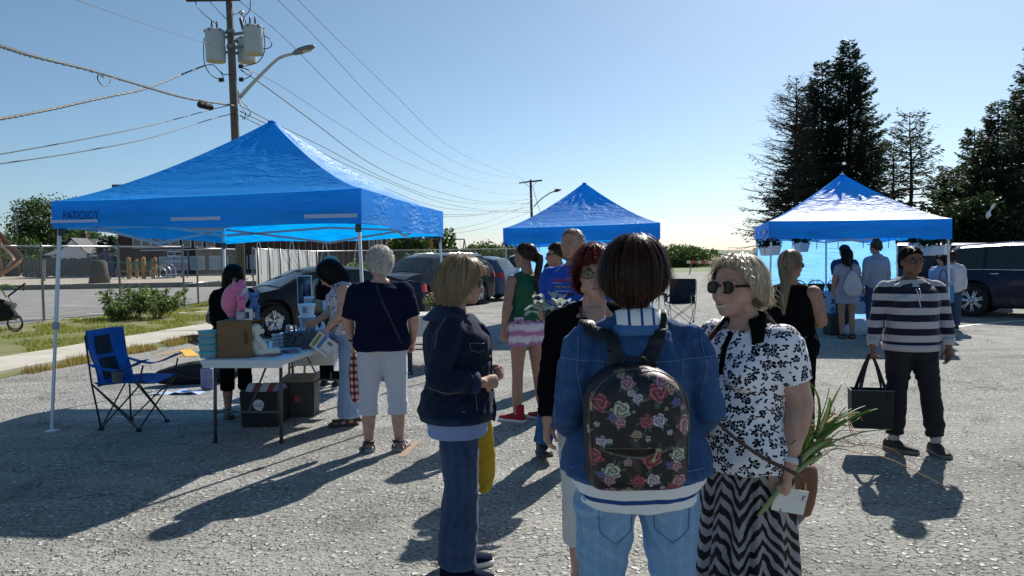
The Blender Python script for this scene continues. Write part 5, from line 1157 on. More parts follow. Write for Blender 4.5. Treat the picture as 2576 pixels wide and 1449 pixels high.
for k in range(3): bucket(['bottom clear bucket of the stack in the middle of the table', 'middle bucket of the stack with a clear body', 'top white lidded bucket of the stack'][k], (q.x+.05, q.y+.35, zz+k*.125), .088, .125, M_CLR if k < 2 else None)
q = on(790, 855); crate('smaller brown crate with jars and a flower pot standing on it', (q.x-.05, q.y+.75, .742), rzT+.15, .62, .28, .26)
ct = Vector((q.x-.05, q.y+.75, .742+.262))
t = thing('framed_poster', 'upright white framed poster of a dark product picture on the rear crate', 'poster', ct+Vector((-.24, .0, 0)), rzT+.05)
mb = MB(); mb.box((0, 0, .20), (.17, .015, .40)); mb.build('frame', M_TRIM, t)
def poster_mat():
    m, t = newmat('poster_print'); co = t.n('ShaderNodeTexCoord').outputs['Object']; n = t.noise(t.n('ShaderNodeMapping', {0: co, 3: (14, 1, 5)}).outputs[0], 1.6, 4).outputs[0]
    t.out(t.n('ShaderNodeBsdfPrincipled', {'Base Color': t.ramp(n, [(.4, (.015, .02, .04)), (.6, (.12, .13, .18)), (.72, (.5, .5, .55))]), 'Roughness': .2}).outputs[0]); return m
mb = MB(); mb.box((0, -.010, .20), (.15, .006, .375)); mb.build('print', poster_mat(), t)
for i, (dx, dy, r, h, m_, lab) in enumerate([(-.17, -.09, .055, .16, mat('marble_grey', (.30, .34, .40), .4, var=.4, vs=30), 'wide grey marbled jar in front of the poster'), (.07, .02, .05, .19, M_WPL, 'tall white canister at the back of the crate top'), (.075, -.09, .034, .12, mat('navy_tin', (.05, .07, .13), .25, metal=.4), 'dark blue round tin before the tall white canister'), (-.0, -.06, .04, .11, M_WPL, 'round white jar beside the small cardboard box')]):
    t = thing('jar', lab, 'jar', ct+Vector((dx, dy, 0)), 0, 'jars on the rear crate'); mb = MB(); mb.lathe([(r, 0), (r, h*.85), (r*.9, h*.88)], n=20); mb.build('jar_body', m_, t, smooth=35); mb = MB(); mb.lathe([(r*1.02, h*.88), (r*1.02, h)], n=20); mb.build('lid', M_WPL, t, smooth=35)
t = thing('cardboard_box', 'small tan cardboard box on the rear crate between the jars', 'box', ct+Vector((-.07, -.10, 0)), .2); mb = MB(); mb.box((0, 0, .06), (.075, .06, .12), bev=.002); mb.build('box_body', M_CARD, t); mb = MB(); mb.box((0, 0, .1215), (.02, .06, .002)); mb.build('tape', M_TTOP, t)
def flowers(label, loc, rz, k, cols_, n=26, pot=None, seed=3, name='flower_arrangement'):
    g = np.random.RandomState(seed); t = thing(name, label, 'flowers', loc, rz); mb = MB(); mb.lathe([(.045*k, 0), (.06*k, .11*k), (.055*k, .11*k)], n=14); mb.build('pot', pot or M_BLK, t, smooth=35)
    P = []; D = []
    for i in range(n*5): a = g.uniform(0, 6.28); P.append((0, 0, .1*k)); D.append((math.cos(a)*g.uniform(.2, 1), math.sin(a)*g.uniform(.2, 1), g.uniform(.2, 1)))
    V, F = leafquads(np.array(P), np.array(D), g.normal(0, 1, (len(P), 3)), g.uniform(.1, .22, len(P))*k, .012*k); fastmesh('foliage', V, F, M_LEAFL, t)
    for i in range(n):
        a = g.uniform(0, 6.28); r = g.uniform(.02, .12)*k; c = np.array((math.cos(a)*r, math.sin(a)*r, (.16+g.uniform(0, .13))*k)); mb = MB(); 
        for q in range(5): b_ = q*1.256; mb.ball(c+np.array((math.cos(b_), math.sin(b_), .2))*.010*k, (.010*k, .010*k, .006*k), n=6, m=4)
        mb.build('flower', cols_[i % len(cols_)], t, smooth=True)
F_PK = mat('petal_pink', (.60, .14, .28), .6, trans=.3); F_WH = mat('petal_white', (.75, .74, .68), .6, trans=.3); F_OR = mat('petal_orange', (.70, .20, .05), .6, trans=.3)
flowers('pot of pink and white flowers on the right end of the rear crate', ct+Vector((.27, -.02, 0)), 0, 1.0, [F_PK, F_WH, F_PK, F_WH], 24)
def bottle(label, loc, r, h, m_, cap=None, gr='white bottles on the table'):
    t = thing('bottle', label, 'bottle', loc, 0, gr); mb = MB(); mb.lathe([(r*.95, 0), (r, .01), (r, h*.68), (r*.85, h*.76), (r*.42, h*.83), (r*.42, h*.88)], n=16); mb.build('bottle_body', m_, t, smooth=40)
    mb = MB(); mb.lathe([(r*.5, h*.87), (r*.5, h)], n=12); mb.build('cap', cap or M_WPL, t, smooth=35); mb = MB(); mb.lathe([(r*1.012, h*.2), (r*1.012, h*.55)], n=16, cap=False); mb.build('label_band', mat('label_band_blue', (.28, .38, .6), .5), t)
q = on(800, 862)
for i, (dx, dy, r, h, lab) in enumerate([(-.02, 0, .04, .20, 'large white bottle at the front right of the bottles'), (.045, .05, .036, .19, 'large white bottle touching the one in front of it'), (-.02, .28, .03, .19, 'clear bottle with a red mark, left of three'), (.05, .30, .03, .19, 'clear bottle with a red mark, middle of three'), (.12, .32, .03, .19, 'clear bottle with a red mark, right of three'), (-.16, .10, .03, .13, 'short white bottle left of the large ones'), (-.10, .14, .03, .12, 'second short white bottle left of the large ones'), (-.22, .14, .03, .12, 'short white bottle at the left end of the row')]):
    bottle(lab, (q.x+dx, q.y+dy, .743), r, h, M_WPL if i < 2 or i > 4 else M_CLR)
for i, (dx, dy, r, h, m_, lab) in enumerate([(-.05, .16, .028, .15, M_WPL, 'white bottle in the crowd left of the tall clear bottles'), (.09, .0, .030, .11, M_CLR, 'squat clear bottle right of the large white bottles'), (-.13, .02, .022, .11, M_WPL, 'slim white bottle in front of the short white row'), (-.18, .22, .028, .14, M_CLR, 'clear bottle behind the short white row'),
    (.16, .18, .030, .13, M_CLR, 'clear bottle before the lilac carton'), (.0, .20, .026, .13, M_WPL, 'white bottle between the two large bottles and the clear three'), (.09, .16, .027, .12, M_WPL, 'white bottle behind the dark blue bottle'), (-.26, .24, .026, .12, M_CLR, 'clear bottle at the far left of the bottles'), (.06, -.06, .022, .08, M_WPL, 'tiny white bottle at the front of the bottles'), (.27, -.03, .026, .09, M_CLR, 'tiny clear bottle at the right end of the table')]):
    bottle(lab, (q.x+dx, q.y+dy, .743), r, h, m_)
bottle('dark blue bottle with white cap right of the large white bottles', (q.x+.13, q.y+.10, .743), .035, .15, mat('navy_plastic_b', (.02, .03, .08), .3))
bottle('amber tube bottle just left of the large white bottles', (q.x-.075, q.y-.0, .743), .016, .15, mat('amber', (.35, .22, .03), .3), M_BLK)
for i, (dx, dy, s, m_, lab) in enumerate([(.20, .06, (.09, .07, .07), M_WPL, 'low white carton at the right end of the table'), (.30, .05, (.08, .07, .05), M_CLR, 'low pale blue carton at the right end of the table'), (.24, .35, (.10, .09, .17), MC['label_lilac'], 'lilac carton standing tall at the back right'), (.24, .35, (.10, .09, .13), M_WPL, 'white carton stacked on the lilac carton')]):
    t = thing('carton', lab, 'box', (q.x+dx, q.y+dy, .743+(.172 if i == 3 else 0)), rzT+.1*i); mb = MB(); mb.box((0, 0, s[2]/2), s, bev=.003); mb.build('box_body', m_, t); mb = MB(); mb.box((0, -s[1]/2-.002, s[2]*.5), (s[0]*.98, .003, s[2]*.2)); mb.build('label_band', cols[1], t)
q = on(880, 858); t = thing('hanging_notice', 'sheet of white paper hanging from the right end of the table', 'paper', (q.x-.06, q.y-.05, .735)); mb = MB(); mb.grid([[(x, -.0+.02*math.sin(x*9+z*5)-.02, z) for x in np.linspace(-.09, .09, 6)] for z in np.linspace(-.28, 0, 8)]); mb.build('sheet', mat('paper_white', (.72, .73, .78), .6, trans=.25), t, smooth=True)
mb = MB()
for k in range(6): mb.box((-.03+.002*k, -.045, -.06-.03*k), (.07-.008*(k % 3), .002, .004))
o_ = mb.build('handwriting', cols[1], t); o_['kind'] = 'stuff'
# bins under the table
q = gnd(655, 1074); t = thing('storage_bin', 'black open storage bin with a white round sticker under the near table', 'bin', (q.x+.0, q.y+.17, 0), rzT+.1)
MB_ = mat('bin_black', (.008, .009, .012), .55)
rr = [[(x*s, y*s, z) for x, y in ((-.18, -.19), (.18, -.19), (.18, .19), (-.18, .19))] for s, z in ((.93, 0), (1, .34), (.95, .34), (.88, .03))]
mb = MB(); mb.ring_tube(rr); mb.build('bin_body', MB_, t); st = MB(); st.ball((0, 0, 0), (.052, .003, .052), n=18, m=10); st.prism([(-.005, -.04), (.03, -.045), (.02, -.075)], .005); st.build('sticker', mat('sticker_white', (.62, .62, .66), .5), t, loc=(.0, -.190, .215))
lettering('Hearts &\nroundabout', .019, M_BLK, t, (0, -.195, .22), (R(90), 0, 0), 'sticker_text')
for i, (x, c_) in enumerate(((-.08, 3), (0, 0), (.07, 3), (.12, 2), (-.13, 0))): mb = MB(); mb.sweep([(x, -.1, .30), (x+.03, 0, .38), (x+.02, .12, .32)], [(.05, .01), (.06, .015), (.04, .01)], n=8, cap='round'); mb.build('folded_goods', cols[c_], t, smooth=True)
q = gnd(752, 1052); t = thing('storage_tote', 'grey tote with a patterned lid behind the black bin under the table', 'bin', (q.x-.03, q.y+.19, 0), rzT+.2)
mb = MB(); mb.ring_tube([[(x*s, y*s, z) for x, y in ((-.17, -.16), (.17, -.16), (.17, .16), (-.17, .16))] for s, z in ((.92, 0), (1, .34))]); mb.build('bin_body', mat('tote_grey', (.045, .047, .055), .5), t)
mb = MB(); mb.box((0, 0, .372), (.35, .33, .06), bev=.02); mb.build('lid', pat_mat() if 0 else mat('tan_floral', (.20, .17, .13), .7, var=.4, vs=40), t); mb = MB(); mb.box((0, -.165, .19), (.06, .004, .07)); mb.build('sticker', MC['leaflet_red'], t)
q = gnd(470, 968); t = thing('duffel_bag', 'black duffel bag lying on the asphalt behind the blue camp chair', 'bag', (q.x+.1, q.y+.1, 0), R(15)); mb = MB(); mb.sweep([(-.42, 0, .11), (-.2, 0, .13), (.1, .02, .14), (.40, 0, .12)], [(.10, .10), (.14, .13), (.16, .14), (.11, .11)], n=12, k=3, cap='round'); link('bag_body', plush(mb, mat('black_fabric', (.015, .015, .017), .85), .015), t)
mb = MB(); mb.sweep([(-.3, -.1, .2), (-.1, -.22, .12), (.15, -.2, .1), (.3, -.08, .2)], .012, n=5, k=4); mb.build('strap', M_BLK, t)
q = gnd(440, 990); mb = MB(); g_ = [[(x+.02*math.sin(9*y), y, .018+.014*math.sin(13*x+5*y)+.01*math.sin(31*x)) for x in np.linspace(-.25, .35, 20)] for y in np.linspace(-.09, .09, 8)]; mb.grid(g_); tag(mb.build('shopping_bag', mat('bag_blue_white', (.42, .52, .75), .35, var=.5, vs=9), loc=q, smooth=True), 'crumpled blue and white plastic bag flat on the asphalt by the black duffel', 'bag')
q = gnd(523, 980); t = thing('printed_bag', 'small bag with a lilac print standing behind the table leg', 'bag', (q.x, q.y, 0), 0); mb = MB(); mb.box((0, 0, .14), (.15, .09, .28), bev=.02); mb.build('bag_body', mat('lilac_print', (.22, .2, .33), .6, var=.6, vs=14), t); mb = MB(); mb.sweep([(-.04, -.04, .27), (0, -.04, .35), (.04, -.04, .27)], .006, n=5, k=3); mb.build('handle', M_BLK, t)
mb = MB(); q = gnd(790, 870, .70); g_ = [[(u, .01*math.sin(14*u), v) for u in np.linspace(-.3, .45, 16)] for v in np.linspace(-.16, 0, 5)]; mb.grid(g_); tag(mb.build('table_cloth', mat('snowflake_cloth', (.50, .50, .44), .8, trans=.3), loc=(q.x, q.y+.25, .62), smooth=True), 'pale cloth hanging from the second table behind the near table', 'tablecloth')
# third table with lace cloth behind the white haired woman
q = gnd(1020, 800, .74); t3_ = folding_table('table with a lace cloth behind the white haired woman', (q.x-.15, q.y+.5, 0), R(4), .8, 1.3)
def cloth(label, c, rz, w_, d_, h_, top, m_, amp=.02, nm='tablecloth'):
    mb = MB(); per = []
    for a, b_ in (((-1, -1), (1, -1)), ((1, -1), (1, 1)), ((1, 1), (-1, 1)), ((-1, 1), (-1, -1))):
        for k in range(24): u = k/24; per.append((a[0]+(b_[0]-a[0])*u, a[1]+(b_[1]-a[1])*u))
    rings = []
    for s, z in ((.0, top), (.5, top), (1.0, top), (1.015, top-.012), (1.03, top-h_*.5), (1.05, top-h_)):
        k = (top-z)/h_; rings.append([(x*w_/2*s+(amp*k*math.sin(i*1.7)+amp*k*.5*math.sin(i*.9))*x, y*d_/2*s+amp*k*math.sin(i*1.7+1)*y, z+(.015*math.sin(i*.8) if k > .9 else 0)) for i, (x, y) in enumerate(per)])
    mb.ring_tube(rings, cap=False); o = mb.build(nm, m_, loc=(c[0], c[1], 0), smooth=60); o.rotation_euler = (0, 0, rz); return tag(o, label, 'tablecloth')
M_LACE = mat('lace', (.60, .60, .56), .8, var=.45, vs=45, trans=.3)
cloth('white lace cloth over the table behind the white haired woman', (q.x-.15, q.y+.5), R(4), 1.34, .84, .30, .752, M_LACE)
flowers('bunch of orange and white flowers on the lace covered table', (q.x+.38, q.y+.3, .755), 0, 1.1, [F_OR, F_WH, F_OR], 26, mat('green_glass', (.15, .35, .28), .15), 8)
q = gnd(1018, 944); t = thing('wheeled_case', 'dark blue wheeled case under the lace covered table', 'case', (q.x-.05, q.y+.12, 0), .1); mb = MB(); mb.box((0, 0, .24), (.28, .2, .40), bev=.03); mb.build('case_body', mat('case_navy', (.012, .018, .035), .6), t)
for s in (-1, 1): mb = MB(); mb.lathe([(.03, -.012), (.03, .012)], (s*.13, -.08, .03), 10, M=Matrix.Rotation(R(90), 3, 'Y')); mb.build('wheel', M_BLK, t)
# middle stall: table with white cloth
q = gnd(1655, 765, .74); folding_table('table under the white cloth at the right side of the middle stall', (q.x-.55, 16.6, 0), 0, .7, 1.7)
cloth('plain white cloth draped to the ground over the middle stall table', (q.x-.55, 16.6), 0, 1.76, .76, .66, .752, mat('white_cloth', (.72, .72, .78), .8, var=.03, trans=.35), .05)
t = thing('display_box', 'small grey box on the right end of the white draped table', 'box', (q.x+.17, 16.5, .757)); mb = MB(); mb.box((0, 0, .06), (.22, .18, .12), bev=.01); mb.build('box_body', mat('box_grey', (.2, .22, .25), .5), t); mb = MB(); mb.box((0, 0, .125), (.23, .19, .012)); mb.build('lid', M_WPL, t)
# right stall: table with flowered cloth, baskets, planters
tcx = at(2130, 700, 14.9).x; folding_table('long table under the flowered cloth in the right stall', (tcx, 14.9, 0), R(78), 2.2, .7); folding_table
def flower_cloth():
    m, t = newmat('blue_flower_cloth'); co = t.n('ShaderNodeTexCoord').outputs['Object']
    v = t.vor(co, 5.5, rand=.8); sub = t.n('ShaderNodeVectorMath', {0: co, 1: v.outputs['Position']}, operation='SUBTRACT'); s3 = t.n('ShaderNodeSeparateXYZ', {0: sub.outputs[0]})
    # v position is scaled; use distance and a petal wave
    an = t.math('ARCTAN2', s3.outputs[0], s3.outputs[2]); pet = t.math('MULTIPLY_ADD', t.math('SINE', t.math('MULTIPLY', an, 5)), .12, .36)
    f = t.math('LESS_THAN', v.outputs[0], pet); core = t.math('LESS_THAN', v.outputs[0], .1)
    rr = t.n('ShaderNodeSeparateColor', {0: v.outputs['Color']}).outputs[0]
    c = t.mix(f, (.42, .50, .62), t.ramp(rr, [(.3, (.02, .05, .2)), (.5, (.05, .2, .55)), (.7, (.12, .35, .65)), (.9, (.5, .35, .08))], 'CONSTANT')); c = t.mix(core, c, (.5, .45, .2))
    t.out(t.n('ShaderNodeBsdfPrincipled', {'Base Color': c, 'Roughness': .8}).outputs[0]); return m
cloth('blue and white flowered cloth over the right stall table', (tcx, 14.9), R(-12), 2.26, .76, .42, .752, flower_cloth())
for i in range(6):
    b_ = Matrix.Rotation(R(-12), 3, 'Z') @ Vector((-.95+.36*i, -.1, 0)); t = thing('wicker_basket', ['wicker basket at the left end of the flowered table', 'wicker basket second from the left on the flowered table', 'wicker basket with a hoop handle on the flowered table', 'wicker basket behind the woman in the grey dress', 'dark wicker basket right of the woman in the grey dress', 'dark wicker basket at the right end of the flowered table'][i], 'basket', (tcx+b_.x, 14.9+b_.y, .755), R(-12), 'baskets on the flowered table')
    mb = MB()
    for k in range(5): mb.lathe([(.13+.008*k, .03*k), (.145+.008*k, .015+.03*k), (.132+.008*k, .03+.03*k)], n=20, cap=k == 0)
    mb.build('basket_body', mat('wicker', (.10, .065, .03), .8, var=.5, vs=60), t); mb = MB(); mb.sweep([(-.15, 0, .14), (-.1, 0, .2), (0, 0, .225), (.1, 0, .2), (.15, 0, .14)], .01, n=5, k=3); mb.build('handle', M_BLK, t, smooth=True)
    g = np.random.RandomState(i); P = g.uniform(-.1, .1, (60, 3))+np.array((0, 0, .12)); V, F = leafquads(P, g.normal(0, 1, P.shape)+np.array((0, 0, 1)), g.normal(0, 1, P.shape), .08, .006); fastmesh('filling', V, F, grass_mat('straw', (.2, .15, .08), (.3, .25, .15)), t)
def planter(label, px, py, d, seed):
    p = at(px, py, d); t = thing('hanging_planter', label, 'hanging planter', (p.x, p.y, p.z), .1*seed, 'white hanging planters of the right stall'); g = np.random.RandomState(seed)
    mb = MB(); mb.ring_tube([[(x*s, y*s, z) for x, y in ((-1, -1), (1, -1), (1, 1), (-1, 1))] for s, z in ((.085, 0), (.112, .155), (.118, .155), (.118, .175), (.10, .175), (.09, .14))]); mb.build('pot', M_WPL, t)
    mb = MB(); 
    for s in (-1, 1): mb.sweep([(s*.11, 0, .17), (0, 0, .5)], .004, n=4)
    o_ = mb.build('hanger', M_DPL, t); o_['kind'] = 'stuff'
    n_ = 240; a = g.uniform(0, 6.28, n_); r = g.uniform(0, .12, n_); P = np.stack([np.cos(a)*r, np.sin(a)*r, .17+g.uniform(0, .14, n_)*(1-r*2)], 1); D = np.stack([np.cos(a), np.sin(a), g.uniform(-.9, .5, n_)], 1)
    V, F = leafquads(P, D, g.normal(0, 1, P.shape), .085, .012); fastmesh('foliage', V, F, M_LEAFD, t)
for i, (lab, px, py, d) in enumerate([('white planter hanging left of the left front leg of the right stall', 1929, 643, 14.2), ('white planter hanging right behind the left front leg of the right stall', 1944, 642, 14.0), ('white planter hanging alone before the bright blue curtain', 2016, 634, 14.6), ('white planter hanging beside the striped woman, left of three', 2308, 634, 14.3),
                                      ('white planter hanging in the middle of the three on the right', 2336, 643, 13.7), ('white planter hanging next to the right front leg', 2368, 641, 13.3)]): planter(lab, px, py, d, i+1)
q = gnd(2122, 845); t = thing('black_crate', 'black crate on the ground under the flowered table', 'crate', (q.x, q.y+.25, 0), .1); mb = MB(); mb.box((0, 0, .2), (.42, .32, .4), bev=.02); mb.build('box_body', MB_, t); mb = MB(); mb.box((0, -.165, .32), (.12, .01, .03)); mb.build('handle_slot', M_DPL, t)
q = gnd(2165, 845); t = thing('white_bag', 'bulging white plastic bag on the ground under the flowered table', 'bag', (q.x, q.y+.1, 0)); mb = MB(); mb.sweep([(-.2, 0, .1), (0, 0, .14), (.18, 0, .18), (.2, 0, .26)], [(.1, .09), (.17, .13), (.12, .1), (.04, .04)], n=10, k=3, cap='round'); me = blob(mb, .02, 1); me.materials.append(mat('white_bag', (.6, .66, .75), .4, trans=.3, bump=1, bs=12)); link('bag_body', me, t)
q = gnd(2372, 845); t = thing('white_pail', 'small white pail beside the right front leg of the right stall', 'bucket', (q.x+.05, q.y+.3, 0)); mb = MB(); mb.lathe([(.09, 0), (.11, .22), (.10, .22), (.085, .02)], n=16); mb.build('bucket_body', M_WPL, t, smooth=35); mb = MB(); mb.sweep([(-.1, 0, .22), (0, 0, .3), (.1, 0, .22)], .004, n=4, k=4); mb.build('handle', M_GALV, t)
t = thing('folding_stand', 'low grey folding table inside the right stall behind the striped woman', 'table', (at(2310, 740, 14.2).x, 14.3, 0)); mb = MB(); mb.box((0, 0, .80), (.75, .5, .03), bev=.01); mb.build('tabletop', M_TTOP, t)
for sx in (-.33, .33):
    for sy in (-.2, .2): mb = MB(); mb.sweep([(sx, sy, .79), (sx*1.05, sy, 0)], .012, n=6); mb.build('leg', M_TLEG, t)
p = at(2492, 528, 32); mb = MB(); g_ = [[(u*(1-abs(v)*2)+.12*math.sin(9*v), .05*math.sin(7*u+9*v), v+u*.5) for u in np.linspace(-.16, .16, 8)] for v in np.linspace(-.30, .22, 12)]; mb.grid(g_); tag(mb.build('snagged_bag', M_WPL, loc=p, smooth=True), 'torn white plastic bag snagged in the dark trees above the navy suv', 'bag')
# ---------------------------------------------------------------- people
def skin_mat(name, c):
    m, t = newmat(name); co = t.n('ShaderNodeTexCoord').outputs['Object']; n = t.noise(co, 22, 4, .6).outputs[0]; n2 = t.noise(co, 140, 2, .6).outputs[0]
    f = t.math('MULTIPLY_ADD', n, .65, .66); col = t.mix(1.0, c, t.n('ShaderNodeCombineColor', {0: f, 1: t.math('POWER', f, 1.25), 2: t.math('POWER', f, 1.35)}), 'MULTIPLY')
    b = t.n('ShaderNodeBsdfPrincipled', {'Base Color': col, 'Roughness': .58, 'Specular IOR Level': .28, 'Subsurface Weight': .10, 'Subsurface Radius': (.01, .004, .002), 'Subsurface Scale': .5,
        'Normal': t.n('ShaderNodeBump', {'Height': t.math('ADD', n2, n), 'Strength': .5, 'Distance': .005})}); t.out(b.outputs[0]); return m
SK_P = skin_mat('skin_pale', (.52, .31, .235)); SK_T = skin_mat('skin_tan', (.42, .235, .165)); SK_B = skin_mat('skin_brown', (.20, .105, .07)); SK_M = skin_mat('skin_mid', (.36, .20, .14))
def hair_mat(name, a, b, tr=.3, rough=.42, sp=.45):
    m, t = newmat(name); g = t.n('ShaderNodeNewGeometry').outputs['Random Per Island']; co = t.n('ShaderNodeTexCoord').outputs['Object']
    n = t.noise(t.n('ShaderNodeMapping', {0: co, 3: (60, 60, 5)}).outputs[0], 1, 3, .6).outputs[0]; f = t.math('MULTIPLY_ADD', g, .55, t.math('MULTIPLY', n, .45))
    c = t.ramp(f, [(.1, a), (.55, tuple((x+y)/2 for x, y in zip(a, b))), (.9, b)])
    p = t.n('ShaderNodeBsdfPrincipled', {'Base Color': c, 'Roughness': rough, 'Specular IOR Level': sp, 'Anisotropic': .5}); x = t.n('ShaderNodeBsdfTranslucent', {0: c})
    t.out(t.n('ShaderNodeMixShader', {0: tr, 1: p, 2: x}).outputs[0]); return m
def wrinkle(me, amp, seed, sc=1.0, aniso=(1, 1, 1.5)):
    n = len(me.vertices); co = np.empty(n*3); me.vertices.foreach_get('co', co); co = co.reshape(-1, 3); no = np.empty(n*3); me.vertices.foreach_get('normal', no); no = no.reshape(-1, 3)
    g = np.random.RandomState(seed); q = co*np.array(aniso)*sc; w_ = np.stack([np.sin(q @ g.normal(0, 7, 3)+g.uniform(0, 6)) for _ in range(3)], 1)*.06; q = q+w_; d = 0
    for k in range(7):
        f = g.normal(0, 1, 3); f /= np.linalg.norm(f); fr = (16, 20, 27, 34, 46, 60, 78)[k]; s_ = np.sin(q @ f*fr+g.uniform(0, 6)); d = d+(1-np.abs(s_))*(.9, .8, .7, .5, .35, .25, .15)[k]
    msk = .5+.5*np.sin(q @ g.normal(0, 5, 3)+g.uniform(0, 6)); d = (d-d.mean())*amp*(.35+.9*msk)
    co = co+no*d[:, None]; me.vertices.foreach_set('co', co.ravel()); me.update()
J0 = dict(pel=(0, 0, .93), wai=(0, 0, 1.06), che=(0, -.005, 1.25), nb=(0, -.02, 1.41), hd=(0, .015, 1.545))
for s_, n_ in ((-1, 'L'), (1, 'R')):
    J0.update({'sh'+n_: (s_*.166, -.015, 1.328), 'el'+n_: (s_*.215, -.03, 1.09), 'wr'+n_: (s_*.215, .04, .855), 'hip'+n_: (s_*.085, 0, .90), 'kn'+n_: (s_*.09, .015, .49), 'an'+n_: (s_*.09, -.02, .085), 'ha'+n_: (0, .15, -1), 'pn'+n_: (-s_, .0, 0)})
TORSO = [(.80, .13, .09), (.86, .16, .115), (.92, .172, .12), (.99, .155, .11), (1.06, .138, .10), (1.14, .142, .105), (1.22, .152, .11), (1.29, .150, .106), (1.33, .128, .092), (1.365, .094, .072), (1.40, .064, .058), (1.43, .056, .054)]
class Person:
    def __init__(s, label, loc, face, H, pose=None, girth=1.0, hips=1.0, bust=0, belly=0, skin=SK_P, yaw=0, pitch=0, tilt=0, vox=.009, curl=.5, headw=1.0, arm=1.0, leg=1.0, beard=False, male=False, foot=(0, 0), tip=(0, 0), grp=None, curlR=None, hands=True, sw=1.0):
        s.t = thing('person', label, 'person', (loc[0], loc[1], 0), face, grp); s.k = H/1.68; s.J = {a: Vector(b) for a, b in J0.items()}; s.arm = arm; s.legk = leg
        for a, b in (pose or {}).items(): s.J[a] = Vector(b)
        if sw != 1:
            for q in ('shL', 'shR'):
                if q not in (pose or {}): s.J[q].x *= sw
        s.girth, s.hips, s.bust, s.belly, s.skin, s.vox = girth, hips, bust, belly, skin, vox; s.foot = foot; s.tip = tip; s.sw = sw
        s.HM = Matrix.Rotation(R(yaw), 3, 'Z') @ Matrix.Rotation(R(-pitch), 3, 'X') @ Matrix.Rotation(R(tilt), 3, 'Y'); s.hw = headw; s.curl = {'L': curl, 'R': curl if curlR is None else curlR}
        s.body(male)
    def spine(s, z):
        K = [(.60, s.J['pel']-Vector((0, 0, .33))), (.93, s.J['pel']), (1.06, s.J['wai']), (1.25, s.J['che']), (1.41, s.J['nb']), (1.5, s.J['nb'].lerp(s.J['hd'], .67))]
        for (a, p), (b, q) in zip(K, K[1:]):
            if z <= b: return p.lerp(q, (z-a)/(b-a))
        return K[-1][1]
    def H(s, p): return s.J['hd']+s.HM @ (Vector(p)*1.0)
    def trad(s, z, inf=0):
        zs = [q[0] for q in TORSO]; a = np.interp(z, zs, [q[1] for q in TORSO]); b = np.interp(z, zs, [q[2] for q in TORSO]); hk = s.hips if z < 1.0 else s.girth if z > 1.1 else s.hips+(s.girth-s.hips)*(z-1)/.1
        if z > 1.33: hk = 1+(hk-1)*.4; a *= 1+(s.sw-1)
        return a*hk+inf, b*(1+(hk-1)*1.2)+inf
    def torso(s, mb, z0, z1, inf, flare=0, bustk=1.0, n=14):
        pts, rad = [], []
        for z in np.linspace(z0, z1, max(6, int((z1-z0)/.045))):
            c = s.spine(z).copy(); a, b = s.trad(z, inf if z < 1.38 else inf*.6); f = flare*max(0, (1.05-z)/.2)
            by = s.belly*math.exp(-((z-1.03)/.11)**2); c.y += by*.5; b += by*.5; pts.append(c); rad.append((a+f, b+f))
        mb.sweep(pts, rad, ref=(1, 0, 0), n=20, cap='flat', sq=.9)
        if s.bust and z1 > 1.15:
            for q in (-1, 1):
                c = s.spine(1.215)+Vector((q*.07*s.girth, s.trad(1.2)[1]*.62, 0)); mb.ball(c, (.072+inf*.7, .055+s.bust+inf*.6, .075+inf*.7), n=12, m=9)
    def limbs(s, mb, which, rads, t0=0, t1=1.0, extra=0, n=12, cap='round'):
        for q in ('L', 'R'):
            a, b, c = [s.J[w+q] for w in which]; P = []; Rr = []
            for t_, r in zip(np.linspace(0, 1, len(rads)), rads):
                if t_ < t0-1e-6 or t_ > t1+1e-6: continue
                P.append(a.lerp(b, t_*2) if t_ <= .5 else b.lerp(c, t_*2-1)); Rr.append((r[0]+extra, r[1]+extra) if not np.isscalar(r) else r+extra)
            ts = [t_ for t_ in np.linspace(0, 1, len(rads)) if t0-1e-6 <= t_ <= t1+1e-6]
            if t1 < 1 and ts[-1] < t1-.01:
                P.append(a.lerp(b, t1*2) if t1 <= .5 else b.lerp(c, t1*2-1)); Rr.append(Rr[-1])
            if len(P) > 2:
                for i in range(1, len(P)-1): P[i] = P[i]*.8+(P[i-1]+P[i+1])*.1
            mb.sweep(P, Rr, n=n, cap=cap, ref=(1, .1, 0))
    ARM = [.050, .049, .046, .043, .041, .041, .041, .037, .031, .027, .025]
    LEG = [.088, .084, .078, .072, .063, .056, .052, .053, .052, .043, .036]
    def armr(s): return [r*(1+(s.arm-1)*(1-i/14)) for i, r in enumerate(s.ARM)]
    def legr(s): return [r*(1+(s.legk-1)*(1-i/16)) for i, r in enumerate(s.LEG)]
    def hand(s, mb, q, fk):
        w_ = s.J['wr'+q]; d = s.J['ha'+q].normalized(); pn = s.J['pn'+q]; pn = (pn-d*pn.dot(d)).normalized(); sd = d.cross(pn); cu = s.curl[q]
        if (q == 'R') : sd = -sd
        th = sd   # toward the thumb
        mb.sweep([w_-d*.02, w_+d*.02, w_+d*.055, w_+d*.088], [(.024, .019), (.030, .017), (.038, .016), (.037, .013)], ref=tuple(th), n=10, cap='round')
        fr = .0082*fk
        for i, (o_, L) in enumerate(((.027, .066), (.009, .074), (-.009, .069), (-.026, .054))):
            p = w_+d*(.082-.004*abs(i-1))+th*o_; a = 0; P = [p-d*.02, p]
            for j, l in enumerate((.45, .32, .23)):
                a += cu*(.9+.08*i)*(1.0 if j else .75)+.06; p = p+(d*math.cos(a)+pn*math.sin(a)+th*o_*.8)*L*l; P.append(p)
            mb.sweep(P, [fr*1.15, fr*1.1, fr, fr*.95, fr*.82], n=8, cap='round')
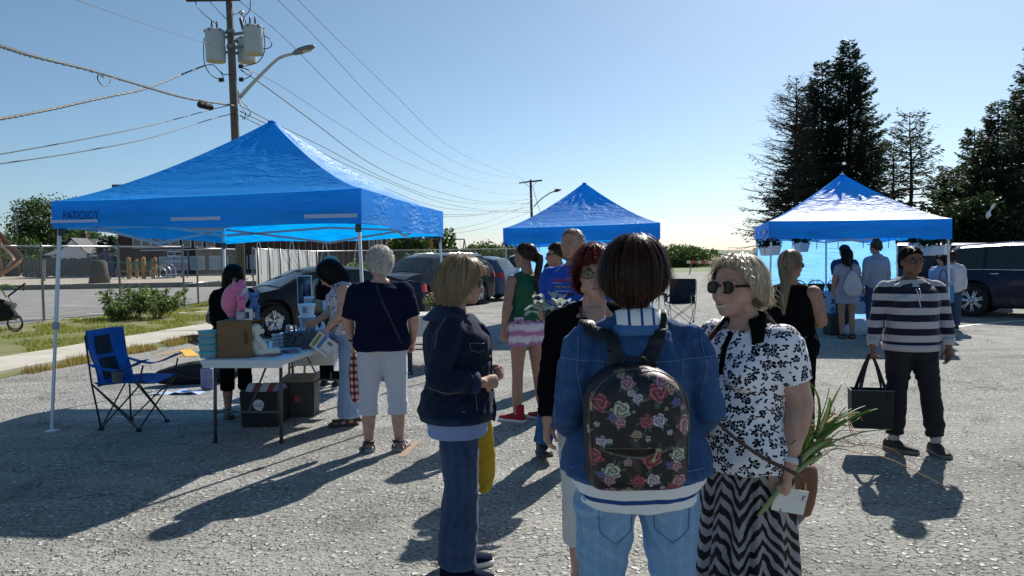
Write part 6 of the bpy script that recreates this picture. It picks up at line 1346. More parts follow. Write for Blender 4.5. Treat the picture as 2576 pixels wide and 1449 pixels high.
        p = w_+d*.025+th*.024; P = [w_+d*.01+th*.010, p, p+d*.026+th*.022+pn*.012*(1+cu), p+d*.052+th*(.026-.016*cu)+pn*(.022+.02*cu), p+d*.070+th*(.022-.022*cu)+pn*(.028+.03*cu)]
        mb.sweep(P, [.013, .0125, fr*1.25, fr*1.15, fr*.95], n=8, cap='round')
    def head(s, mb, male):
        hw = s.hw; M = s.HM
        def B(c, r, Mr=None): mb.ball(s.H(c), r, M if Mr is None else M @ Mr, n=20, m=14)
        B((0, -.018, .035), (.074*hw, .094, .082)); B((0, .010, -.005), (.067*hw, .080, .085)); B((0, .028, -.052), (.050*hw, .056, .052)); B((0, .058, -.085), (.024*hw, .024, .020))
        for q in (-1, 1):
            B((q*.034*hw, .052, -.028), (.024, .026, .024)); B((q*.030, .074, .026), (.026, .012, .007)); B((q*.0305, .068, .006), (.0135, .0125, .0115))
            mb.sweep([s.H((q*.0195, .082, -.004)), s.H((q*.030, .085, -.0065)), s.H((q*.043, .076, -.004))], .0038, n=6, cap='round')
            mb.sweep([s.H((q*.0195, .083, .012)), s.H((q*.030, .086, .0165)), s.H((q*.043, .077, .011))], .0042, n=6, cap='round')
            B((q*.011, .092, -.033), (.0085, .010, .0075)); B((q*.074*hw, -.006, -.002), (.007, .019, .030), Matrix.Rotation(R(-q*14), 3, 'Z') @ Matrix.Rotation(R(-10), 3, 'X')); B((q*.046*hw, .010, -.065), (.022, .030, .022))
        mb.sweep([s.H((0, .083, .022)), s.H((0, .089, .006)), s.H((0, .099, -.016)), s.H((0, .106, -.030)), s.H((0, .094, -.040))], [.0075, .0082, .0098, .0115, .008], n=10, cap='round')
        mb.sweep([s.H((-.020, .078, -.060)), s.H((0, .088, -.0575)), s.H((.020, .078, -.060))], [.004, .0062, .004], n=6, cap='round')
        mb.sweep([s.H((-.018, .078, -.068)), s.H((0, .087, -.069)), s.H((.018, .078, -.068))], [.0045, .0070, .0045], n=6, cap='round')
        nb = s.J['nb']; nk = .056 if male else .047
        mb.sweep([nb-Vector((0, 0, .05)), nb+Vector((0, .0, .02)), s.H((0, -.012, -.055)), s.H((0, -.01, 0))], [nk+.022, nk+.006, nk, nk], n=14)
    def body(s, male):
        mb = MB(); s.torso(mb, .84, 1.42, -.006); s.limbs(mb, ('sh', 'el', 'wr'), s.armr()); s.limbs(mb, ('hip', 'kn', 'an'), s.legr())
        for q in ('L', 'R'):
            mb.sweep([s.spine(1.29), s.J['sh'+q]], [.06, .046], n=10, cap='round'); mb.sweep([s.spine(1.39), s.spine(1.355).lerp(s.J['sh'+q], .6), s.J['sh'+q]], [.036, .030, .036], n=10, cap='round'); s.hand(mb, q, max(1, s.vox/.0072)); a = s.J['an'+q]; i = 0 if q == 'L' else 1; fd = Matrix.Rotation(R(s.foot[i]), 3, 'Z') @ Vector((0, 1, 0)); dz = a.z-.085; tp = s.tip[i]
            mb.sweep([a, a-fd*.02+Vector((0, 0, -.045)), a+fd*.07+Vector((0, 0, -.06-tp*.3)), a+fd*.13+Vector((0, 0, -.07-tp*.6)), a+fd*.175+Vector((0, 0, -.073-tp))], [(.036, .036), (.032, .034), (.037, .026), (.042, .018), (.030, .012)], ref=(fd.y, -fd.x, 0), n=10, cap='round')
        s.head(mb, male)
        for i in range(len(mb.v)): mb.v[i] = mb.v[i]*s.k
        me = blob(mb, s.vox, 2); me.materials.append(s.skin); link('body', me, s.t); s.bodyme = me
        for q in (-1, 1):
            m2 = MB(); m2.ball(s.H((q*.0305, .0735, .005)), .0112, n=12, m=9); s.part(m2, 'eye', EYE)
            m2 = MB(); m2.ball(s.H((q*.0315, .0845, .005)), (.0045, .0015, .0045), s.HM, n=8, m=5); s.part(m2, 'iris', M_BLK)
        m2 = MB(); m2.sweep([s.H((-.019, .0835, -.0635)), s.H((-.008, .0915, -.0605)), s.H((0, .0925, -.0615)), s.H((.008, .0915, -.0605)), s.H((.019, .0835, -.0635))], [(.001, .001), (.003, .0028), (.0035, .003), (.003, .0028), (.001, .001)], n=6); s.part(m2, 'lips', LIPS)
    def part(s, mb, name, m, smooth=True, parent=None):
        for i in range(len(mb.v)): mb.v[i] = mb.v[i]*s.k
        return mb.build(name, m, parent or s.t, smooth=smooth)
    def cloth(s, mb, name, m, vox=.010, amp=.0035, seed=1, sc=1.0, aniso=(1, 1, 1.5), smooth=3):
        for i in range(len(mb.v)): mb.v[i] = mb.v[i]*s.k
        me = blob(mb, vox, smooth); wrinkle(me, amp, seed, sc, aniso); me.materials.append(m); o = link(name, me, s.t); s.last = o; s.bvh = BVHTree.FromPolygons([v.co for v in me.vertices], [p.vertices for p in me.polygons]); return o
    def top(s, name, m, hem=.88, neck=1.40, inf=.014, sleeve=1.0, slr=.012, flare=0, amp=.0035, seed=1, vox=.010, shp=.06, cuff=True, extra=None):
        mb = MB(); s.torso(mb, hem, neck, inf, flare)
        if sleeve > 0:
            rr = [r+slr*(1+.3*math.sin(i)) for i, r in enumerate(s.armr())]; s.limbs(mb, ('sh', 'el', 'wr'), rr, t1=sleeve*.985, cap='flat')
            for q in ('L', 'R'): mb.ball(s.J['sh'+q], s.armr()[0]*.96+slr*.8, n=14, m=10)
            for q in ('L', 'R'): mb.sweep([s.spine(1.275), s.J['sh'+q]+Vector((0, 0, -.012))], [.07+inf*.6, .044+slr*.8], n=12, cap='round'); mb.sweep([s.spine(1.385), s.spine(1.355).lerp(s.J['sh'+q]+Vector((0, 0, .012)), .55)+Vector((0, 0, .020)), s.J['sh'+q]+Vector((0, 0, .004))], [.042+inf*.3, .036+inf*.4, .040+slr*.7], n=10, cap='round')
        elif sleeve == 0:
            for q in ('L', 'R'): sh = s.J['sh'+q]; mb.sweep([s.spine(1.27), s.spine(1.32).lerp(sh, .62)+Vector((0, 0, .004))], [.07+inf, .046+inf*.5], n=12, cap='round'); mb.sweep([s.spine(1.385), s.spine(1.355).lerp(sh, .66)+Vector((0, 0, .018))], [.040+inf*.3, .034+inf*.4], n=10, cap='round')
        if extra: extra(mb)
        return s.cloth(mb, name, m, vox, amp, seed)
    def pants(s, name, m, length=.97, waist=1.0, inf=.010, flare=0, amp=.003, seed=2, vox=.011, taper=0):
        mb = MB(); s.torso(mb, .82, waist, inf); rr = [r+inf+.004+flare*(i/10)**2*1.0+(.012 if i > 5 else .006)*(1-taper) for i, r in enumerate(s.legr())]; s.limbs(mb, ('hip', 'kn', 'an'), rr, t1=length, cap='flat')
        for q in ('L', 'R'): mb.ball(s.J['hip'+q]+Vector((0, -.035*s.hips, 0)), (.088*s.hips+inf*.5, .085*s.hips+inf*.5, .10), n=12, m=9)
        return s.cloth(mb, name, m, vox, amp, seed)
    def collar(s, name, m, z=1.415, r0=.062, h=.035, out=.022, openf=.5, th=.006):
        mb = MB(); c = s.spine(z); rows = []
        for j, (dz, dr) in enumerate(((0, 0), (h, .004), (h*.95, .012), (-h*.55, out+.012))):
            rows.append([c+Vector((math.sin(a)*(r0+dr), -math.cos(a)*(r0*.95+dr)-.005, dz-.045*(a/math.pi)**2*(1 if j < 3 else 1.15))) for a in np.linspace(-math.pi*(1-openf*.35), math.pi*(1-openf*.35), 26)])
        mb.grid(rows); o = s.part(mb, name, m); md = o.modifiers.new('t', 'SOLIDIFY'); md.thickness = th; return o
    def seam(s, pts, d, r=.0016, name='seam', m=None, off=.0015):
        """run a stitched seam over the last garment: pts in person space (unscaled), cast along d"""
        P = []; d = Vector(d); pts = [Vector(p)*s.k for p in pts]
        for a, b in zip(pts, pts[1:]):
            for i in range(10):
                p = a.lerp(b, i/10); h, n, _, _ = s.bvh.ray_cast(p-d*1.0, d)
                if h is not None: P.append(h+n*off)
        if len(P) > 3: mb = MB(); mb.sweep(P, r, n=4); mb.build(name, m or STITCH, s.t, smooth=True)
    def shoes(s, m, sole, high=0, w_=1.0, lace=None, name='shoe', sandal=False, sl=.028):
        for i, q in enumerate(('L', 'R')):
            a = s.J['an'+q]; fd = Matrix.Rotation(R(s.foot[i]), 3, 'Z'); tp = s.tip[i]; g0 = a.z-.085
            def T(x, y, z): v = fd @ Vector((x, y, 0)); return (a.x+v.x, a.y+v.y, g0+z-tp*max(0, y+.06)/.23+tp*0)
            st = [(-.085, .020, .05), (-.07, .034, .07), (-.03, .038, .085), (.02, .039, .075), (.07, .045, .055), (.12, .048, .042), (.165, .040, .034), (.195, .020, .026)]
            if not sandal:
                mb = MB(); mb.ring_tube([[T(math.cos(t_)*hw*1.05*w_, y, sl*.6+(hh*1.05)*max(0, math.sin(t_))**.8) for t_ in np.linspace(0, math.pi, 11)] for y, hw, hh in st])
                if high or True: mb.sweep([T(0, -.035, .05), T(0, -.03, .085+high)], [(.036, .045), (.040+.002, .046)], n=12)
                sh = s.part(mb, name, m, smooth=60)
            mb = MB(); ol = [(y, hw*1.16*w_) for y, hw, _ in st]; out_ = [(x, y) for y, x in ol]+[(-x, y) for y, x in ol[::-1]]
            mb.ring_tube([[T(x*(1 if z else .95), y*1.03, z) for x, y in out_] for z in (0, sl)]); so = s.part(mb, 'sole' if not sandal else 'sandal_sole', sole, parent=None if sandal else sh)
            if sandal:
                for y, hh in ((-.055, .075), (.02, .07), (.10, .05)):
                    mb = MB(); mb.sweep([T(.046, y, .02), T(.036, y, hh*.8), T(0, y, hh+.008), T(-.036, y, hh*.8), T(-.046, y, .02)], [(.015, .005)]*5, ref=(0, 1, 0), n=6, k=2); s.part(mb, 'sandal_strap', m)
                mb = MB(); mb.sweep([T(-.04, .0, .07), T(-.04, -.05, .085), T(0, -.085, .09), T(.04, -.05, .085), T(.04, 0, .07)], [(.005, .012)]*5, n=6, k=2); s.part(mb, 'sandal_strap', m)
            elif lace:
                mb = MB()
                for y in (.03, .05, .07, .09): mb.sweep([T(-.022, y, .088-.35*y), T(0, y+.005, .098-.38*y), T(.022, y, .088-.35*y)], .0028, n=4)
                o = s.part(mb, 'laces', lace, parent=sh); o['kind'] = 'stuff'
    def glasses(s, m, lens, lensm, sz=(.026, .02), y=.098, z=.006, name='sunglasses', temple=True, rim=.0022):
        t_ = None
        for q in (-1, 1):
            c = [s.H((q*(.033+sz[0]*math.copysign(abs(math.cos(a))**.7, math.cos(a))), y-.010*abs(math.cos(a)+q*.6)-.004*q*math.cos(a)*0, z+sz[1]*math.copysign(abs(math.sin(a))**.8, math.sin(a)))) for a in np.linspace(0, 2*math.pi, 25)[:-1]]
            mb = MB(); mb.sweep(c, rim, n=5, closed=True)
            if q < 0: t_ = s.part(mb, name, m)
            else: s.part(mb, 'rim', m, parent=t_)
            mb = MB(); ctr = sum(c, Vector())/len(c)+s.HM @ Vector((0, .002, 0)); mb.add([tuple(ctr)]+[tuple(x) for x in c], [[0, 1+i, 1+(i+1) % 24] for i in range(24)]); s.part(mb, 'lens', lensm, parent=t_)
            mb = MB(); mb.sweep([s.H((q*(.033+sz[0]), y-.016, z+.006)), s.H((q*.074*s.hw, .045, z+.008)), s.H((q*.077*s.hw, -.01, z+.006)), s.H((q*.074*s.hw, -.03, z-.015))], [(rim*.8, rim*1.8)]*4, n=6, k=3); s.part(mb, 'temple', m, parent=t_)
        mb = MB(); mb.sweep([s.H((-.008, y-.002, z+.006)), s.H((0, y+.003, z+.009)), s.H((.008, y-.002, z+.006))], rim, n=5); s.part(mb, 'bridge', m, parent=t_)
    def hair(s, m, tips, n=1400, seed=1, rad=(.088, .108, .098), c0=(0, -.018, .030), wd=.0022, jit=.004, wave=.0, curlin=.35, shell=True, flare=1.0, name='hair', part=0, fly=.03, upto=1.0, hl=None):
        """tips: list of (azimuth deg from the face, z of the tip in head space); strands run from the crown over the skull and hang"""
        g = np.random.RandomState(seed); az_ = [q[0] for q in tips]; tz_ = [q[1] for q in tips]
        def surf(th, u, off=0.0, zl=None):
            a = abs((math.degrees(th)+180) % 360-180); zt_ = np.interp(a, az_, tz_) if zl is None else zl; cz = c0[2]
            if zt_ >= cz: phi = u*math.acos(max(-1, min(1, (zt_-cz)/rad[2]))); drop = 0; k = 1
            else:
                arc = math.pi/2*rad[2]; tot = arc+(cz-zt_); q = u*tot
                if q <= arc: phi = q/rad[2]; drop = 0; k = 1
                else: phi = math.pi/2; drop = q-arc; f = min(1.15, drop/(cz-zt_)); k = 1+(flare-1)*math.sin(f*math.pi*.6)-curlin*.35*f**3
            r_ = math.sin(phi)*k; x = (rad[0]*r_+off)*math.sin(th) if True else 0; y = (rad[1]*r_+off)*math.cos(th)
            return Vector((c0[0]+x+part*.0, c0[1]+y, cz+(rad[2]+off)*math.cos(phi)-drop))
        hob = None
        if shell:
            rows = []; nu = 40
            for j in range(15):
                u = .0+j/14*.985; rows.append([tuple(s.H(surf(2*math.pi*i/nu, max(u, .01), -.005+.0035*math.sin(i*2.9+j*.15)+.002*math.sin(i*7.3)))) for i in range(nu)])
            mb = MB(); mb.grid(rows, closed_u=True); hob = s.part(mb, name, m)
        V = []; F = []; b = 0; seg = 9
        for i in range(n):
            th = g.uniform(0, 2*math.pi); u0 = g.uniform(0, .45)**1.2; u1 = min(upto, g.uniform(.75, 1.0)+.02) if g.uniform() < .4 else g.uniform(.90, 1.05); of = g.normal(.002, jit); ph = g.uniform(0, 6.3); wv = wave*g.uniform(.5, 1.5); dth = g.normal(0, .10); of += .005*math.sin(th*8+seed)*math.sin(th*3+1)+.003*math.sin(th*21+seed); fl = g.uniform() < fly; ww = wd*g.uniform(.6, 1.3)
            pr = None
            for k in range(seg+1):
                f = k/seg; u = u0+(u1-u0)*f; p = surf(th+dth*f+wv*6*math.sin(ph+f*7), u, of+wv*math.sin(f*9+ph)+(.03*f*f*g.uniform(.3, 1.6) if fl else 0)); p = s.H(p)
                n_ = (s.HM @ Vector((math.sin(th), math.cos(th), .2))).normalized()
                d = (p-pr) if pr is not None else (s.H(surf(th+dth/seg, u+(u1-u0)/seg, of))-p); pr = p
                x = d.cross(n_); x = x.normalized()*ww*(1-.6*f) if x.length > 1e-6 else Vector((ww, 0, 0)); V += [p-x, p+x]
            for k in range(seg): F.append((b+2*k, b+2*k+1, b+2*k+3, b+2*k+2))
            b += 2*(seg+1)
        o = fastmesh('hair_strands' if hob else name, np.array([tuple(v) for v in V])*s.k, F, m, hob or s.t); return hob or o
    def curls(s, m, n, tips, rad, c0=(0, -.02, .034), L=.035, seed=4, wd=.0035, name='hair', up=.4):
        g = np.random.RandomState(seed); h = s.hair(m, tips, 300, seed, rad, c0, wd=.004, name=name); V = []; F = []; b = 0; az_ = [q[0] for q in tips]; tz_ = [q[1] for q in tips]
        while b < n*12:
            v = unit(g.normal(0, 1, 3)); a = abs(math.degrees(math.atan2(v[0], v[1]))); zt_ = np.interp(a, az_, tz_); z = c0[2]+v[2]*rad[2]
            if z < zt_: continue
            p = np.array([c0[0]+v[0]*rad[0], c0[1]+v[1]*rad[1], z]); t1 = unit(np.cross(v, g.normal(0, 1, 3))); l = L*g.uniform(.6, 1.3); ww = wd*g.uniform(.6, 1.3)
            for k in range(6):
                f = k/5; q = p+t1*l*math.sin(f*2.2)*.55+v*l*up*math.sin(f*3.0)*.6-v*.004; x = np.cross(t1, v)*ww*(1-.7*f); V += [tuple(s.H(q-x)), tuple(s.H(q+x))]
            for k in range(5): F.append((b+2*k, b+2*k+1, b+2*k+3, b+2*k+2))
            b += 12
        fastmesh('curls', np.array(V)*s.k, F, m, h); return h
    def tail(s, m, pts, rads, seed=3, n=220, name='ponytail', wd=.0025):
        g = np.random.RandomState(seed); mb = MB(); mb.sweep(pts, [(r*.9, r*.7) for r in rads], n=10, k=3, cap='round'); o = s.part(mb, name, m); P = catmull([tuple(p) for p in pts], 5); Rr = catmull([(r, r) for r in rads], 5)[:, 0]; V = []; F = []; b = 0
        for i in range(n):
            a = g.uniform(0, 6.28); k0 = g.uniform(.6, 1.15); st = g.randint(0, max(1, len(P)//3)); en = len(P)-g.randint(0, max(1, len(P)//4)); da = g.normal(0, .4)
            for j in range(st, en):
                a2 = a+da*j/len(P); v = np.array((math.cos(a2), math.sin(a2)*.8, 0))*Rr[j]*k0; V += [P[j]+v-np.array((wd*math.sin(a2), -wd*math.cos(a2), 0)), P[j]+v+np.array((wd*math.sin(a2), -wd*math.cos(a2), 0))]
            for j in range(en-st-1): F.append((b+2*j, b+2*j+1, b+2*j+3, b+2*j+2))
            b += 2*(en-st)
        fastmesh('hair_strands', np.array(V)*s.k, F, m, o); return o
    def brows(s, m):
        for q in (-1, 1): mb = MB(); mb.sweep([s.H((q*.017, .0875, .028)), s.H((q*.032, .087, .034)), s.H((q*.048, .074, .028))], [(.003, .002), (.0035, .002), (.0015, .001)], n=6, k=2); s.part(mb, 'eyebrow', m)
EYE = mat('eye_white', (.62, .60, .57), .2, .5, var=.02); LIPS = mat('lips', (.33, .10, .09), .45); STITCH = mat('stitch_tan', (.25, .22, .20), .7); STITCHB = mat('stitch_blue', (.10, .17, .32), .7)
GL_D = mat('sunglass_lens', (.006, .005, .005), .15, .25, var=.02); GL_C = glass('clear_lens_glass', (.03, .03, .03), .05, .85)
def denim(name, a, b, sc=1.0, fade=None):
    m, t = newmat(name); co = t.n('ShaderNodeTexCoord').outputs['Object']; n1 = t.noise(co, 5*sc, 5, .65).outputs[0]; st = t.noise(t.n('ShaderNodeMapping', {0: co, 3: (160, 160, 18)}).outputs[0], 1, 3, .7).outputs[0]; n2 = t.noise(co, 220, 2, .5).outputs[0]
    c = t.ramp(t.math('ADD', t.math('MULTIPLY', n1, .55), t.math('MULTIPLY', st, .45)), [(.3, a), (.72, b)])
    pk = t.n('ShaderNodeNewGeometry').outputs['Pointiness']; c = t.mix(t.ramp(pk, [(.50, 0), (.60, .6)]), c, tuple(min(1, x*1.9) for x in b))
    bs = t.n('ShaderNodeBsdfPrincipled', {'Base Color': c, 'Roughness': .88, 'Specular IOR Level': .1, 'Sheen Weight': .06, 'Normal': t.n('ShaderNodeBump', {'Height': t.math('ADD', n2, st), 'Strength': .5, 'Distance': .002})}); t.out(bs.outputs[0]); return m
def stripes(name, a, b, period, duty, axis='z', rough=.85, warp=0, ph=0, sheen=0):
    m, t = newmat(name); co = t.n('ShaderNodeTexCoord').outputs['Object']; s3 = t.n('ShaderNodeSeparateXYZ', {0: co}); v = s3.outputs[{'x': 0, 'y': 1, 'z': 2}[axis]]
    if warp: v = t.math('MULTIPLY_ADD', t.noise(co, 5, 2).outputs[0], warp, v)
    f = t.math('LESS_THAN', t.math('FRACT', t.math('MULTIPLY_ADD', v, 1/period, ph)), duty); n = t.noise(co, 120, 2).outputs[0]
    t.out(t.n('ShaderNodeBsdfPrincipled', {'Base Color': t.mix(f, a, b), 'Roughness': rough, 'Specular IOR Level': .2, 'Sheen Weight': sheen, 'Normal': t.n('ShaderNodeBump', {'Height': n, 'Strength': .3, 'Distance': .002})}).outputs[0]); return m
def floral(name, ground, ink, sc=26, ink2=None, cover=.75, small=True):
    m, t = newmat(name); co = t.n('ShaderNodeTexCoord').outputs['Object']; s0 = t.n('ShaderNodeSeparateXYZ', {0: co})
    nn = t.n('ShaderNodeSeparateXYZ', {0: t.n('ShaderNodeTexCoord').outputs['Normal']}); ax_ = t.math('ABSOLUTE', nn.outputs[0]); ay_ = t.math('ABSOLUTE', nn.outputs[1]); az_ = t.math('GREATER_THAN', t.math('ABSOLUTE', nn.outputs[2]), .72); sx_ = t.math('GREATER_THAN', ax_, ay_)
    lerp = lambda f, a, b: t.math('ADD', t.math('MULTIPLY', a, t.math('SUBTRACT', 1.0, f)), t.math('MULTIPLY', b, f))
    u_ = lerp(az_, lerp(sx_, s0.outputs[0], s0.outputs[1]), s0.outputs[0]); v_ = lerp(az_, s0.outputs[2], s0.outputs[1]); uv = t.n('ShaderNodeCombineXYZ', {0: u_, 1: v_, 2: 0.0}).outputs[0]
    uv = t.n('ShaderNodeVectorMath', {0: uv, 1: t.n('ShaderNodeVectorMath', {0: t.noise(co, 30, 2).outputs['Color'], 'Scale': .012}, operation='SCALE').outputs[0]}, operation='ADD').outputs[0]
    def motif(scale, k, off):
        p = t.n('ShaderNodeVectorMath', {0: uv, 1: (off, off*2, 0)}, operation='ADD').outputs[0]; pr = t.n('ShaderNodeVectorMath', {0: p, 'Scale': scale}, operation='SCALE').outputs[0]
        v = t.n('ShaderNodeTexVoronoi', {'Vector': pr, 'Scale': 1.0, 'Randomness': .85}); v.voronoi_dimensions = '2D'
        d = t.n('ShaderNodeVectorMath', {0: pr, 1: v.outputs['Position']}, operation='SUBTRACT').outputs[0]; s3 = t.n('ShaderNodeSeparateXYZ', {0: d}); rc = t.n('ShaderNodeSeparateColor', {0: v.outputs['Color']})
        an = t.math('ADD', t.math('ARCTAN2', s3.outputs[1], s3.outputs[0]), t.math('MULTIPLY', rc.outputs[0], 6.28)); return v.outputs['Distance'], an, rc
    d, an, rc = motif(sc, 5, 0.0); pet = t.math('MULTIPLY_ADD', t.math('ABSOLUTE', t.math('SINE', t.math('MULTIPLY', an, 2.5))), .24, .17)
    f1 = t.math('MULTIPLY', t.math('LESS_THAN', d, pet), t.math('LESS_THAN', rc.outputs[1], cover)); core = t.math('LESS_THAN', t.math('ABSOLUTE', t.math('SUBTRACT', d, .10)), .02); f1 = t.math('MULTIPLY', f1, t.math('SUBTRACT', 1.0, core))
    d2, an2, rc2 = motif(sc*1.9, 2, 3.3); leaf = t.math('LESS_THAN', d2, t.math('MULTIPLY_ADD', t.math('ABSOLUTE', t.math('COSINE', an2)), .30, .07)); f2 = t.math('MULTIPLY', leaf, t.math('LESS_THAN', rc2.outputs[2], .62)); f = t.math('MAXIMUM', f1, f2)
    c = t.mix(f, ground, ink)
    if ink2: c = t.mix(t.math('MULTIPLY', f1, t.math('GREATER_THAN', rc.outputs[2], .5)), c, ink2)
    t.out(t.n('ShaderNodeBsdfPrincipled', {'Base Color': c, 'Roughness': .8, 'Specular IOR Level': .2}).outputs[0]); return m
mat('zip_brass', (.35, .31, .20), .3, metal=.8)
FAB_BLK = mat('cloth_black', (.0045, .0045, .006), .9, .05, var=.3, bump=.4, bs=150); FAB_NAVY = mat('cloth_navy', (.006, .009, .030), .88, .06, var=.2, bump=.4, bs=150); FAB_WHT = mat('cloth_white', (.70, .70, .74), .8, .2, var=.04, bump=.3, bs=120)
SH_BLK = mat('shoe_black', (.016, .015, .015), .5); SOLE_W = mat('sole_white', (.62, .61, .58), .6); SOLE_D = mat('sole_dark', (.04, .04, .04), .7)
def face_to(dx, dy): return math.atan2(-dx, dy)
H_GREY = hair_mat('hair_white_grey', (.42, .40, .37), (.88, .86, .82), tr=.35); H_BLD = hair_mat('hair_ash_blonde', (.20, .12, .06), (.55, .40, .24), tr=.3); H_WBL = hair_mat('hair_white_blonde', (.42, .34, .22), (.85, .78, .62), tr=.3)
H_BRN = hair_mat('hair_auburn_brown', (.012, .004, .002), (.10, .032, .012), tr=.42, rough=.32); H_RED = hair_mat('hair_dyed_red', (.06, .006, .004), (.26, .03, .012), tr=.35); H_BLK = hair_mat('hair_black', (.004, .003, .003), (.012, .009, .008), tr=.1, rough=.5, sp=.18); H_DBR = hair_mat('hair_dark_brown', (.02, .008, .004), (.08, .035, .015), tr=.3)
H_SHORT = hair_mat('hair_short_grey', (.20, .17, .15), (.48, .45, .42), tr=.1)
D_DARK = denim('denim_dark', (.004, .007, .018), (.014, .025, .058)); D_MID = denim('denim_mid', (.012, .038, .11), (.05, .12, .27)); D_LIGHT = denim('denim_light', (.13, .27, .48), (.30, .46, .66)); D_PALE = denim('denim_pale', (.16, .24, .38), (.30, .40, .55)); D_JEAN = denim('denim_indigo', (.016, .028, .065), (.055, .09, .18))
def px_x(px, d): return at(px, 640, d).x
BOB = [(0, .045), (38, .03), (55, -.06), (90, -.115), (180, -.125)]
# --- woman in the dark denim jacket, profile to the right
A_ = Person('woman with ash blonde bob and sunglasses in dark denim jacket, facing right', (px_x(1142, 3.68), 3.68), R(-86), 1.60, dict(elR=(.285, -.11, 1.07), wrR=(.185, .13, 1.045), haR=(-.75, 1, -.05), pnR=(-.8, -.5, -.2), elL=(-.24, -.08, 1.06), wrL=(-.12, .17, 1.06), haL=(.75, 1, .05), pnL=(.6, -.6, -.3), hd=(0, .045, 1.535), nb=(0, 0, 1.40)),
    girth=1.12, hips=1.05, bust=.03, belly=.03, skin=SK_P, pitch=6, vox=.0065, curl=1.0, leg=1.05, foot=(8, -12))
A_.pants('jeans', D_JEAN, length=1.0, inf=.012, flare=.035, amp=.008, seed=5, vox=.010)
A_.top('shirt', mat('shirt_pale_blue', (.20, .28, .52), .8, var=.15, bump=.4, bs=100), hem=.755, neck=.93, inf=.048, sleeve=-1, amp=.004, seed=2, flare=.01)
A_.top('denim_jacket', D_DARK, hem=.845, inf=.044, sleeve=.86, slr=.020, flare=.030, amp=.0085, seed=4, vox=.009, neck=1.385)
A_.collar('jacket_collar', D_DARK, z=1.385, r0=.082, h=.045, out=.072, openf=.9)
for s_ in (-1, 1):
    rows = [[A_.spine(z)+Vector((s_*(.075+.012*math.sin(z*9)), A_.trad(z, .03)[1]+u*(.03+.035*(1.36-z)), -u*.02)) for u in np.linspace(0, 1, 6)] for z in np.linspace(.845, 1.34, 14)]
    mb = MB(); mb.grid(rows); o_ = A_.part(mb, 'front_flap', D_DARK); o_.modifiers.new('t', 'SOLIDIFY').thickness = .006
    for z in (.92, 1.04, 1.16): mb = MB(); mb.ball(A_.spine(z)+Vector((s_*.085, A_.trad(z, .03)[1]+.025, 0)), (.004, .008, .008), n=8, m=5); A_.part(mb, 'button', MC['zip_brass'])
A_.seam([(.6, -.045, 1.375), (.6, -.085, 1.31), (.6, -.10, 1.22)], (-1, 0, 0), .0014); A_.seam([(.6, .07, 1.245), (.6, .15, 1.235)], (-1, 0, 0), .0014); A_.seam([(.6, .07, 1.245), (.6, .075, 1.21), (.6, .11, 1.195), (.6, .15, 1.20)], (-1, 0, 0), .0014); A_.seam([(.6, -.16, 1.14), (.6, -.145, 1.05), (.6, -.06, 1.02), (.6, .05, 1.015)], (-1, 0, 0), .0014); A_.seam([(.6, .09, 1.02), (.6, .10, .90)], (-1, 0, 0), .0014)
for q in ('R', 'L'):
    w_, e_ = A_.J['wr'+q], A_.J['el'+q]; mb = MB(); d_ = (w_-e_).normalized(); mb.sweep([w_-d_*.075, w_-d_*.03], [.058, .056], n=16); A_.part(mb, 'cuff', D_DARK)
mb = MB(); c = A_.spine(.86); a, b = A_.trad(.86, .046); mb.sweep([c-Vector((0, 0, .02)), c+Vector((0, 0, .022))], [(a+.03, b+.03), (a+.026, b+.026)], n=26); A_.part(mb, 'hem_band', D_DARK)
mb = MB(); w_ = A_.J['wr'+'R']; mb.sweep([w_-Vector((0, .03, 0)), w_-Vector((0, .012, 0))], .032, n=14); A_.part(mb, 'watch_strap', M_BLK)
A_.hair(H_BLD, [(0, .055), (36, .050), (54, .0), (70, -.06), (88, -.105), (180, -.120)], 3200, 2, (.094, .122, .104), (0, -.014, .030), wd=.0019, jit=.0045, curlin=.40, flare=1.06)
A_.glasses(M_BLK, None, GL_D, (.027, .019)); A_.brows(H_BLD); A_.shoes(FAB_NAVY, SOLE_W)
mb = MB(); mb.sweep([(.0, 0, 1.0), (0, .005, .9), (0, .01, .78), (0, .02, .60), (0, .01, .50)], [(.012, .01), (.035, .02), (.05, .03), (.06, .035), (.03, .02)], n=12, k=3, cap='round')
me = blob(mb, .012, 1); wrinkle(me, .008, 3); me.materials.append(mat('yellow_bag', (.42, .32, .02), .6, trans=.3)); p_ = at(1226, 1010, 3.9); tag(link('shopping_bag', me, None, (p_.x-.02, 3.95, -.16)), 'yellow green cloth bag hanging beside the woman in the dark denim jacket', 'bag')
# --- woman with the floral backpack, seen from behind
B_ = Person('woman with a short brown bob and light denim jacket seen from behind, wearing the backpack', (px_x(1597, 2.5), 2.5), R(2), 1.645, dict(elL=(-.245, -.05, 1.09), elR=(.245, -.05, 1.09), wrL=(-.20, .15, .99), wrR=(.20, .15, .99), hipL=(-.10, 0, .90), hipR=(.10, 0, .90), knL=(-.125, .01, .49), knR=(.125, .01, .49), anL=(-.13, -.02, .085), anR=(.13, -.02, .085), haL=(.3, 1, .1), haR=(-.3, 1, .1)),
    girth=1.06, hips=1.28, bust=.02, skin=SK_P, yaw=-14, vox=.0075, sw=1.06, arm=1.10, leg=1.16, headw=1.05)
B_.pants('jeans', D_LIGHT, length=1.0, waist=1.0, inf=.008, flare=.0, amp=.0070, seed=8, vox=.0080)
for x_ in (-.09, .10):
    B_.seam([(x_-.065, -.6, .825), (x_+.060, -.6, .835), (x_+.055, -.6, .70), (x_, -.6, .655), (x_-.055, -.6, .70), (x_-.065, -.6, .825)], (0, 1, 0), .0018, 'pocket_seam', STITCHB)
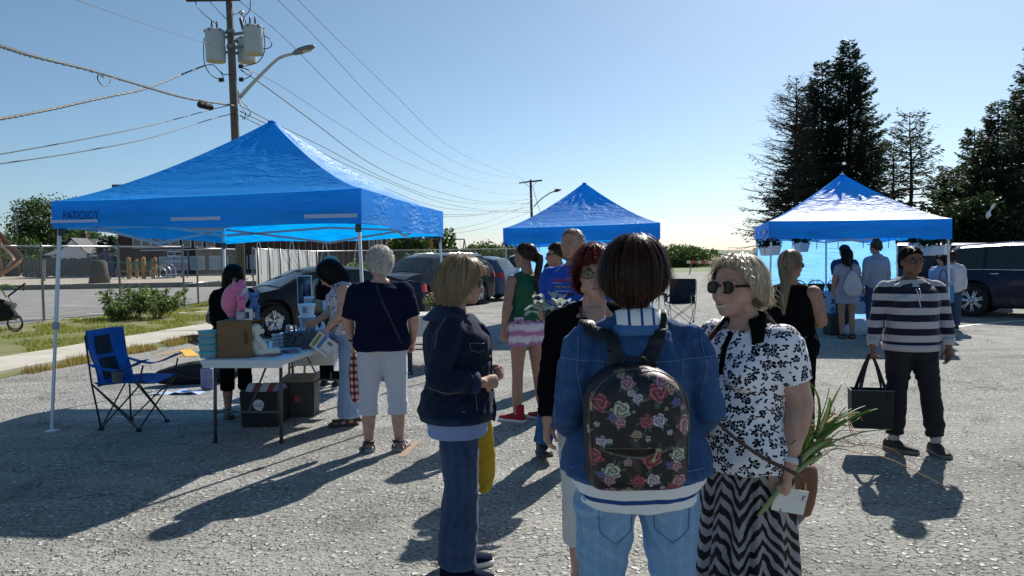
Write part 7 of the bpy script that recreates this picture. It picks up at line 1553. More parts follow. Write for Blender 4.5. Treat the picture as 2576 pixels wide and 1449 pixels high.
B_.seam([(0, -.6, .98), (0, -.6, .80)], (0, 1, 0), .0018, 'seam', STITCHB)
SH_STR = stripes('shirt_wide_stripes', (.84, .85, .88), (.02, .07, .26), .058, .27, warp=.02, ph=.15)
B_.top('striped_shirt', SH_STR, hem=.775, neck=.96, inf=.020, sleeve=-1, flare=.012, amp=.004, seed=3, vox=.0085)
B_.top('denim_jacket', D_MID, hem=.885, inf=.030, sleeve=.80, slr=.016, flare=.03, amp=.0080, seed=14, vox=.0080, neck=1.375)
B_.seam([(-.26, -.6, 1.285), (-.1, -.6, 1.275), (.1, -.6, 1.275), (.26, -.6, 1.285)], (0, 1, 0), .0021, m=STITCHB)
for x_ in (-.11, .11): B_.seam([(x_*1.2, -.6, 1.28), (x_*.75, -.6, .93)], (0, 1, 0), .0018, m=STITCHB)
for s_ in (-1, 1):
    B_.seam([(s_*.205, -.6, 1.36), (s_*.215, -.6, 1.25), (s_*.195, -.6, 1.12)], (0, 1, 0), .002, m=STITCHB)
    B_.seam([(s_*.265, -.6, 1.30), (s_*.285, -.6, 1.15), (s_*.285, -.6, 1.02)], (0, 1, 0), .002, m=STITCHB)
B_.seam([(-.24, -.6, .925), (.24, -.6, .925)], (0, 1, 0), .0024, m=STITCHB); B_.seam([(-.24, -.6, .885), (.24, -.6, .885)], (0, 1, 0), .0018, m=STITCHB)
B_.collar('shirt_collar', stripes('collar_stripes', (.84, .85, .88), (.02, .07, .26), .040, .22, axis='x', ph=.1), z=1.395, r0=.062, h=.050, out=.020, openf=.5)
B_.collar('jacket_collar', D_MID, z=1.375, r0=.074, h=.026, out=.020, openf=.5)
B_.hair(H_BRN, [(0, .05), (40, .02), (58, -.04), (90, -.060), (150, -.088), (180, -.098)], 5600, 6, (.108, .120, .116), (0, -.022, .022), wd=.0016, jit=.0055, curlin=1.15, flare=1.05, fly=.09)
for q in (-1, 1): mb = MB(); mb.ball(B_.H((q*.080, -.01, -.045)), (.006, .012, .016), B_.HM, n=10, m=7); B_.part(mb, 'ear_lobe', SK_P)
B_.shoes(SH_BLK, SOLE_W)
# backpack with printed roses: the print is colour on a dense front panel
bk = thing('backpack', 'black floral backpack printed with roses, worn by the woman in the light denim jacket', 'backpack', (px_x(1597, 2.27), 2.27, 0), R(1))
BW, BH, BZ = .156, .190, 1.064
ROSES = [(570, 475, 48, 0), (640, 450, 35, 3), (590, 420, 35, 1), (470, 505, 25, 2), (440, 475, 18, 2), (425, 430, 34, 1), (295, 530, 42, 0), (390, 560, 42, 4), (350, 600, 20, 5), (385, 625, 26, 1), (510, 620, 33, 0), (570, 618, 33, 2), (655, 530, 22, 5), (710, 650, 50, 1), (742, 672, 34, 2), (620, 680, 14, 2), (460, 690, 25, 3), (515, 710, 14, 2), (240, 680, 20, 2), (300, 725, 26, 2), (335, 720, 14, 2), (235, 780, 13, 1), (262, 815, 42, 0), (530, 808, 50, 0), (420, 832, 20, 1), (660, 800, 38, 4), (625, 855, 20, 5), (655, 862, 24, 1), (345, 880, 40, 4), (300, 905, 18, 5), (335, 930, 27, 1), (470, 935, 32, 0), (540, 930, 33, 2), (670, 945, 36, 1), (640, 985, 30, 0), (590, 978, 13, 2), (345, 1005, 30, 1), (425, 1000, 28, 3), (745, 740, 12, 2), (530, 365, 30, 1), (400, 380, 22, 3), (280, 640, 12, 2), (690, 560, 14, 1), (605, 560, 9, 3), (450, 570, 8, 3)]
PAL = np.array([(.36, .085, .11), (.44, .24, .29), (.50, .47, .53), (.40, .30, .20), (.44, .46, .36), (.15, .13, .32)])
nu, nv = 190, 250; U, Vv = np.meshgrid(np.linspace(-1, 1, nu), np.linspace(-1, 1, nv))
yy_ = Vv*BH; top_ = np.clip((Vv-.05)/.95, 0, 1); hwid = BW*np.sqrt(np.clip(1-top_**2.7, .0004, 1)); bot_ = np.clip((-Vv-.80)/.20, 0, 1); hwid = hwid*np.sqrt(np.clip(1-.45*bot_**2.6, 0, 1)); hwid *= 1+.03*np.sin(Vv*2.2)
X = U*hwid; ed = np.abs(U)**6; dep = -.088*np.clip(1-ed, 0, 1)**.5*np.clip(1-np.abs(Vv)**10, 0, 1)**.5-.02*(1-U**2)*(1-Vv**2)
dep += .0035*np.sin(X*60+Vv*5)*np.exp(-((Vv+.35)/.3)**2)
zc = -.19; pouch = (np.abs(Vv-zc) < .012)
mouth = (np.abs(X/BW+.04) < .76)*(np.abs(Vv-(-.205+.05*(1-((X/BW+.04)/.76)**2)*(-1)*np.where(X < .03, 1, .15)*.0)) < .0)
Z = yy_+BZ
cx = (X/BW)*250+492; cy = 690-Vv*330
colr = np.zeros((nv, nu, 3))+np.array((.010, .010, .013)); g_ = np.random.RandomState(3); nz = np.zeros((nv, nu))
for k in range(6): f_ = g_.normal(0, 1, 2)*(.02+.012*k); nz += np.sin(cx*f_[0]+cy*f_[1]+g_.uniform(0, 6))/6
colr += np.clip(nz-.25, 0, 1)[..., None]*np.array((.10, .07, .045))
for (rx, ry, rr_, pc) in ROSES:
    for q in range(3):   # leaves
        a_ = g_.uniform(0, 6.28); lx, ly = rx+math.cos(a_)*rr_*1.25, ry+math.sin(a_)*rr_*1.25; dx = (cx-lx)*math.cos(a_)+(cy-ly)*math.sin(a_); dy = -(cx-lx)*math.sin(a_)+(cy-ly)*math.cos(a_)
        lm = (dx/(rr_*.5))**2+(dy/(rr_*.18))**2 < 1; colr[lm] = np.array((.05, .085, .065))
for (rx, ry, rr_, pc) in ROSES:
    dx, dy = cx-rx, cy-ry; d = np.sqrt(dx*dx+dy*dy)/rr_; an = np.arctan2(dy, dx); ph = g_.uniform(0, 6.28); rim_ = 1+.13*np.sin(an*5+ph)+.06*np.sin(an*9+ph*2); m_ = d < rim_
    sw_ = np.sin(d*11+an*2.0+1.3*np.sin(an*3+ph)); petal = .62+.38*np.clip(sw_*1.6, -1, 1)*.9; petal = petal*(.75+.35*np.clip(d, 0, 1)); c_ = PAL[pc]*petal[..., None]; edge = (np.abs(sw_) < .16); c_[edge] = PAL[pc]*.25; colr[m_] = np.clip(c_[m_]*1.25, 0, 1)
zl1 = (np.abs(cx-475) < 185); arc_ = 1-((cx-475)/185)**2; gap = (cy > 762)*(cy < 764+44*np.clip(arc_, 0, 1)*np.where(cx < 500, 1, np.clip((660-cx)/160, 0, 1)))*zl1; colr[gap > 0] = (.004, .004, .004)
zf = (np.sin(cx*1.1) > -.2); zt_l = zl1*((np.abs(cy-762) < 3.2)+(np.abs(cy-(764+44*np.clip(arc_, 0, 1)*np.where(cx < 500, 1, np.clip((660-cx)/160, 0, 1)))) < 3.2)); colr[(zt_l > 0)*zf > 0] = (.42, .38, .24)
colr[np.abs(cy-706) < 1.6] = (.004, .004, .005)
dep[gap > 0] += .008
V = np.stack([X, dep, Z], 2).reshape(-1, 3); idx = np.arange(nu*nv).reshape(nv, nu); F = np.stack([idx[:-1, :-1], idx[:-1, 1:], idx[1:, 1:], idx[1:, :-1]], 2).reshape(-1, 4)
m, t = newmat('rose_print'); at_ = t.n('ShaderNodeVertexColor', layer_name='print'); co = t.n('ShaderNodeTexCoord').outputs['Object']
t.out(t.n('ShaderNodeBsdfPrincipled', {'Base Color': at_.outputs[0], 'Roughness': .48, 'Specular IOR Level': .4, 'Normal': t.n('ShaderNodeBump', {'Height': t.noise(co, 300, 2).outputs[0], 'Strength': .3, 'Distance': .0015})}).outputs[0])
fo = fastmesh('front_panel', V, F, m, bk, smooth=True); ca = fo.data.color_attributes.new('print', 'FLOAT_COLOR', 'POINT'); ca.data.foreach_set('color', np.concatenate([colr.reshape(-1, 3), np.ones((nu*nv, 1))], 1).astype(np.float32).ravel())
rows = []
for y_ in (-.018, .03, .085, .11):
    k_ = 1 if y_ < .1 else .97; E = []
    for j in range(nv): E.append((X[j, -1]*k_, y_, Z[j, -1]))
    for j in range(nv-1, -1, -1): E.append((X[j, 0]*k_, y_, Z[j, 0]))
    rows.append(E[::3])
mb = MB(); mb.ring_tube(rows, cap=True); mb.build('side_panel', mat('pack_black', (.012, .012, .014), .5, bump=.3, bs=90), bk, smooth=50)
E = [(X[j, -1]*.955, -.052, Z[j, -1]*.9995) for j in range(50, nv, 6)]+[(X[j, 0]*.955, -.052, Z[j, 0]*.9995) for j in range(nv-1, 50, -6)]
mb = MB(); mb.sweep(E, .0018, n=5); mb.build('main_zip', mat('zip_dull', (.14, .13, .10), .4, metal=.5), bk, smooth=True)
mb = MB(); zx = (545-492)/250*BW; zz_ = BZ+(690-765)/330*BH; mb.box((zx+.01, -.112, zz_), (.018, .006, .012), bev=.002); mb.sweep([(zx+.005, -.114, zz_-.004), (zx-.004, -.116, zz_-.026)], .0035, n=6, cap='round'); mb.ball((zx-.006, -.116, zz_-.030), (.007, .003, .008)); mb.build('zip_pull', MC['zip_brass'], bk, smooth=True)
mb = MB(); mb.box((-BW*.93, -.05, BZ+.08), (.008, .012, .03), bev=.002); mb.build('zip_pull', MC['zip_brass'], bk)
# straps over the shoulders
for s_ in (-1, 1):
    bs_ = [Vector((s_*.060, .03, BZ+.160)), Vector((s_*.075, .03, BZ+.215)), Vector((s_*.094, .05, BZ+.270)), Vector((s_*.112, .10, BZ+.318)), Vector((s_*.122, .20, BZ+.353)), Vector((s_*.120, .33, BZ+.28)), Vector((s_*.115, .36, BZ+.04))]
    P = catmull([tuple(q) for q in bs_], 6); w0 = Vector(tuple(bk.location)); res = []
    Bi = B_.t.matrix_basis.inverted() if 0 else (Matrix.Translation(B_.t.location) @ Matrix.Rotation(B_.t.rotation_euler.z, 4, 'Z')).inverted(); Km = Matrix.Translation(w0) @ Matrix.Rotation(R(1), 4, 'Z')
    for p in P:
        q = Bi @ (Km @ Vector(p)); h, n_, _, dd_ = B_.bvh.find_nearest(q)
        if h is not None: q = h+n_*.012
        res.append(Km.inverted() @ (Bi.inverted() @ q))
    res[0] = bs_[0]
    mb = MB(); rr = []
    for i, p in enumerate(res):
        rr.append((.026 if i < 9 else .024, .0035))
    mb.sweep(res, rr, ref=(1, 0, .3*s_), n=8, sq=.6); mb.build('shoulder_strap', MC['pack_black'], bk, smooth=40)
mb = MB(); mb.sweep([(-.03, .03, BZ+.182), (-.028, .02, BZ+.208), (.028, .02, BZ+.208), (.03, .03, BZ+.182)], (.006), n=6, k=4); mb.build('top_handle', MC['pack_black'], bk, smooth=True)
# --- white haired woman with sunglasses
C_ = Person('smiling woman with white blonde hair and sunglasses in a black and white flowered blouse', (px_x(1872, 2.72), 2.72), face_to(-.80, -.60), 1.605, dict(elL=(-.200, -.06, 1.10), wrL=(-.205, .03, .885), haL=(.05, .02, -1), pnL=(.8, .3, 0), elR=(.22, 0, 1.1), wrR=(.16, .16, .98), haR=(-.3, .8, .1), hd=(0, .055, 1.530), nb=(0, -.005, 1.40)),
    girth=1.06, hips=1.04, bust=.045, belly=.04, skin=SK_P, pitch=-3, yaw=0, sw=.90, vox=.006, curl=1.25, curlR=1.0, arm=1.32, leg=1.1, headw=1.06)
SKIRT = None
def zebra():
    m, t = newmat('zebra_skirt'); co = t.n('ShaderNodeTexCoord').outputs['Object']; s3 = t.n('ShaderNodeSeparateXYZ', {0: co}); an = t.math('ARCTAN2', s3.outputs[1], s3.outputs[0])
    w1 = t.math('MULTIPLY', t.math('PINGPONG', t.math('MULTIPLY', an, 2.4), 1.0), .10); n = t.math('MULTIPLY', t.noise(co, 7, 3).outputs[0], .11); v = t.math('ADD', t.math('ADD', s3.outputs[2], w1), n)
    f = t.math('LESS_THAN', t.math('FRACT', t.math('MULTIPLY', v, 19)), t.math('MULTIPLY_ADD', t.noise(co, 12, 2).outputs[0], .5, .25))
    t.out(t.n('ShaderNodeBsdfPrincipled', {'Base Color': t.mix(f, (.33, .30, .31), (.006, .006, .008)), 'Roughness': .6, 'Specular IOR Level': .3}).outputs[0]); return m
mb = MB(); rows = []
for j in range(40):
    z = .98-.90*j/39; f = j/39; row = []
    for i in range(150):
        a_ = 2*math.pi*i/150; pl = (.004+.030*f)*(math.sin(a_*13+1.2*math.sin(a_*3)+f)+.35*math.sin(a_*27)); rx = .165+.07*f; ry = .135+.055*f; row.append(((rx+pl)*math.cos(a_), .0+(ry+pl)*math.sin(a_)-.01+.07*f, z))
    rows.append(row)
mb.grid(rows, closed_u=True, flip=True); C_.part(mb, 'skirt', zebra())
M_BLOUSE = floral('blouse_print', (.84, .84, .90), (.008, .009, .022), 27, cover=.9)
C_.top('blouse', M_BLOUSE, hem=.865, inf=.020, sleeve=.32, slr=.016, flare=.03, amp=.0058, seed=9, vox=.0080, neck=1.38)
C_.collar('blouse_collar', FAB_BLK, z=1.395, r0=.066, h=.050, out=.058, openf=.7)
C_.seam([(-.0, .8, 1.365), (0, .8, 1.2)], (0, -1, 0), .012, 'placket', FAB_BLK, .002)
mb = MB(); P = [C_.spine(1.39)+Vector((.09, .0, .03)), Vector((.05, .20, 1.28)), Vector((-.07, .285, 1.10)), Vector((-.18, .20, .97)), Vector((-.265, .02, .86))]; mb.sweep(P, [(.012, .003)]*5, ref=(.4, .1, 1), n=6, k=5); C_.part(mb, 'bag_strap', mat('leather_brown', (.075, .030, .016), .5, bump=.3, bs=60))
C_.hair(H_WBL, [(0, .086), (30, .078), (50, .045), (68, .0), (85, -.03), (110, -.050), (180, -.080)], 3600, 12, (.092, .112, .090), (0, -.026, .030), wd=.0022, jit=.0050, wave=.0025, curlin=.05, flare=1.03, fly=.09, part=0)
C_.glasses(mat('sunglass_frame', (.010, .006, .006), .45, .2), None, mat('brown_lens', (.020, .009, .005), .12, .25, var=.02), (.0285, .0205), y=.100, z=.004, rim=.0030)
mb = MB(); mb.sweep([C_.H((-.028, .0775, -.0560)), C_.H((-.012, .0905, -.0640)), C_.H((0, .0940, -.0660)), C_.H((.012, .0905, -.0640)), C_.H((.028, .0775, -.0560))], [(.0012, .001), (.0050, .003), (.0060, .003), (.0050, .003), (.0012, .001)], n=6, k=3); C_.part(mb, 'teeth', mat('teeth', (.65, .62, .55), .3))
mb = MB(); mb.ball(C_.H((-.078, -.004, -.035)), .0035, n=8, m=6); C_.part(mb, 'earring', MC['zip_brass']); C_.shoes(SH_BLK, SOLE_W)
wq = C_.J['wrL']; d_ = (wq-C_.J['elL']).normalized(); mb = MB(); mb.sweep([wq-d_*.040, wq-d_*.018], .0355, n=18); ws = C_.part(mb, 'watch_strap', mat('watch_white', (.62, .62, .62), .4)); mb = MB(); o_ = wq-d_*.029+Vector((-.030, -.018, 0)); mb.box(tuple(o_), (.016, .034, .042), R(30), bev=.006); C_.part(mb, 'watch_face', M_BLK, parent=ws, smooth=False)
Cm = Matrix.Translation(C_.t.location) @ Matrix.Rotation(C_.t.rotation_euler.z, 4, 'Z')
hq = Cm @ ((wq+Vector((.015, .035, -.075)))*C_.k)
# onions with long leaves held in the hand
lk = thing('onion_bunch', 'bunch of green onions with long drying leaves held by the woman in the flowered blouse', 'onions', hq)
g_ = np.random.RandomState(11); M_LK = [mat('leek_green', (.10, .22, .03), .5, trans=.35), mat('leek_pale', (.42, .50, .24), .5, trans=.35), mat('leek_dry', (.42, .22, .05), .7, trans=.3), mat('leek_brown', (.16, .07, .025), .8)]
for i in range(5):
    d_ = Vector((.50+.06*i, .22+.1*g_.normal(), .52+.06*g_.normal())); mb = MB(); mb.sweep([(-.035-.01*i, -.01, -.05-.01*i), (0, 0, 0), d_*.16+Vector((0, 0, .01*i)), d_*.30], [.006, .008, .0085, .008], n=8, k=3); mb.build('stalk', M_LK[1], lk, smooth=True)
for i in range(34):
    az = g_.normal(0, .5); up = g_.uniform(.35, 1.7); L = g_.uniform(.20, .38); b0 = Vector((.10+.02*g_.normal(), .04, .10+.02*g_.normal())) if i % 2 else Vector((.15, .06, .16)); D = Vector((math.cos(az)*.8, math.sin(az)*.5+.25, up*.9)).normalized(); dry = g_.uniform() < .42; P = []; bend = g_.uniform(.1, .5)+(.7 if dry else 0); sd_ = Vector((g_.normal(), g_.normal(), 0))*.12
    for k in range(9): f = k/8; P.append(b0+D*L*f+Vector((0, 0, -bend*L*f*f*.75))+sd_*f*f*(1.3 if dry else .4)+(Vector((g_.normal(), g_.normal(), g_.normal()))*.008 if dry and k > 3 else Vector()))
    w0 = .004 if dry else g_.uniform(.007, .012); mb = MB(); mb.sweep(P, [(w0*(1-.75*k/8), .0012) for k in range(9)], ref=(g_.normal(), g_.normal(), .5), n=6, k=2); mb.build('leaf', M_LK[(2 if i % 3 else 3) if dry else (0 if i % 4 else 1)], lk, smooth=True)
cdp = hq+Vector((.015, -.015, -.045)); cdt = thing('paper_card', 'white card with a black letter held together with the onions', 'card', cdp, 0)
ca_ = mat('card_white', (.75, .74, .70), .6); Mr = Matrix.Rotation(R(14), 3, 'Y') @ Matrix.Rotation(R(10), 3, 'Z'); mb = MB(); mb.box((.03, .03, .0), (.125, .002, .085), M=Mr); mb.build('card', ca_, cdt); lettering('F.', .030, M_BLK, cdt, (.072, .016, .0), (R(90), R(14), R(10)))
# brown shoulder bag
bp = thing('shoulder_bag', 'brown leather shoulder bag hanging behind the hip of the woman in the flowered blouse', 'bag', (px_x(1985, 2.88), 2.90, -.13), R(14))
mb = MB(); mb.sweep([(0, 0, .685), (0, 0, .70), (0, 0, .80), (0, .0, .88), (0, .0, .895)], [(.06, .03), (.105, .05), (.112, .055), (.10, .045), (.085, .02)], n=20, k=2, sq=.5, ref=(1, 0, 0)); M_LEA = mat('bag_leather', (.15, .055, .022), .45, var=.3, vs=9, bump=.4, bs=50)
for i in range(len(mb.v)): mb.v[i] = mb.v[i] @ np.array(Matrix.Rotation(R(12), 3, 'Y')).T+np.array((-.16, 0, .02))
mb.build('bag_body', M_LEA, bp, smooth=45); mb = MB(); mb.sweep([(-.08, -.03, .90), (.0, -.02, 1.0), (.0, .03, 1.05), (-.02, .05, .9)], (.008), n=6, k=4); mb.build('strap', MC['leather_brown'], bp, smooth=True)
mb = MB(); mb.box((.04, -.055, .80), (.012, .012, .05), bev=.003); mb.build('buckle', MC['zip_brass'], bp)
# --- red haired woman behind, facing us
D_ = Person('woman with short dyed red hair and glasses in a black cardigan, facing the camera', (px_x(1494, 3.45), 3.45), R(178), 1.635, dict(elR=(.225, .03, 1.08), wrR=(.235, .10, .865), haR=(.06, .10, -1), pnR=(-.9, .2, 0), elL=(-.22, -.02, 1.09), wrL=(-.15, .14, 1.0), hd=(0, .02, 1.54)), girth=1.05, hips=1.1, bust=.03, skin=SK_P, vox=.0065, curl=.45, yaw=-4, sw=1.0)
D_.pants('capri_trousers', mat('white_trousers', (.62, .61, .58), .8, bump=.3, bs=80), length=.80, inf=.012, amp=.003)
D_.top('vest', mat('vest_black', (.02, .02, .025), .8), hem=.86, neck=1.31, inf=.014, sleeve=0)
def open_front(mb): pass
D_.top('cardigan', FAB_BLK, hem=.80, neck=1.335, inf=.022, sleeve=.97, slr=.014, flare=.02, amp=.005, seed=22)
mb = MB(); mb.sweep([Vector((-.01, .112, 1.29)), Vector((0, .085, 1.34)), Vector((.0, .055, 1.375))], [(.03, .022), (.045, .018), (.045, .02)], n=12, k=2, cap='round'); D_.part(mb, 'neckline_skin', SK_P)
mb = MB(); mb.sweep([D_.spine(1.40)+Vector((.07, .03, .0)), Vector((.06, .125, 1.30)), Vector((.03, .19, 1.15))], [(.007, .002)]*3, n=5, k=4); D_.part(mb, 'lanyard', mat('lanyard', (.12, .06, .07), .6))
mb = MB(); mb.sweep([(-.05, .06, 1.40), (-.03, .105, 1.345), (0, .118, 1.325), (.03, .105, 1.345), (.05, .06, 1.40)], .0015, n=4, k=3); mb.ball((0, .122, 1.318), .006, n=8, m=5); D_.part(mb, 'necklace', M_CHR)
D_.hair(H_RED, [(0, .055), (46, .045), (64, -.02), (84, -.075), (180, -.11)], 2600, 8, (.094, .112, .108), (0, -.012, .028), wd=.0024, jit=.0075, wave=.003, curlin=.3, flare=1.02, fly=.1)
D_.glasses(mat('glasses_frame', (.05, .02, .015), .3), None, GL_C, (.0265, .0195)); D_.brows(H_RED); D_.shoes(SH_BLK, SOLE_W)
# --- tall man in the blue t-shirt
E_ = Person('tall man with cropped grey hair in a bright blue t-shirt, holding a potted plant', (px_x(1442, 5.85), 5.85), face_to(-.55, -.84), 1.80, dict(elR=(.235, .0, 1.10), wrR=(.16, .20, 1.06), haR=(-.4, .9, .1), pnR=(-.8, -.3, 0), elL=(-.235, .0, 1.1), wrL=(-.14, .18, 1.06), haL=(.4, .9, .1), knR=(.12, .10, .50), anR=(.17, .20, .10), anL=(-.10, -.12, .10)), girth=1.22, hips=1.05, belly=.06, skin=SK_T, male=True, vox=.008, yaw=8, sw=1.22, arm=1.15, headw=1.1, foot=(0, 40), tip=(0, -.04), curl=.8)
E_.pants('jeans', D_MID, length=.99, inf=.012, amp=.004); E_.top('t_shirt', mat('shirt_royal_blue', (.012, .07, .42), .8, var=.1, bump=.3, bs=120), hem=.84, inf=.02, sleeve=.42, slr=.022, amp=.005, seed=31)
pr = [mat('print_navy2', (.01, .02, .10), .7), mat('print_red', (.35, .03, .05), .7), mat('print_pale', (.30, .36, .62), .7)]
def on_front(per, x, z, d=(0, -1, 0), off=.004):
    h, n_, _, _ = per.bvh.ray_cast(Vector((x, 1.0, z))*per.k, Vector(d)); return (h+n_*off, n_) if h is not None else (Vector((x, .15, z)), Vector((0, 1, 0)))
for i, (x, z, w_, h_, mi_) in enumerate([(.0, 1.30, .20, .012, 1), (-.06, 1.315, .08, .006, 2), (.06, 1.28, .09, .006, 2), (0, 1.255, .17, .022, 0), (.0, 1.225, .12, .008, 2), (-.05, 1.20, .07, .018, 0), (.06, 1.195, .06, .03, 0)]):
    rows = [[tuple(on_front(E_, x+u*w_/2, z+v*h_/2)[0]) for u in np.linspace(-1, 1, 9)] for v in (-1, 1)]; mb = MB(); mb.grid(rows); mb.build('shirt_print', pr[mi_], E_.t)
p_, n_ = on_front(E_, 0, 1.255, off=.006); lettering('PREMIUM', .034, pr[2], E_.t, p_-Vector((0, 0, .012)), (R(90), 0, R(180)), 'shirt_print')
E_.hair(H_SHORT, [(0, .100), (40, .092), (62, .05), (82, .01), (120, -.03), (180, -.055)], 2000, 3, (.076, .094, .083), (0, -.018, .036), wd=.0016, jit=.002, curlin=.05, shell=True); E_.brows(H_SHORT); E_.shoes(mat('hiking_black', (.02, .018, .016), .6), SOLE_D, w_=1.1, lace=M_WPL)
mb = MB(); mb.sweep([E_.H((-.050, .035, -.055)), E_.H((-.03, .066, -.088)), E_.H((0, .078, -.095)), E_.H((.03, .066, -.088)), E_.H((.050, .035, -.055))], .008, n=8, k=3); E_.part(mb, 'beard_stubble', mat('stubble', (.16, .12, .10), .9))
pp = at(1404, 800, 5.42); t = thing('potted_plant', 'black pot with a silvery white leaved plant held by the tall man', 'plant', (pp.x, 5.42, at(1398, 862, 5.42).z)); mb = MB(); mb.lathe([(.075, 0), (.105, .20), (.112, .205), (.112, .235), (.10, .235), (.095, .2)], n=22); mb.build('pot', M_BLK, t, smooth=40)
mb = MB(); mb.lathe([(0, .215), (.098, .215)], n=18, cap=False); mb.build('soil', mat('soil', (.02, .014, .01), .95), t); g_ = np.random.RandomState(4); M_SIL = mat('silver_leaf', (.42, .48, .43), .85, var=.15, trans=.25)
for i in range(20):
    a_ = i*2.4; L = g_.uniform(.08, .17); el = g_.uniform(.5, 1.3); D = Vector((math.cos(a_)*math.cos(el), math.sin(a_)*math.cos(el), math.sin(el))); P = [Vector((0, 0, .21))+D*L*f+Vector((D.x, D.y, 0))*.10*f**3-Vector((0, 0, .05*f**3)) for f in np.linspace(0, 1, 6)]
    mb = MB(); mb.sweep(P, [.005, .0045, .004, .004, .003, .003], n=5); st_ = mb.build('stem', M_SIL, t, smooth=True); h = Vector((D.x, D.y, .15)).normalized(); sd_ = h.cross(Vector((0, 0, 1))).normalized(); rows = []
    for f in np.linspace(0, 1, 9): w_ = .038*math.sin(math.pi*min(1, f*.93+.05))**.8; c_ = P[-1]+h*f*.12+Vector((0, 0, .022*math.sin(f*3)-.03*f*f)); rows.append([c_+sd_*w_*u+Vector((0, 0, .012*abs(u)+.004*math.sin(f*20+u*9))) for u in (-1, -.5, 0, .5, 1)])
    mb = MB(); mb.grid(rows); mb.build('leaf', M_SIL, st_, smooth=True)
# --- man with wrap sunglasses behind
F_ = Person('person with dark hair and blue wrap sunglasses half hidden behind the tall man', (px_x(1402, 7.75), 7.75), face_to(-1, -.1), 1.72, {}, girth=1.1, skin=SK_T, vox=.010, curl=.5)
F_.pants('camo_shorts', mat('camo', (.03, .032, .035), .8, var=1.2, vs=16), length=.52, inf=.03); F_.top('t_shirt', mat('shirt_taupe', (.16, .14, .12), .8, var=.3), hem=.84, inf=.022, sleeve=.45, slr=.02); F_.hair(H_DBR, [(0, .065), (50, .05), (80, .0), (180, -.07)], 900, 3, (.082, .101, .09), wd=.003, jit=.003, curlin=.1); F_.shoes(SH_BLK, SOLE_W); F_.glasses(M_BLK, None, glass('blue_lens', (.02, .08, .14), .05), (.028, .015))
G_ = Person('child with dark hair in a grey patterned shirt, mostly hidden behind the tall man', (px_x(1386, 9.0), 9.0), face_to(-.6, .8), 1.50, {}, girth=1.05, skin=SK_T, vox=.011)
G_.pants('trousers', FAB_BLK, inf=.012); G_.top('shirt', mat('shirt_khaki', (.20, .19, .165), .8, var=.5, vs=30), hem=.84, inf=.025, sleeve=.45, slr=.02); G_.hair(H_DBR, [(0, .05), (60, .0), (180, -.10)], 700, 5, (.09, .108, .098), wd=.003, jit=.006); G_.shoes(SH_BLK, SOLE_W)
# --- girl with the ponytail
Hh = Person('girl with long ponytail in green tank top, tie dye shorts and red high tops', (px_x(1322, 7.1), 7.1), face_to(-.50, .86), 1.71, dict(elL=(-.225, -.03, 1.10), wrL=(-.235, .03, .87), haL=(0, .1, -1), pnL=(.8, .4, 0), anL=(-.11, .02, .085), anR=(.13, -.05, .085), knL=(-.095, .02, .49), knR=(.11, 0, .49)), girth=.98, hips=1.05, bust=.01, skin=SK_M, yaw=36, vox=.0075, arm=1.05, leg=1.0, foot=(28, 10), curl=.6)
def tiedye():
    m, t = newmat('tie_dye'); co = t.n('ShaderNodeTexCoord').outputs['Object']; s3 = t.n('ShaderNodeSeparateXYZ', {0: co}); v = t.math('ADD', t.math('MULTIPLY', s3.outputs[2], 9), t.math('MULTIPLY', t.noise(co, 9, 4).outputs[0], 1.1)); f = t.math('MULTIPLY_ADD', t.math('SINE', t.math('MULTIPLY', v, 6.28)), .5, .5)
    t.out(t.n('ShaderNodeBsdfPrincipled', {'Base Color': t.ramp(f, [(.25, (.66, .60, .66)), (.8, (.40, .17, .36))]), 'Roughness': .85}).outputs[0]); return m
Hh.pants('tie_dye_shorts', tiedye(), length=.22, inf=.022, amp=.004, taper=.5); Hh.top('tank_top', mat('shirt_green', (.008, .085, .040), .75, var=.12, bump=.3, bs=120), hem=.90, inf=.022, sleeve=0, amp=.003, seed=41, neck=1.39)
def on_back(per, x, z, off=.005):
    h, n_, _, _ = per.bvh.ray_cast(Vector((x, -1.0, z))*per.k, Vector((0, 1, 0))); return (h+n_*off, n_) if h is not None else (Vector((x, -.15, z)), Vector((0, -1, 0)))
for tx, z_, sz_ in (('G', 1.27, .06), ('RS', 1.165, .075), ('A TEAM', 1.125, .028), ('LAKESHORE', 1.09, .024), ('SENIOR', 1.06, .020)):
    p_, n_ = on_back(Hh, .035, z_+.01, .008); lettering(tx, sz_, MC['label_white'], Hh.t, p_, (R(90), 0, 0), 'shirt_print')
rows = []
for z_ in np.linspace(.93, 1.10, 6):
    row = []
    for y_ in (-.02, .01, .04):
        h, n_, _, _ = Hh.bvh.ray_cast(Vector((-1, y_+(1.1-z_)*.1, z_))*Hh.k, Vector((1, 0, 0))); row.append(tuple((h+n_*.003) if h is not None else Vector((-.17, y_, z_))))
    rows.append(row)
mb = MB(); mb.grid(rows, flip=True); mb.build('side_panel', FAB_WHT, Hh.t)
Hh.hair(H_DBR, [(0, .07), (45, .055), (75, .015), (90, -.01), (180, -.06)], 1600, 3, (.081, .101, .090), (0, -.020, .034), wd=.0025, jit=.0025, curlin=.1, fly=.06)
Hh.tail(H_DBR, [Hh.H((0, -.105, .03)), Hh.H((0, -.145, .02)), Hh.H((0, -.15, -.05)), Hh.J['nb']+Vector((.03, -.135, -.05)), Hh.J['nb']+Vector((.045, -.145, -.18)), Hh.J['nb']+Vector((.05, -.14, -.30))], [.016, .030, .034, .034, .028, .008])
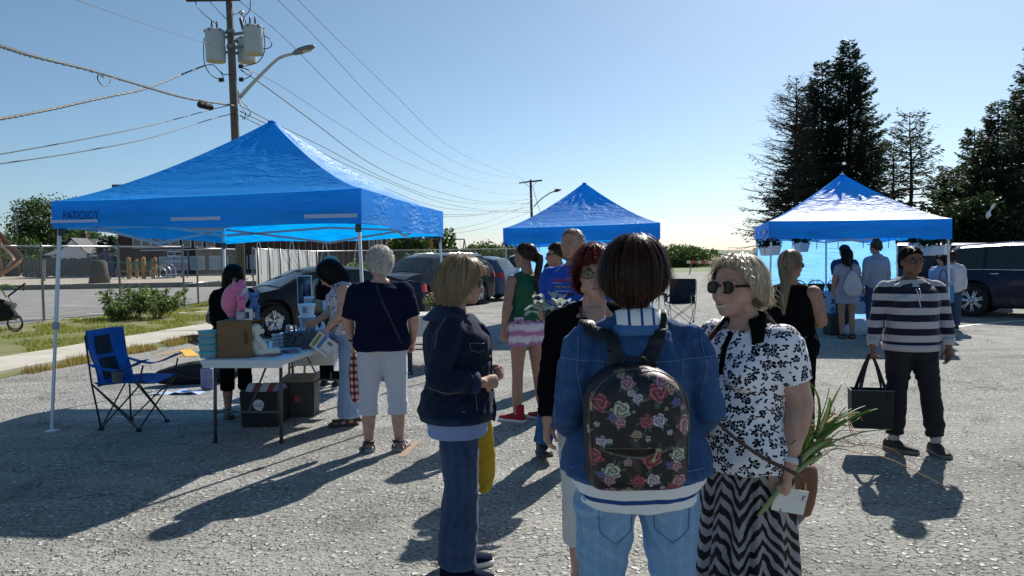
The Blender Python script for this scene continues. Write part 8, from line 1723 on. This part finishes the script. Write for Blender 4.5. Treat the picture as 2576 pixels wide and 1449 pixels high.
mb = MB(); mb.sweep([Hh.H((0, -.112, .028)), Hh.H((0, -.128, .026))], .022, n=10); Hh.part(mb, 'hair_tie', mat('hair_tie', (.4, .35, .45), .8)); Hh.shoes(mat('canvas_red', (.30, .008, .012), .8, bump=.3, bs=100), SOLE_W, high=.075, lace=M_WPL); Hh.brows(H_DBR)
# --- woman in black behind the table
I_ = Person('woman with long black hair dressed all in black behind the table, looking down', (px_x(583, 7.55), 7.55), face_to(.45, -.89), 1.57, dict(elR=(.20, .03, 1.07), wrR=(.13, .20, 1.0), elL=(-.20, .03, 1.07), wrL=(-.12, .2, 1.0), haR=(-.3, .8, 0), haL=(.3, .8, 0), hd=(0, .06, 1.515)), girth=1.12, hips=1.12, bust=.03, skin=SK_T, pitch=28, vox=.009, curl=.8)
I_.pants('capri_trousers', FAB_BLK, length=.74, inf=.010); I_.top('jumper', FAB_BLK, hem=.84, inf=.032, sleeve=.95, slr=.022, amp=.006, seed=51, flare=.02); I_.hair(H_BLK, [(0, .06), (28, .02), (45, -.14), (90, -.22), (180, -.24)], 1700, 5, (.092, .108, .102), wd=.003, jit=.006, curlin=.05, flare=1.12); I_.glasses(M_BLK, None, GL_D); I_.shoes(SH_BLK, SOLE_D)
# --- woman leaning over the table
J_ = Person('black haired woman in pale flowered ruffle top leaning over the leaflets', (px_x(872, 7.12), 7.12), face_to(-.93, -.25), 1.66, dict(wai=(0, .0, 1.06), che=(0, .03, 1.24), nb=(0, .075, 1.385), hd=(0, .165, 1.455), elL=(-.20, .07, 1.10), wrL=(-.16, .22, .93), haL=(.0, .55, -.8), pnL=(.8, -.3, -.3), shL=(-.165, .045, 1.315), shR=(.165, .045, 1.315), elR=(.20, .12, 1.12), wrR=(.12, .30, 1.0), haR=(-.2, .9, -.2), anL=(-.09, .02, .085)), girth=1.15, hips=1.12, bust=.04, belly=.03, skin=SK_P, pitch=38, vox=.0075, curl=.6, arm=1.25)
J_.pants('flared_jeans', D_PALE, length=1.0, inf=.006, flare=.06, amp=.004, seed=61); M_RUF = floral('ruffle_print', (.60, .58, .64), (.08, .05, .08), 30, (.30, .16, .12), cover=.45)
J_.top('ruffle_top', M_RUF, hem=.90, inf=.022, sleeve=0, amp=.006, seed=62, flare=.02)
for s_ in (-1, 1):
    rows = []; sh = J_.J['shL' if s_ < 0 else 'shR']
    for j in range(4):
        f = j/3; rows.append([Vector((s_*(.12+.055*f+.012*math.sin(i*1.9)*f), .045+(.085+.03*f)*math.cos(i/23*math.pi)-.0, 1.375+(.045-.03*f)*math.sin(i/23*math.pi)-.035+.018*math.sin(i*1.7)*f)) for i in range(24)])
    mb = MB(); mb.grid(rows); o_ = J_.part(mb, 'shoulder_ruffle', M_RUF); o_.modifiers.new('t', 'SOLIDIFY').thickness = .004
J_.hair(H_BLK, [(0, .06), (30, .03), (50, -.10), (90, -.15), (180, -.16)], 1700, 9, (.092, .110, .102), wd=.003, jit=.006, curlin=.2, flare=1.1); J_.glasses(M_GALV, None, GL_C, (.024, .017)); J_.shoes(mat('sandal_brown', (.10, .05, .03), .7), SOLE_D, sandal=True)
w_ = J_.J['wrL']; mb = MB(); mb.sweep([w_+Vector((0, -.03, .03)), w_+Vector((0, -.02, .02))], .031, n=12); J_.part(mb, 'bracelet', M_BLK)
Jm = Matrix.Translation(J_.t.location) @ Matrix.Rotation(J_.t.rotation_euler.z, 4, 'Z'); jq = Jm @ (w_+Vector((0, .045, -.09)))
t = thing('brochure', 'folded printed brochure with blue and green bars in the hand of the leaning woman', 'brochure', jq+Vector((.03, -.03, -.04)), R(8)); mb = MB(); Mr = Matrix.Rotation(R(38), 3, 'Y'); mb.box((0, 0, 0), (.20, .004, .16), M=Mr); mb.build('sheet', MC['leaflet_white'], t)
for (x, z, w2, h2, mm) in ((-.02, .01, .035, .13, cols[4]), (-.07, .0, .03, .13, mat('print_olive', (.22, .26, .04), .6)), (.05, .04, .05, .03, mat('print_greyb', (.15, .17, .22), .6))):
    mb = MB(); c_ = Mr @ Vector((x, -.004, z)); mb.box(tuple(c_), (w2, .002, h2), M=Mr); mb.build('printed_bar', mm, t)
for k in range(5): mb = MB(); c_ = Mr @ Vector((.02+.016*k, -.004, -.05)); mb.ball(tuple(c_), (.006, .001, .006), n=8, m=4); mb.build('printed_dot', cols[1], t)
# --- woman with blonde curls further back
K_ = Person('woman with curly blonde hair in a black tank top behind the leaning woman', (px_x(826, 9.1), 9.1), face_to(.4, .9), 1.63, dict(hd=(0, .06, 1.53)), girth=1.1, skin=SK_T, pitch=10, vox=.010, arm=1.2); K_.pants('trousers', FAB_BLK); K_.top('tank_top', FAB_BLK, hem=.84, inf=.016, sleeve=0); K_.curls(H_WBL, 900, [(0, .06), (60, .0), (180, -.08)], (.092, .108, .098), wd=.004); K_.shoes(SH_BLK, SOLE_W)
# --- white haired woman in navy shirt and capris
L_ = Person('woman with curly white hair in navy t-shirt and white capri trousers, from behind', (px_x(955, 6.12), 6.12), R(4), 1.675, dict(elL=(-.275, -.01, 1.09), wrL=(-.255, .10, .90), haL=(.05, .12, -1), pnL=(.8, .2, 0), elR=(.27, -.02, 1.09), wrR=(.25, .10, .90), anL=(-.125, -.02, .085), anR=(.125, -.02, .085), knL=(-.115, .0, .49), knR=(.115, 0, .49), hd=(-.01, .02, 1.545)), girth=1.36, hips=1.22, bust=.03, belly=.03, skin=SK_P, yaw=32, vox=.0075, arm=1.30, leg=1.22, sw=1.12, curl=1.1, foot=(8, -14))
L_.pants('capri_trousers', mat('capri_white', (.52, .53, .60), .8, var=.05, bump=.4, bs=70), length=.735, inf=.010, amp=.004, seed=71); L_.top('t_shirt', FAB_NAVY, hem=.83, inf=.026, sleeve=.48, slr=.016, flare=.012, amp=.005, seed=72)
L_.curls(H_GREY, 2200, [(0, .06), (45, .04), (70, -.02), (110, -.07), (180, -.09)], (.094, .112, .104), L=.050, wd=.0042, up=.7); L_.glasses(M_GALV, None, GL_C, (.024, .017)); L_.shoes(mat('sandal_black', (.015, .015, .017), .6), mat('sandal_sole_grey', (.22, .22, .23), .7), sandal=True, sl=.035)
P = []
for f in np.linspace(0, 1, 16):
    h, n_, _, _ = L_.bvh.ray_cast(Vector((-.03+.20*f, -1, 1.40-.50*f))*L_.k, Vector((0, 1, 0)))
    if h is not None: P.append(h+n_*.004)
mb = MB(); mb.sweep(P, [(.009, .0025)]*len(P), ref=(1, 0, .5), n=6); mb.build('bag_strap', mat('strap_navy', (.006, .012, .025), .5), L_.t)
w_ = L_.J['wrL']; mb = MB(); mb.sweep([w_+Vector((0, -.015, .03)), w_+Vector((0, -.008, .012))], .034, n=12); L_.part(mb, 'wrist_band', M_BLK)
Lm = Matrix.Translation(L_.t.location) @ Matrix.Rotation(L_.t.rotation_euler.z, 4, 'Z'); lq = Lm @ (w_+Vector((.0, .02, -.10)))
def plaid():
    m, t = newmat('plaid_red'); co = t.n('ShaderNodeTexCoord').outputs['Object']; s3 = t.n('ShaderNodeSeparateXYZ', {0: co}); a = t.math('LESS_THAN', t.math('FRACT', t.math('MULTIPLY', s3.outputs[0], 26)), .5); b = t.math('LESS_THAN', t.math('FRACT', t.math('MULTIPLY', s3.outputs[2], 17)), .5); f = t.math('MULTIPLY', t.math('ADD', a, b), .5)
    t.out(t.n('ShaderNodeBsdfPrincipled', {'Base Color': t.ramp(f, [(.25, (.55, .50, .5)), (.5, (.36, .05, .03)), (.75, (.02, .015, .02))], 'CONSTANT'), 'Roughness': .8}).outputs[0]); return m
t = thing('plaid_bag', 'red black and white plaid cloth bag held by the white haired woman', 'bag', lq); mb = MB(); mb.sweep([(0, 0, .02), (.01, 0, -.08), (.012, 0, -.22), (.01, 0, -.36), (.0, 0, -.40)], [(.018, .012), (.038, .03), (.05, .035), (.045, .03), (.02, .02)], n=14, k=3, cap='round'); me = blob(mb, .009, 1); wrinkle(me, .006, 5, 1.5, (1.5, 1.5, .6)); me.materials.append(plaid()); link('bag_body', me, t)
# --- woman in black with crossed arms
M_ = Person('woman with a blonde ponytail and black sleeveless outfit standing with crossed arms', (px_x(1990, 5.72), 5.72), face_to(.62, .78), 1.60, dict(elR=(.235, .02, 1.10), wrR=(.03, .20, 1.07), haR=(-1, .15, -.1), pnR=(0, -1, 0), elL=(-.235, .03, 1.10), wrL=(-.02, .17, 1.10), haL=(1, .1, -.15), pnL=(0, -1, 0)), girth=1.10, hips=1.12, bust=.02, skin=SK_M, yaw=-14, vox=.0075, arm=1.3, curl=.9, foot=(-10, -25), sw=1.08)
M_.pants('trousers', FAB_BLK, length=.99, inf=.016, flare=.02); M_.top('sleeveless_top', FAB_BLK, hem=.82, inf=.024, sleeve=0, flare=.015, seed=81, amp=.004); H_STR = hair_mat('hair_streaked_blonde', (.10, .07, .045), (.48, .38, .26))
M_.hair(H_STR, [(0, .07), (45, .05), (75, .0), (90, -.02), (180, -.055)], 1600, 4, (.084, .104, .094), (0, -.02, .032), wd=.0025, jit=.003, curlin=.15); M_.tail(H_STR, [M_.H((0, -.10, -.01)), M_.H((0, -.125, -.03)), M_.J['nb']+Vector((0, -.115, -.0)), M_.J['nb']+Vector((-.01, -.135, -.12)), M_.J['nb']+Vector((-.01, -.13, -.24))], [.022, .034, .038, .034, .012]); mb = MB(); mb.sweep([M_.H((0, -.108, -.014)), M_.H((0, -.122, -.02))], .030, n=10); M_.part(mb, 'hair_tie', FAB_BLK)
M_.glasses(M_BLK, None, GL_D); M_.shoes(SH_BLK, SOLE_W)
p_ = at(2035, 850, 5.6); t = thing('small_purse', 'small black box purse at the hip of the woman with crossed arms', 'purse', (p_.x, 5.6, p_.z-.07), R(20)); mb = MB(); mb.box((0, 0, .05), (.15, .07, .10), bev=.012); mb.build('purse_body', M_BLK, t); mb = MB(); mb.sweep([(-.07, 0, .10), (-.12, .05, .3), (-.16, .1, .5)], .004, n=4); mb.build('strap', M_BLK, t)
# --- striped sweater
N_ = Person('dark haired woman in navy and white striped sweater carrying a black bag', (px_x(2292, 5.85), 5.85), R(172), 1.615, dict(elR=(.262, -.01, 1.08), wrR=(.315, .06, .86), haR=(.10, .08, -1), pnR=(-.9, .3, 0), elL=(-.265, .0, 1.08), wrL=(-.255, .09, .86), haL=(.0, .12, -1), pnL=(.9, .3, 0), anR=(.13, .02, .085), anL=(-.16, .10, .085), knR=(.11, .02, .49), knL=(-.135, .05, .49)), girth=1.28, hips=1.15, bust=.04, belly=.05, skin=SK_B, yaw=8, vox=.0065, arm=1.1, leg=1.12, sw=1.2, headw=1.08, curl=.35, curlR=1.4, foot=(4, 40))
N_.pants('trousers', mat('trousers_dark', (.010, .011, .016), .85, bump=.3, bs=90), length=.94, inf=.008, amp=.006, seed=91)
M_STR = stripes('sweater_stripes', (.44, .42, .46), (.008, .010, .028), .106, .50, ph=.28, sheen=.2); N_.top('striped_sweater', M_STR, hem=.85, inf=.024, sleeve=.93, slr=.018, amp=.0045, seed=92, vox=.0085)
mb = MB(); a, b = N_.trad(.86, .034); c = N_.spine(.86); mb.sweep([c-Vector((0, 0, .03)), c+Vector((0, 0, .022))], [(a, b+.05*.4), (a+.004, b+.05*.45)], n=26); N_.part(mb, 'hem_band', mat('sweater_grey', (.44, .42, .46), .85)); N_.collar('cowl_collar', mat('cowl_navy', (.02, .022, .05), .85, var=.5), z=1.385, r0=.082, h=.030, out=.062, openf=.2, th=.012)
for s_ in (-1, 1):
    w_, e_ = N_.J['wrR' if s_ > 0 else 'wrL'], N_.J['elR' if s_ > 0 else 'elL']; d_ = (w_-e_).normalized(); mb = MB(); mb.sweep([w_-d_*.07, w_-d_*.012], [.052, .044], n=14); N_.part(mb, 'cuff', MC['sweater_grey'])
    mb = MB(); P = []
    for f in np.linspace(0, 1, 7):
        h, n_, _, _ = N_.bvh.ray_cast(Vector((s_*.012-.02*f*(s_ > 0), 1, 1.33-.14*f*(1 if s_ > 0 else .5)))*N_.k, Vector((0, -1, 0)))
        if h is not None: P.append(h+n_*.005)
    if len(P) > 2: mb.sweep(P, .0035, n=5); mb.build('drawstring', M_WPL, N_.t, smooth=True)
N_.hair(H_BLK, [(0, .075), (45, .06), (75, .01), (90, -.01), (180, -.06)], 1500, 4, (.082*1.04, .101, .088), (0, -.02, .034), wd=.0025, jit=.002, curlin=.1); N_.glasses(mat('glasses_thin', (.06, .05, .05), .3, metal=.6), None, GL_C, (.025, .016), rim=.0016); N_.brows(H_BLK)
N_.shoes(mat('trail_shoe', (.035, .03, .028), .7), mat('sole_grey', (.18, .17, .16), .7), w_=1.12, lace=mat('lace_red', (.35, .03, .03), .7))
for q in ('L', 'R'): a = N_.J['an'+q]; mb = MB(); mb.sweep([a, a+Vector((0, 0, .07))], [.040, .042], n=12); N_.part(mb, 'sock', MC['sweater_grey'])
Nm = Matrix.Translation(N_.t.location) @ Matrix.Rotation(N_.t.rotation_euler.z, 4, 'Z'); nq = Nm @ ((N_.J['wrR']+N_.J['haR'].normalized()*.09)*N_.k)
t = thing('tote_bag', 'black boxy insulated tote carried by the woman in the striped sweater', 'bag', (nq.x-.005, nq.y, nq.z-.55), R(-14)); mb = MB(); mb.ring_tube([[(x*s, y*s, z) for x, y in ((-.155, -.08), (.155, -.08), (.155, .08), (-.155, .08))] for s, z in ((.95, 0), (.97, .02), (1, .30), (.96, .30), (.92, .02))]); mb.build('bag_body', mat('tote_black', (.008, .008, .010), .6, var=.2, bump=.3, bs=30), t)
for y_ in (-.083, .083): mb = MB(); mb.sweep([(-.10, y_, .24), (-.085, y_*.8, .33), (-.02, 0, .545), (.02, 0, .545), (.085, y_*.8, .33), (.10, y_, .24)], [(.014, .003)]*6, ref=(1, 0, 0), n=6, k=3); mb.build('handle', MC['tote_black'], t)
mb = MB(); mb.sweep([(-.155, -.081, .302), (.155, -.081, .302)], .0025, n=4); mb.build('piping', MC['label_grey'], t)
# --- people inside the right stall
O_ = Person('woman with long dark hair in a short grey dress, seen from behind', (px_x(2131, 13.2), 13.2), R(-8), 1.60, dict(elR=(.23, .03, 1.10), wrR=(.17, .2, 1.12)), girth=1.02, hips=1.1, skin=SK_M, vox=.012); O_.top('dress', mat('dress_grey', (.27, .27, .36), .8), hem=.66, inf=.024, sleeve=.30, slr=.014, flare=.02); O_.hair(H_BLK, [(0, .05), (50, -.05), (90, -.16), (180, -.30)], 700, 5, (.09, .108, .1), wd=.005, jit=.006, curlin=.1); O_.shoes(SH_BLK, SOLE_D, sandal=True)
t = thing('cloth_bag', 'white cloth shoulder bag hanging at the back of the woman in the grey dress', 'bag', (px_x(2146, 13.0), 13.0, .80)); mb = MB(); mb.sweep([(0, 0, .0), (0, 0, .12), (-.01, 0, .30), (-.02, 0, .40)], [(.13, .04), (.17, .06), (.11, .05), (.03, .02)], n=12, k=3, cap='round'); me = blob(mb, .016, 1); me.materials.append(mat('bag_cloth', (.42, .42, .50), .85)); link('bag_body', me, t); mb = MB(); mb.sweep([(-.02, 0, .38), (-.05, .02, .6), (-.03, .06, .62)], .012, n=5); mb.build('strap', M_BLK, t)
P_ = Person('person in a dark blue shirt standing in front of the woman in the grey dress', (px_x(2118, 14.0), 13.9), R(10), 1.68, {}, girth=1.3, skin=SK_T, vox=.012, sw=1.15); P_.pants('jeans', D_JEAN); P_.top('shirt', mat('shirt_dark_blue', (.015, .04, .12), .8), hem=.82, inf=.03, sleeve=.45, slr=.03); P_.hair(H_DBR, [(0, .06), (60, .02), (180, -.07)], 500, 5, (.086, .104, .092), wd=.005); P_.shoes(SH_BLK, SOLE_W)
Q_ = Person('man with a brown cap and light grey hoodie looking at the baskets, seen from behind', (px_x(2203, 13.8), 13.8), R(6), 1.74, {}, girth=1.15, skin=SK_T, vox=.012, male=True, sw=1.02, yaw=25); Q_.pants('jeans', D_JEAN); Q_.top('hoodie', mat('hoodie_grey', (.28, .30, .38), .85), hem=.82, inf=.028, sleeve=.97, slr=.02, amp=.006); Q_.hair(H_DBR, [(0, .06), (60, .02), (180, -.06)], 400, 5, (.084, .102, .09), wd=.005); Q_.shoes(SH_BLK, SOLE_W)
mb = MB(); mb.sweep([Q_.H((0, -.02, .05)), Q_.H((0, -.02, .09)), Q_.H((0, -.015, .135))], [(.094, .112), (.092, .11), (.06, .07)], n=18, k=3, cap='round'); mb.ball(Q_.H((0, .09, .065)), (.07, .07, .008), Q_.HM, n=14, m=5); Q_.part(mb, 'cap', mat('cap_brown', (.08, .05, .03), .8)); mb = MB(); mb.sweep([Q_.J['nb']+Vector((-.07, -.03, .0)), Q_.J['nb']+Vector((0, -.10, -.03)), Q_.J['nb']+Vector((.07, -.03, 0))], [.03, .045, .03], n=10, k=3, cap='round'); Q_.part(mb, 'hood', MC['hoodie_grey'])
R_ = Person('woman with visor and pale blue top beside the right stall leg', (px_x(2368, 13.5), 13.5), face_to(-.8, -.45), 1.50, dict(elL=(-.22, .0, 1.08), wrL=(-.16, .2, 1.1)), girth=1.25, skin=SK_M, vox=.012, yaw=0); R_.pants('khaki_trousers', mat('khaki', (.30, .25, .19), .85), inf=.02); R_.top('top', mat('top_pale_blue', (.30, .34, .48), .85), hem=.82, inf=.03, sleeve=.95, slr=.03, amp=.006); R_.hair(H_BLK, [(0, .05), (50, -.05), (90, -.12), (180, -.14)], 500, 5, (.092, .11, .1), wd=.005); R_.glasses(M_BLK, None, GL_D); R_.shoes(SH_BLK, SOLE_W)
mb = MB(); mb.ball(R_.H((0, .09, .06)), (.085, .09, .010), R_.HM, n=14, m=5); R_.part(mb, 'visor', M_BLK); t = thing('blue_tote', 'bright blue shopping tote on the arm of the woman beside the right stall leg', 'bag', (px_x(2372, 13.2), 13.2, .62)); mb = MB(); mb.box((0, 0, .15), (.36, .12, .32), bev=.02); mb.build('bag_body', mat('tote_blue', (.03, .24, .55), .5, trans=.2), t); mb = MB(); mb.sweep([(-.08, -.03, .30), (-.03, 0, .55), (.05, 0, .55), (.08, -.03, .3)], .010, n=5, k=3); mb.build('handle', M_BLK, t)
S_ = Person('person in a puffy white jacket partly hidden behind the right stall leg', (px_x(2396, 14.3), 14.3), R(-30), 1.52, {}, girth=1.2, skin=SK_M, vox=.013); S_.pants('jeans', D_JEAN); S_.top('jacket', mat('jacket_white', (.50, .52, .60), .7, bump=1, bs=14), hem=.80, inf=.035, sleeve=.96, slr=.025, amp=.01); S_.hair(H_DBR, [(0, .06), (60, .0), (180, -.1)], 400, 5, (.088, .106, .095), wd=.005); S_.shoes(SH_BLK, SOLE_W)
bpy.data.scenes.remove(BSC)
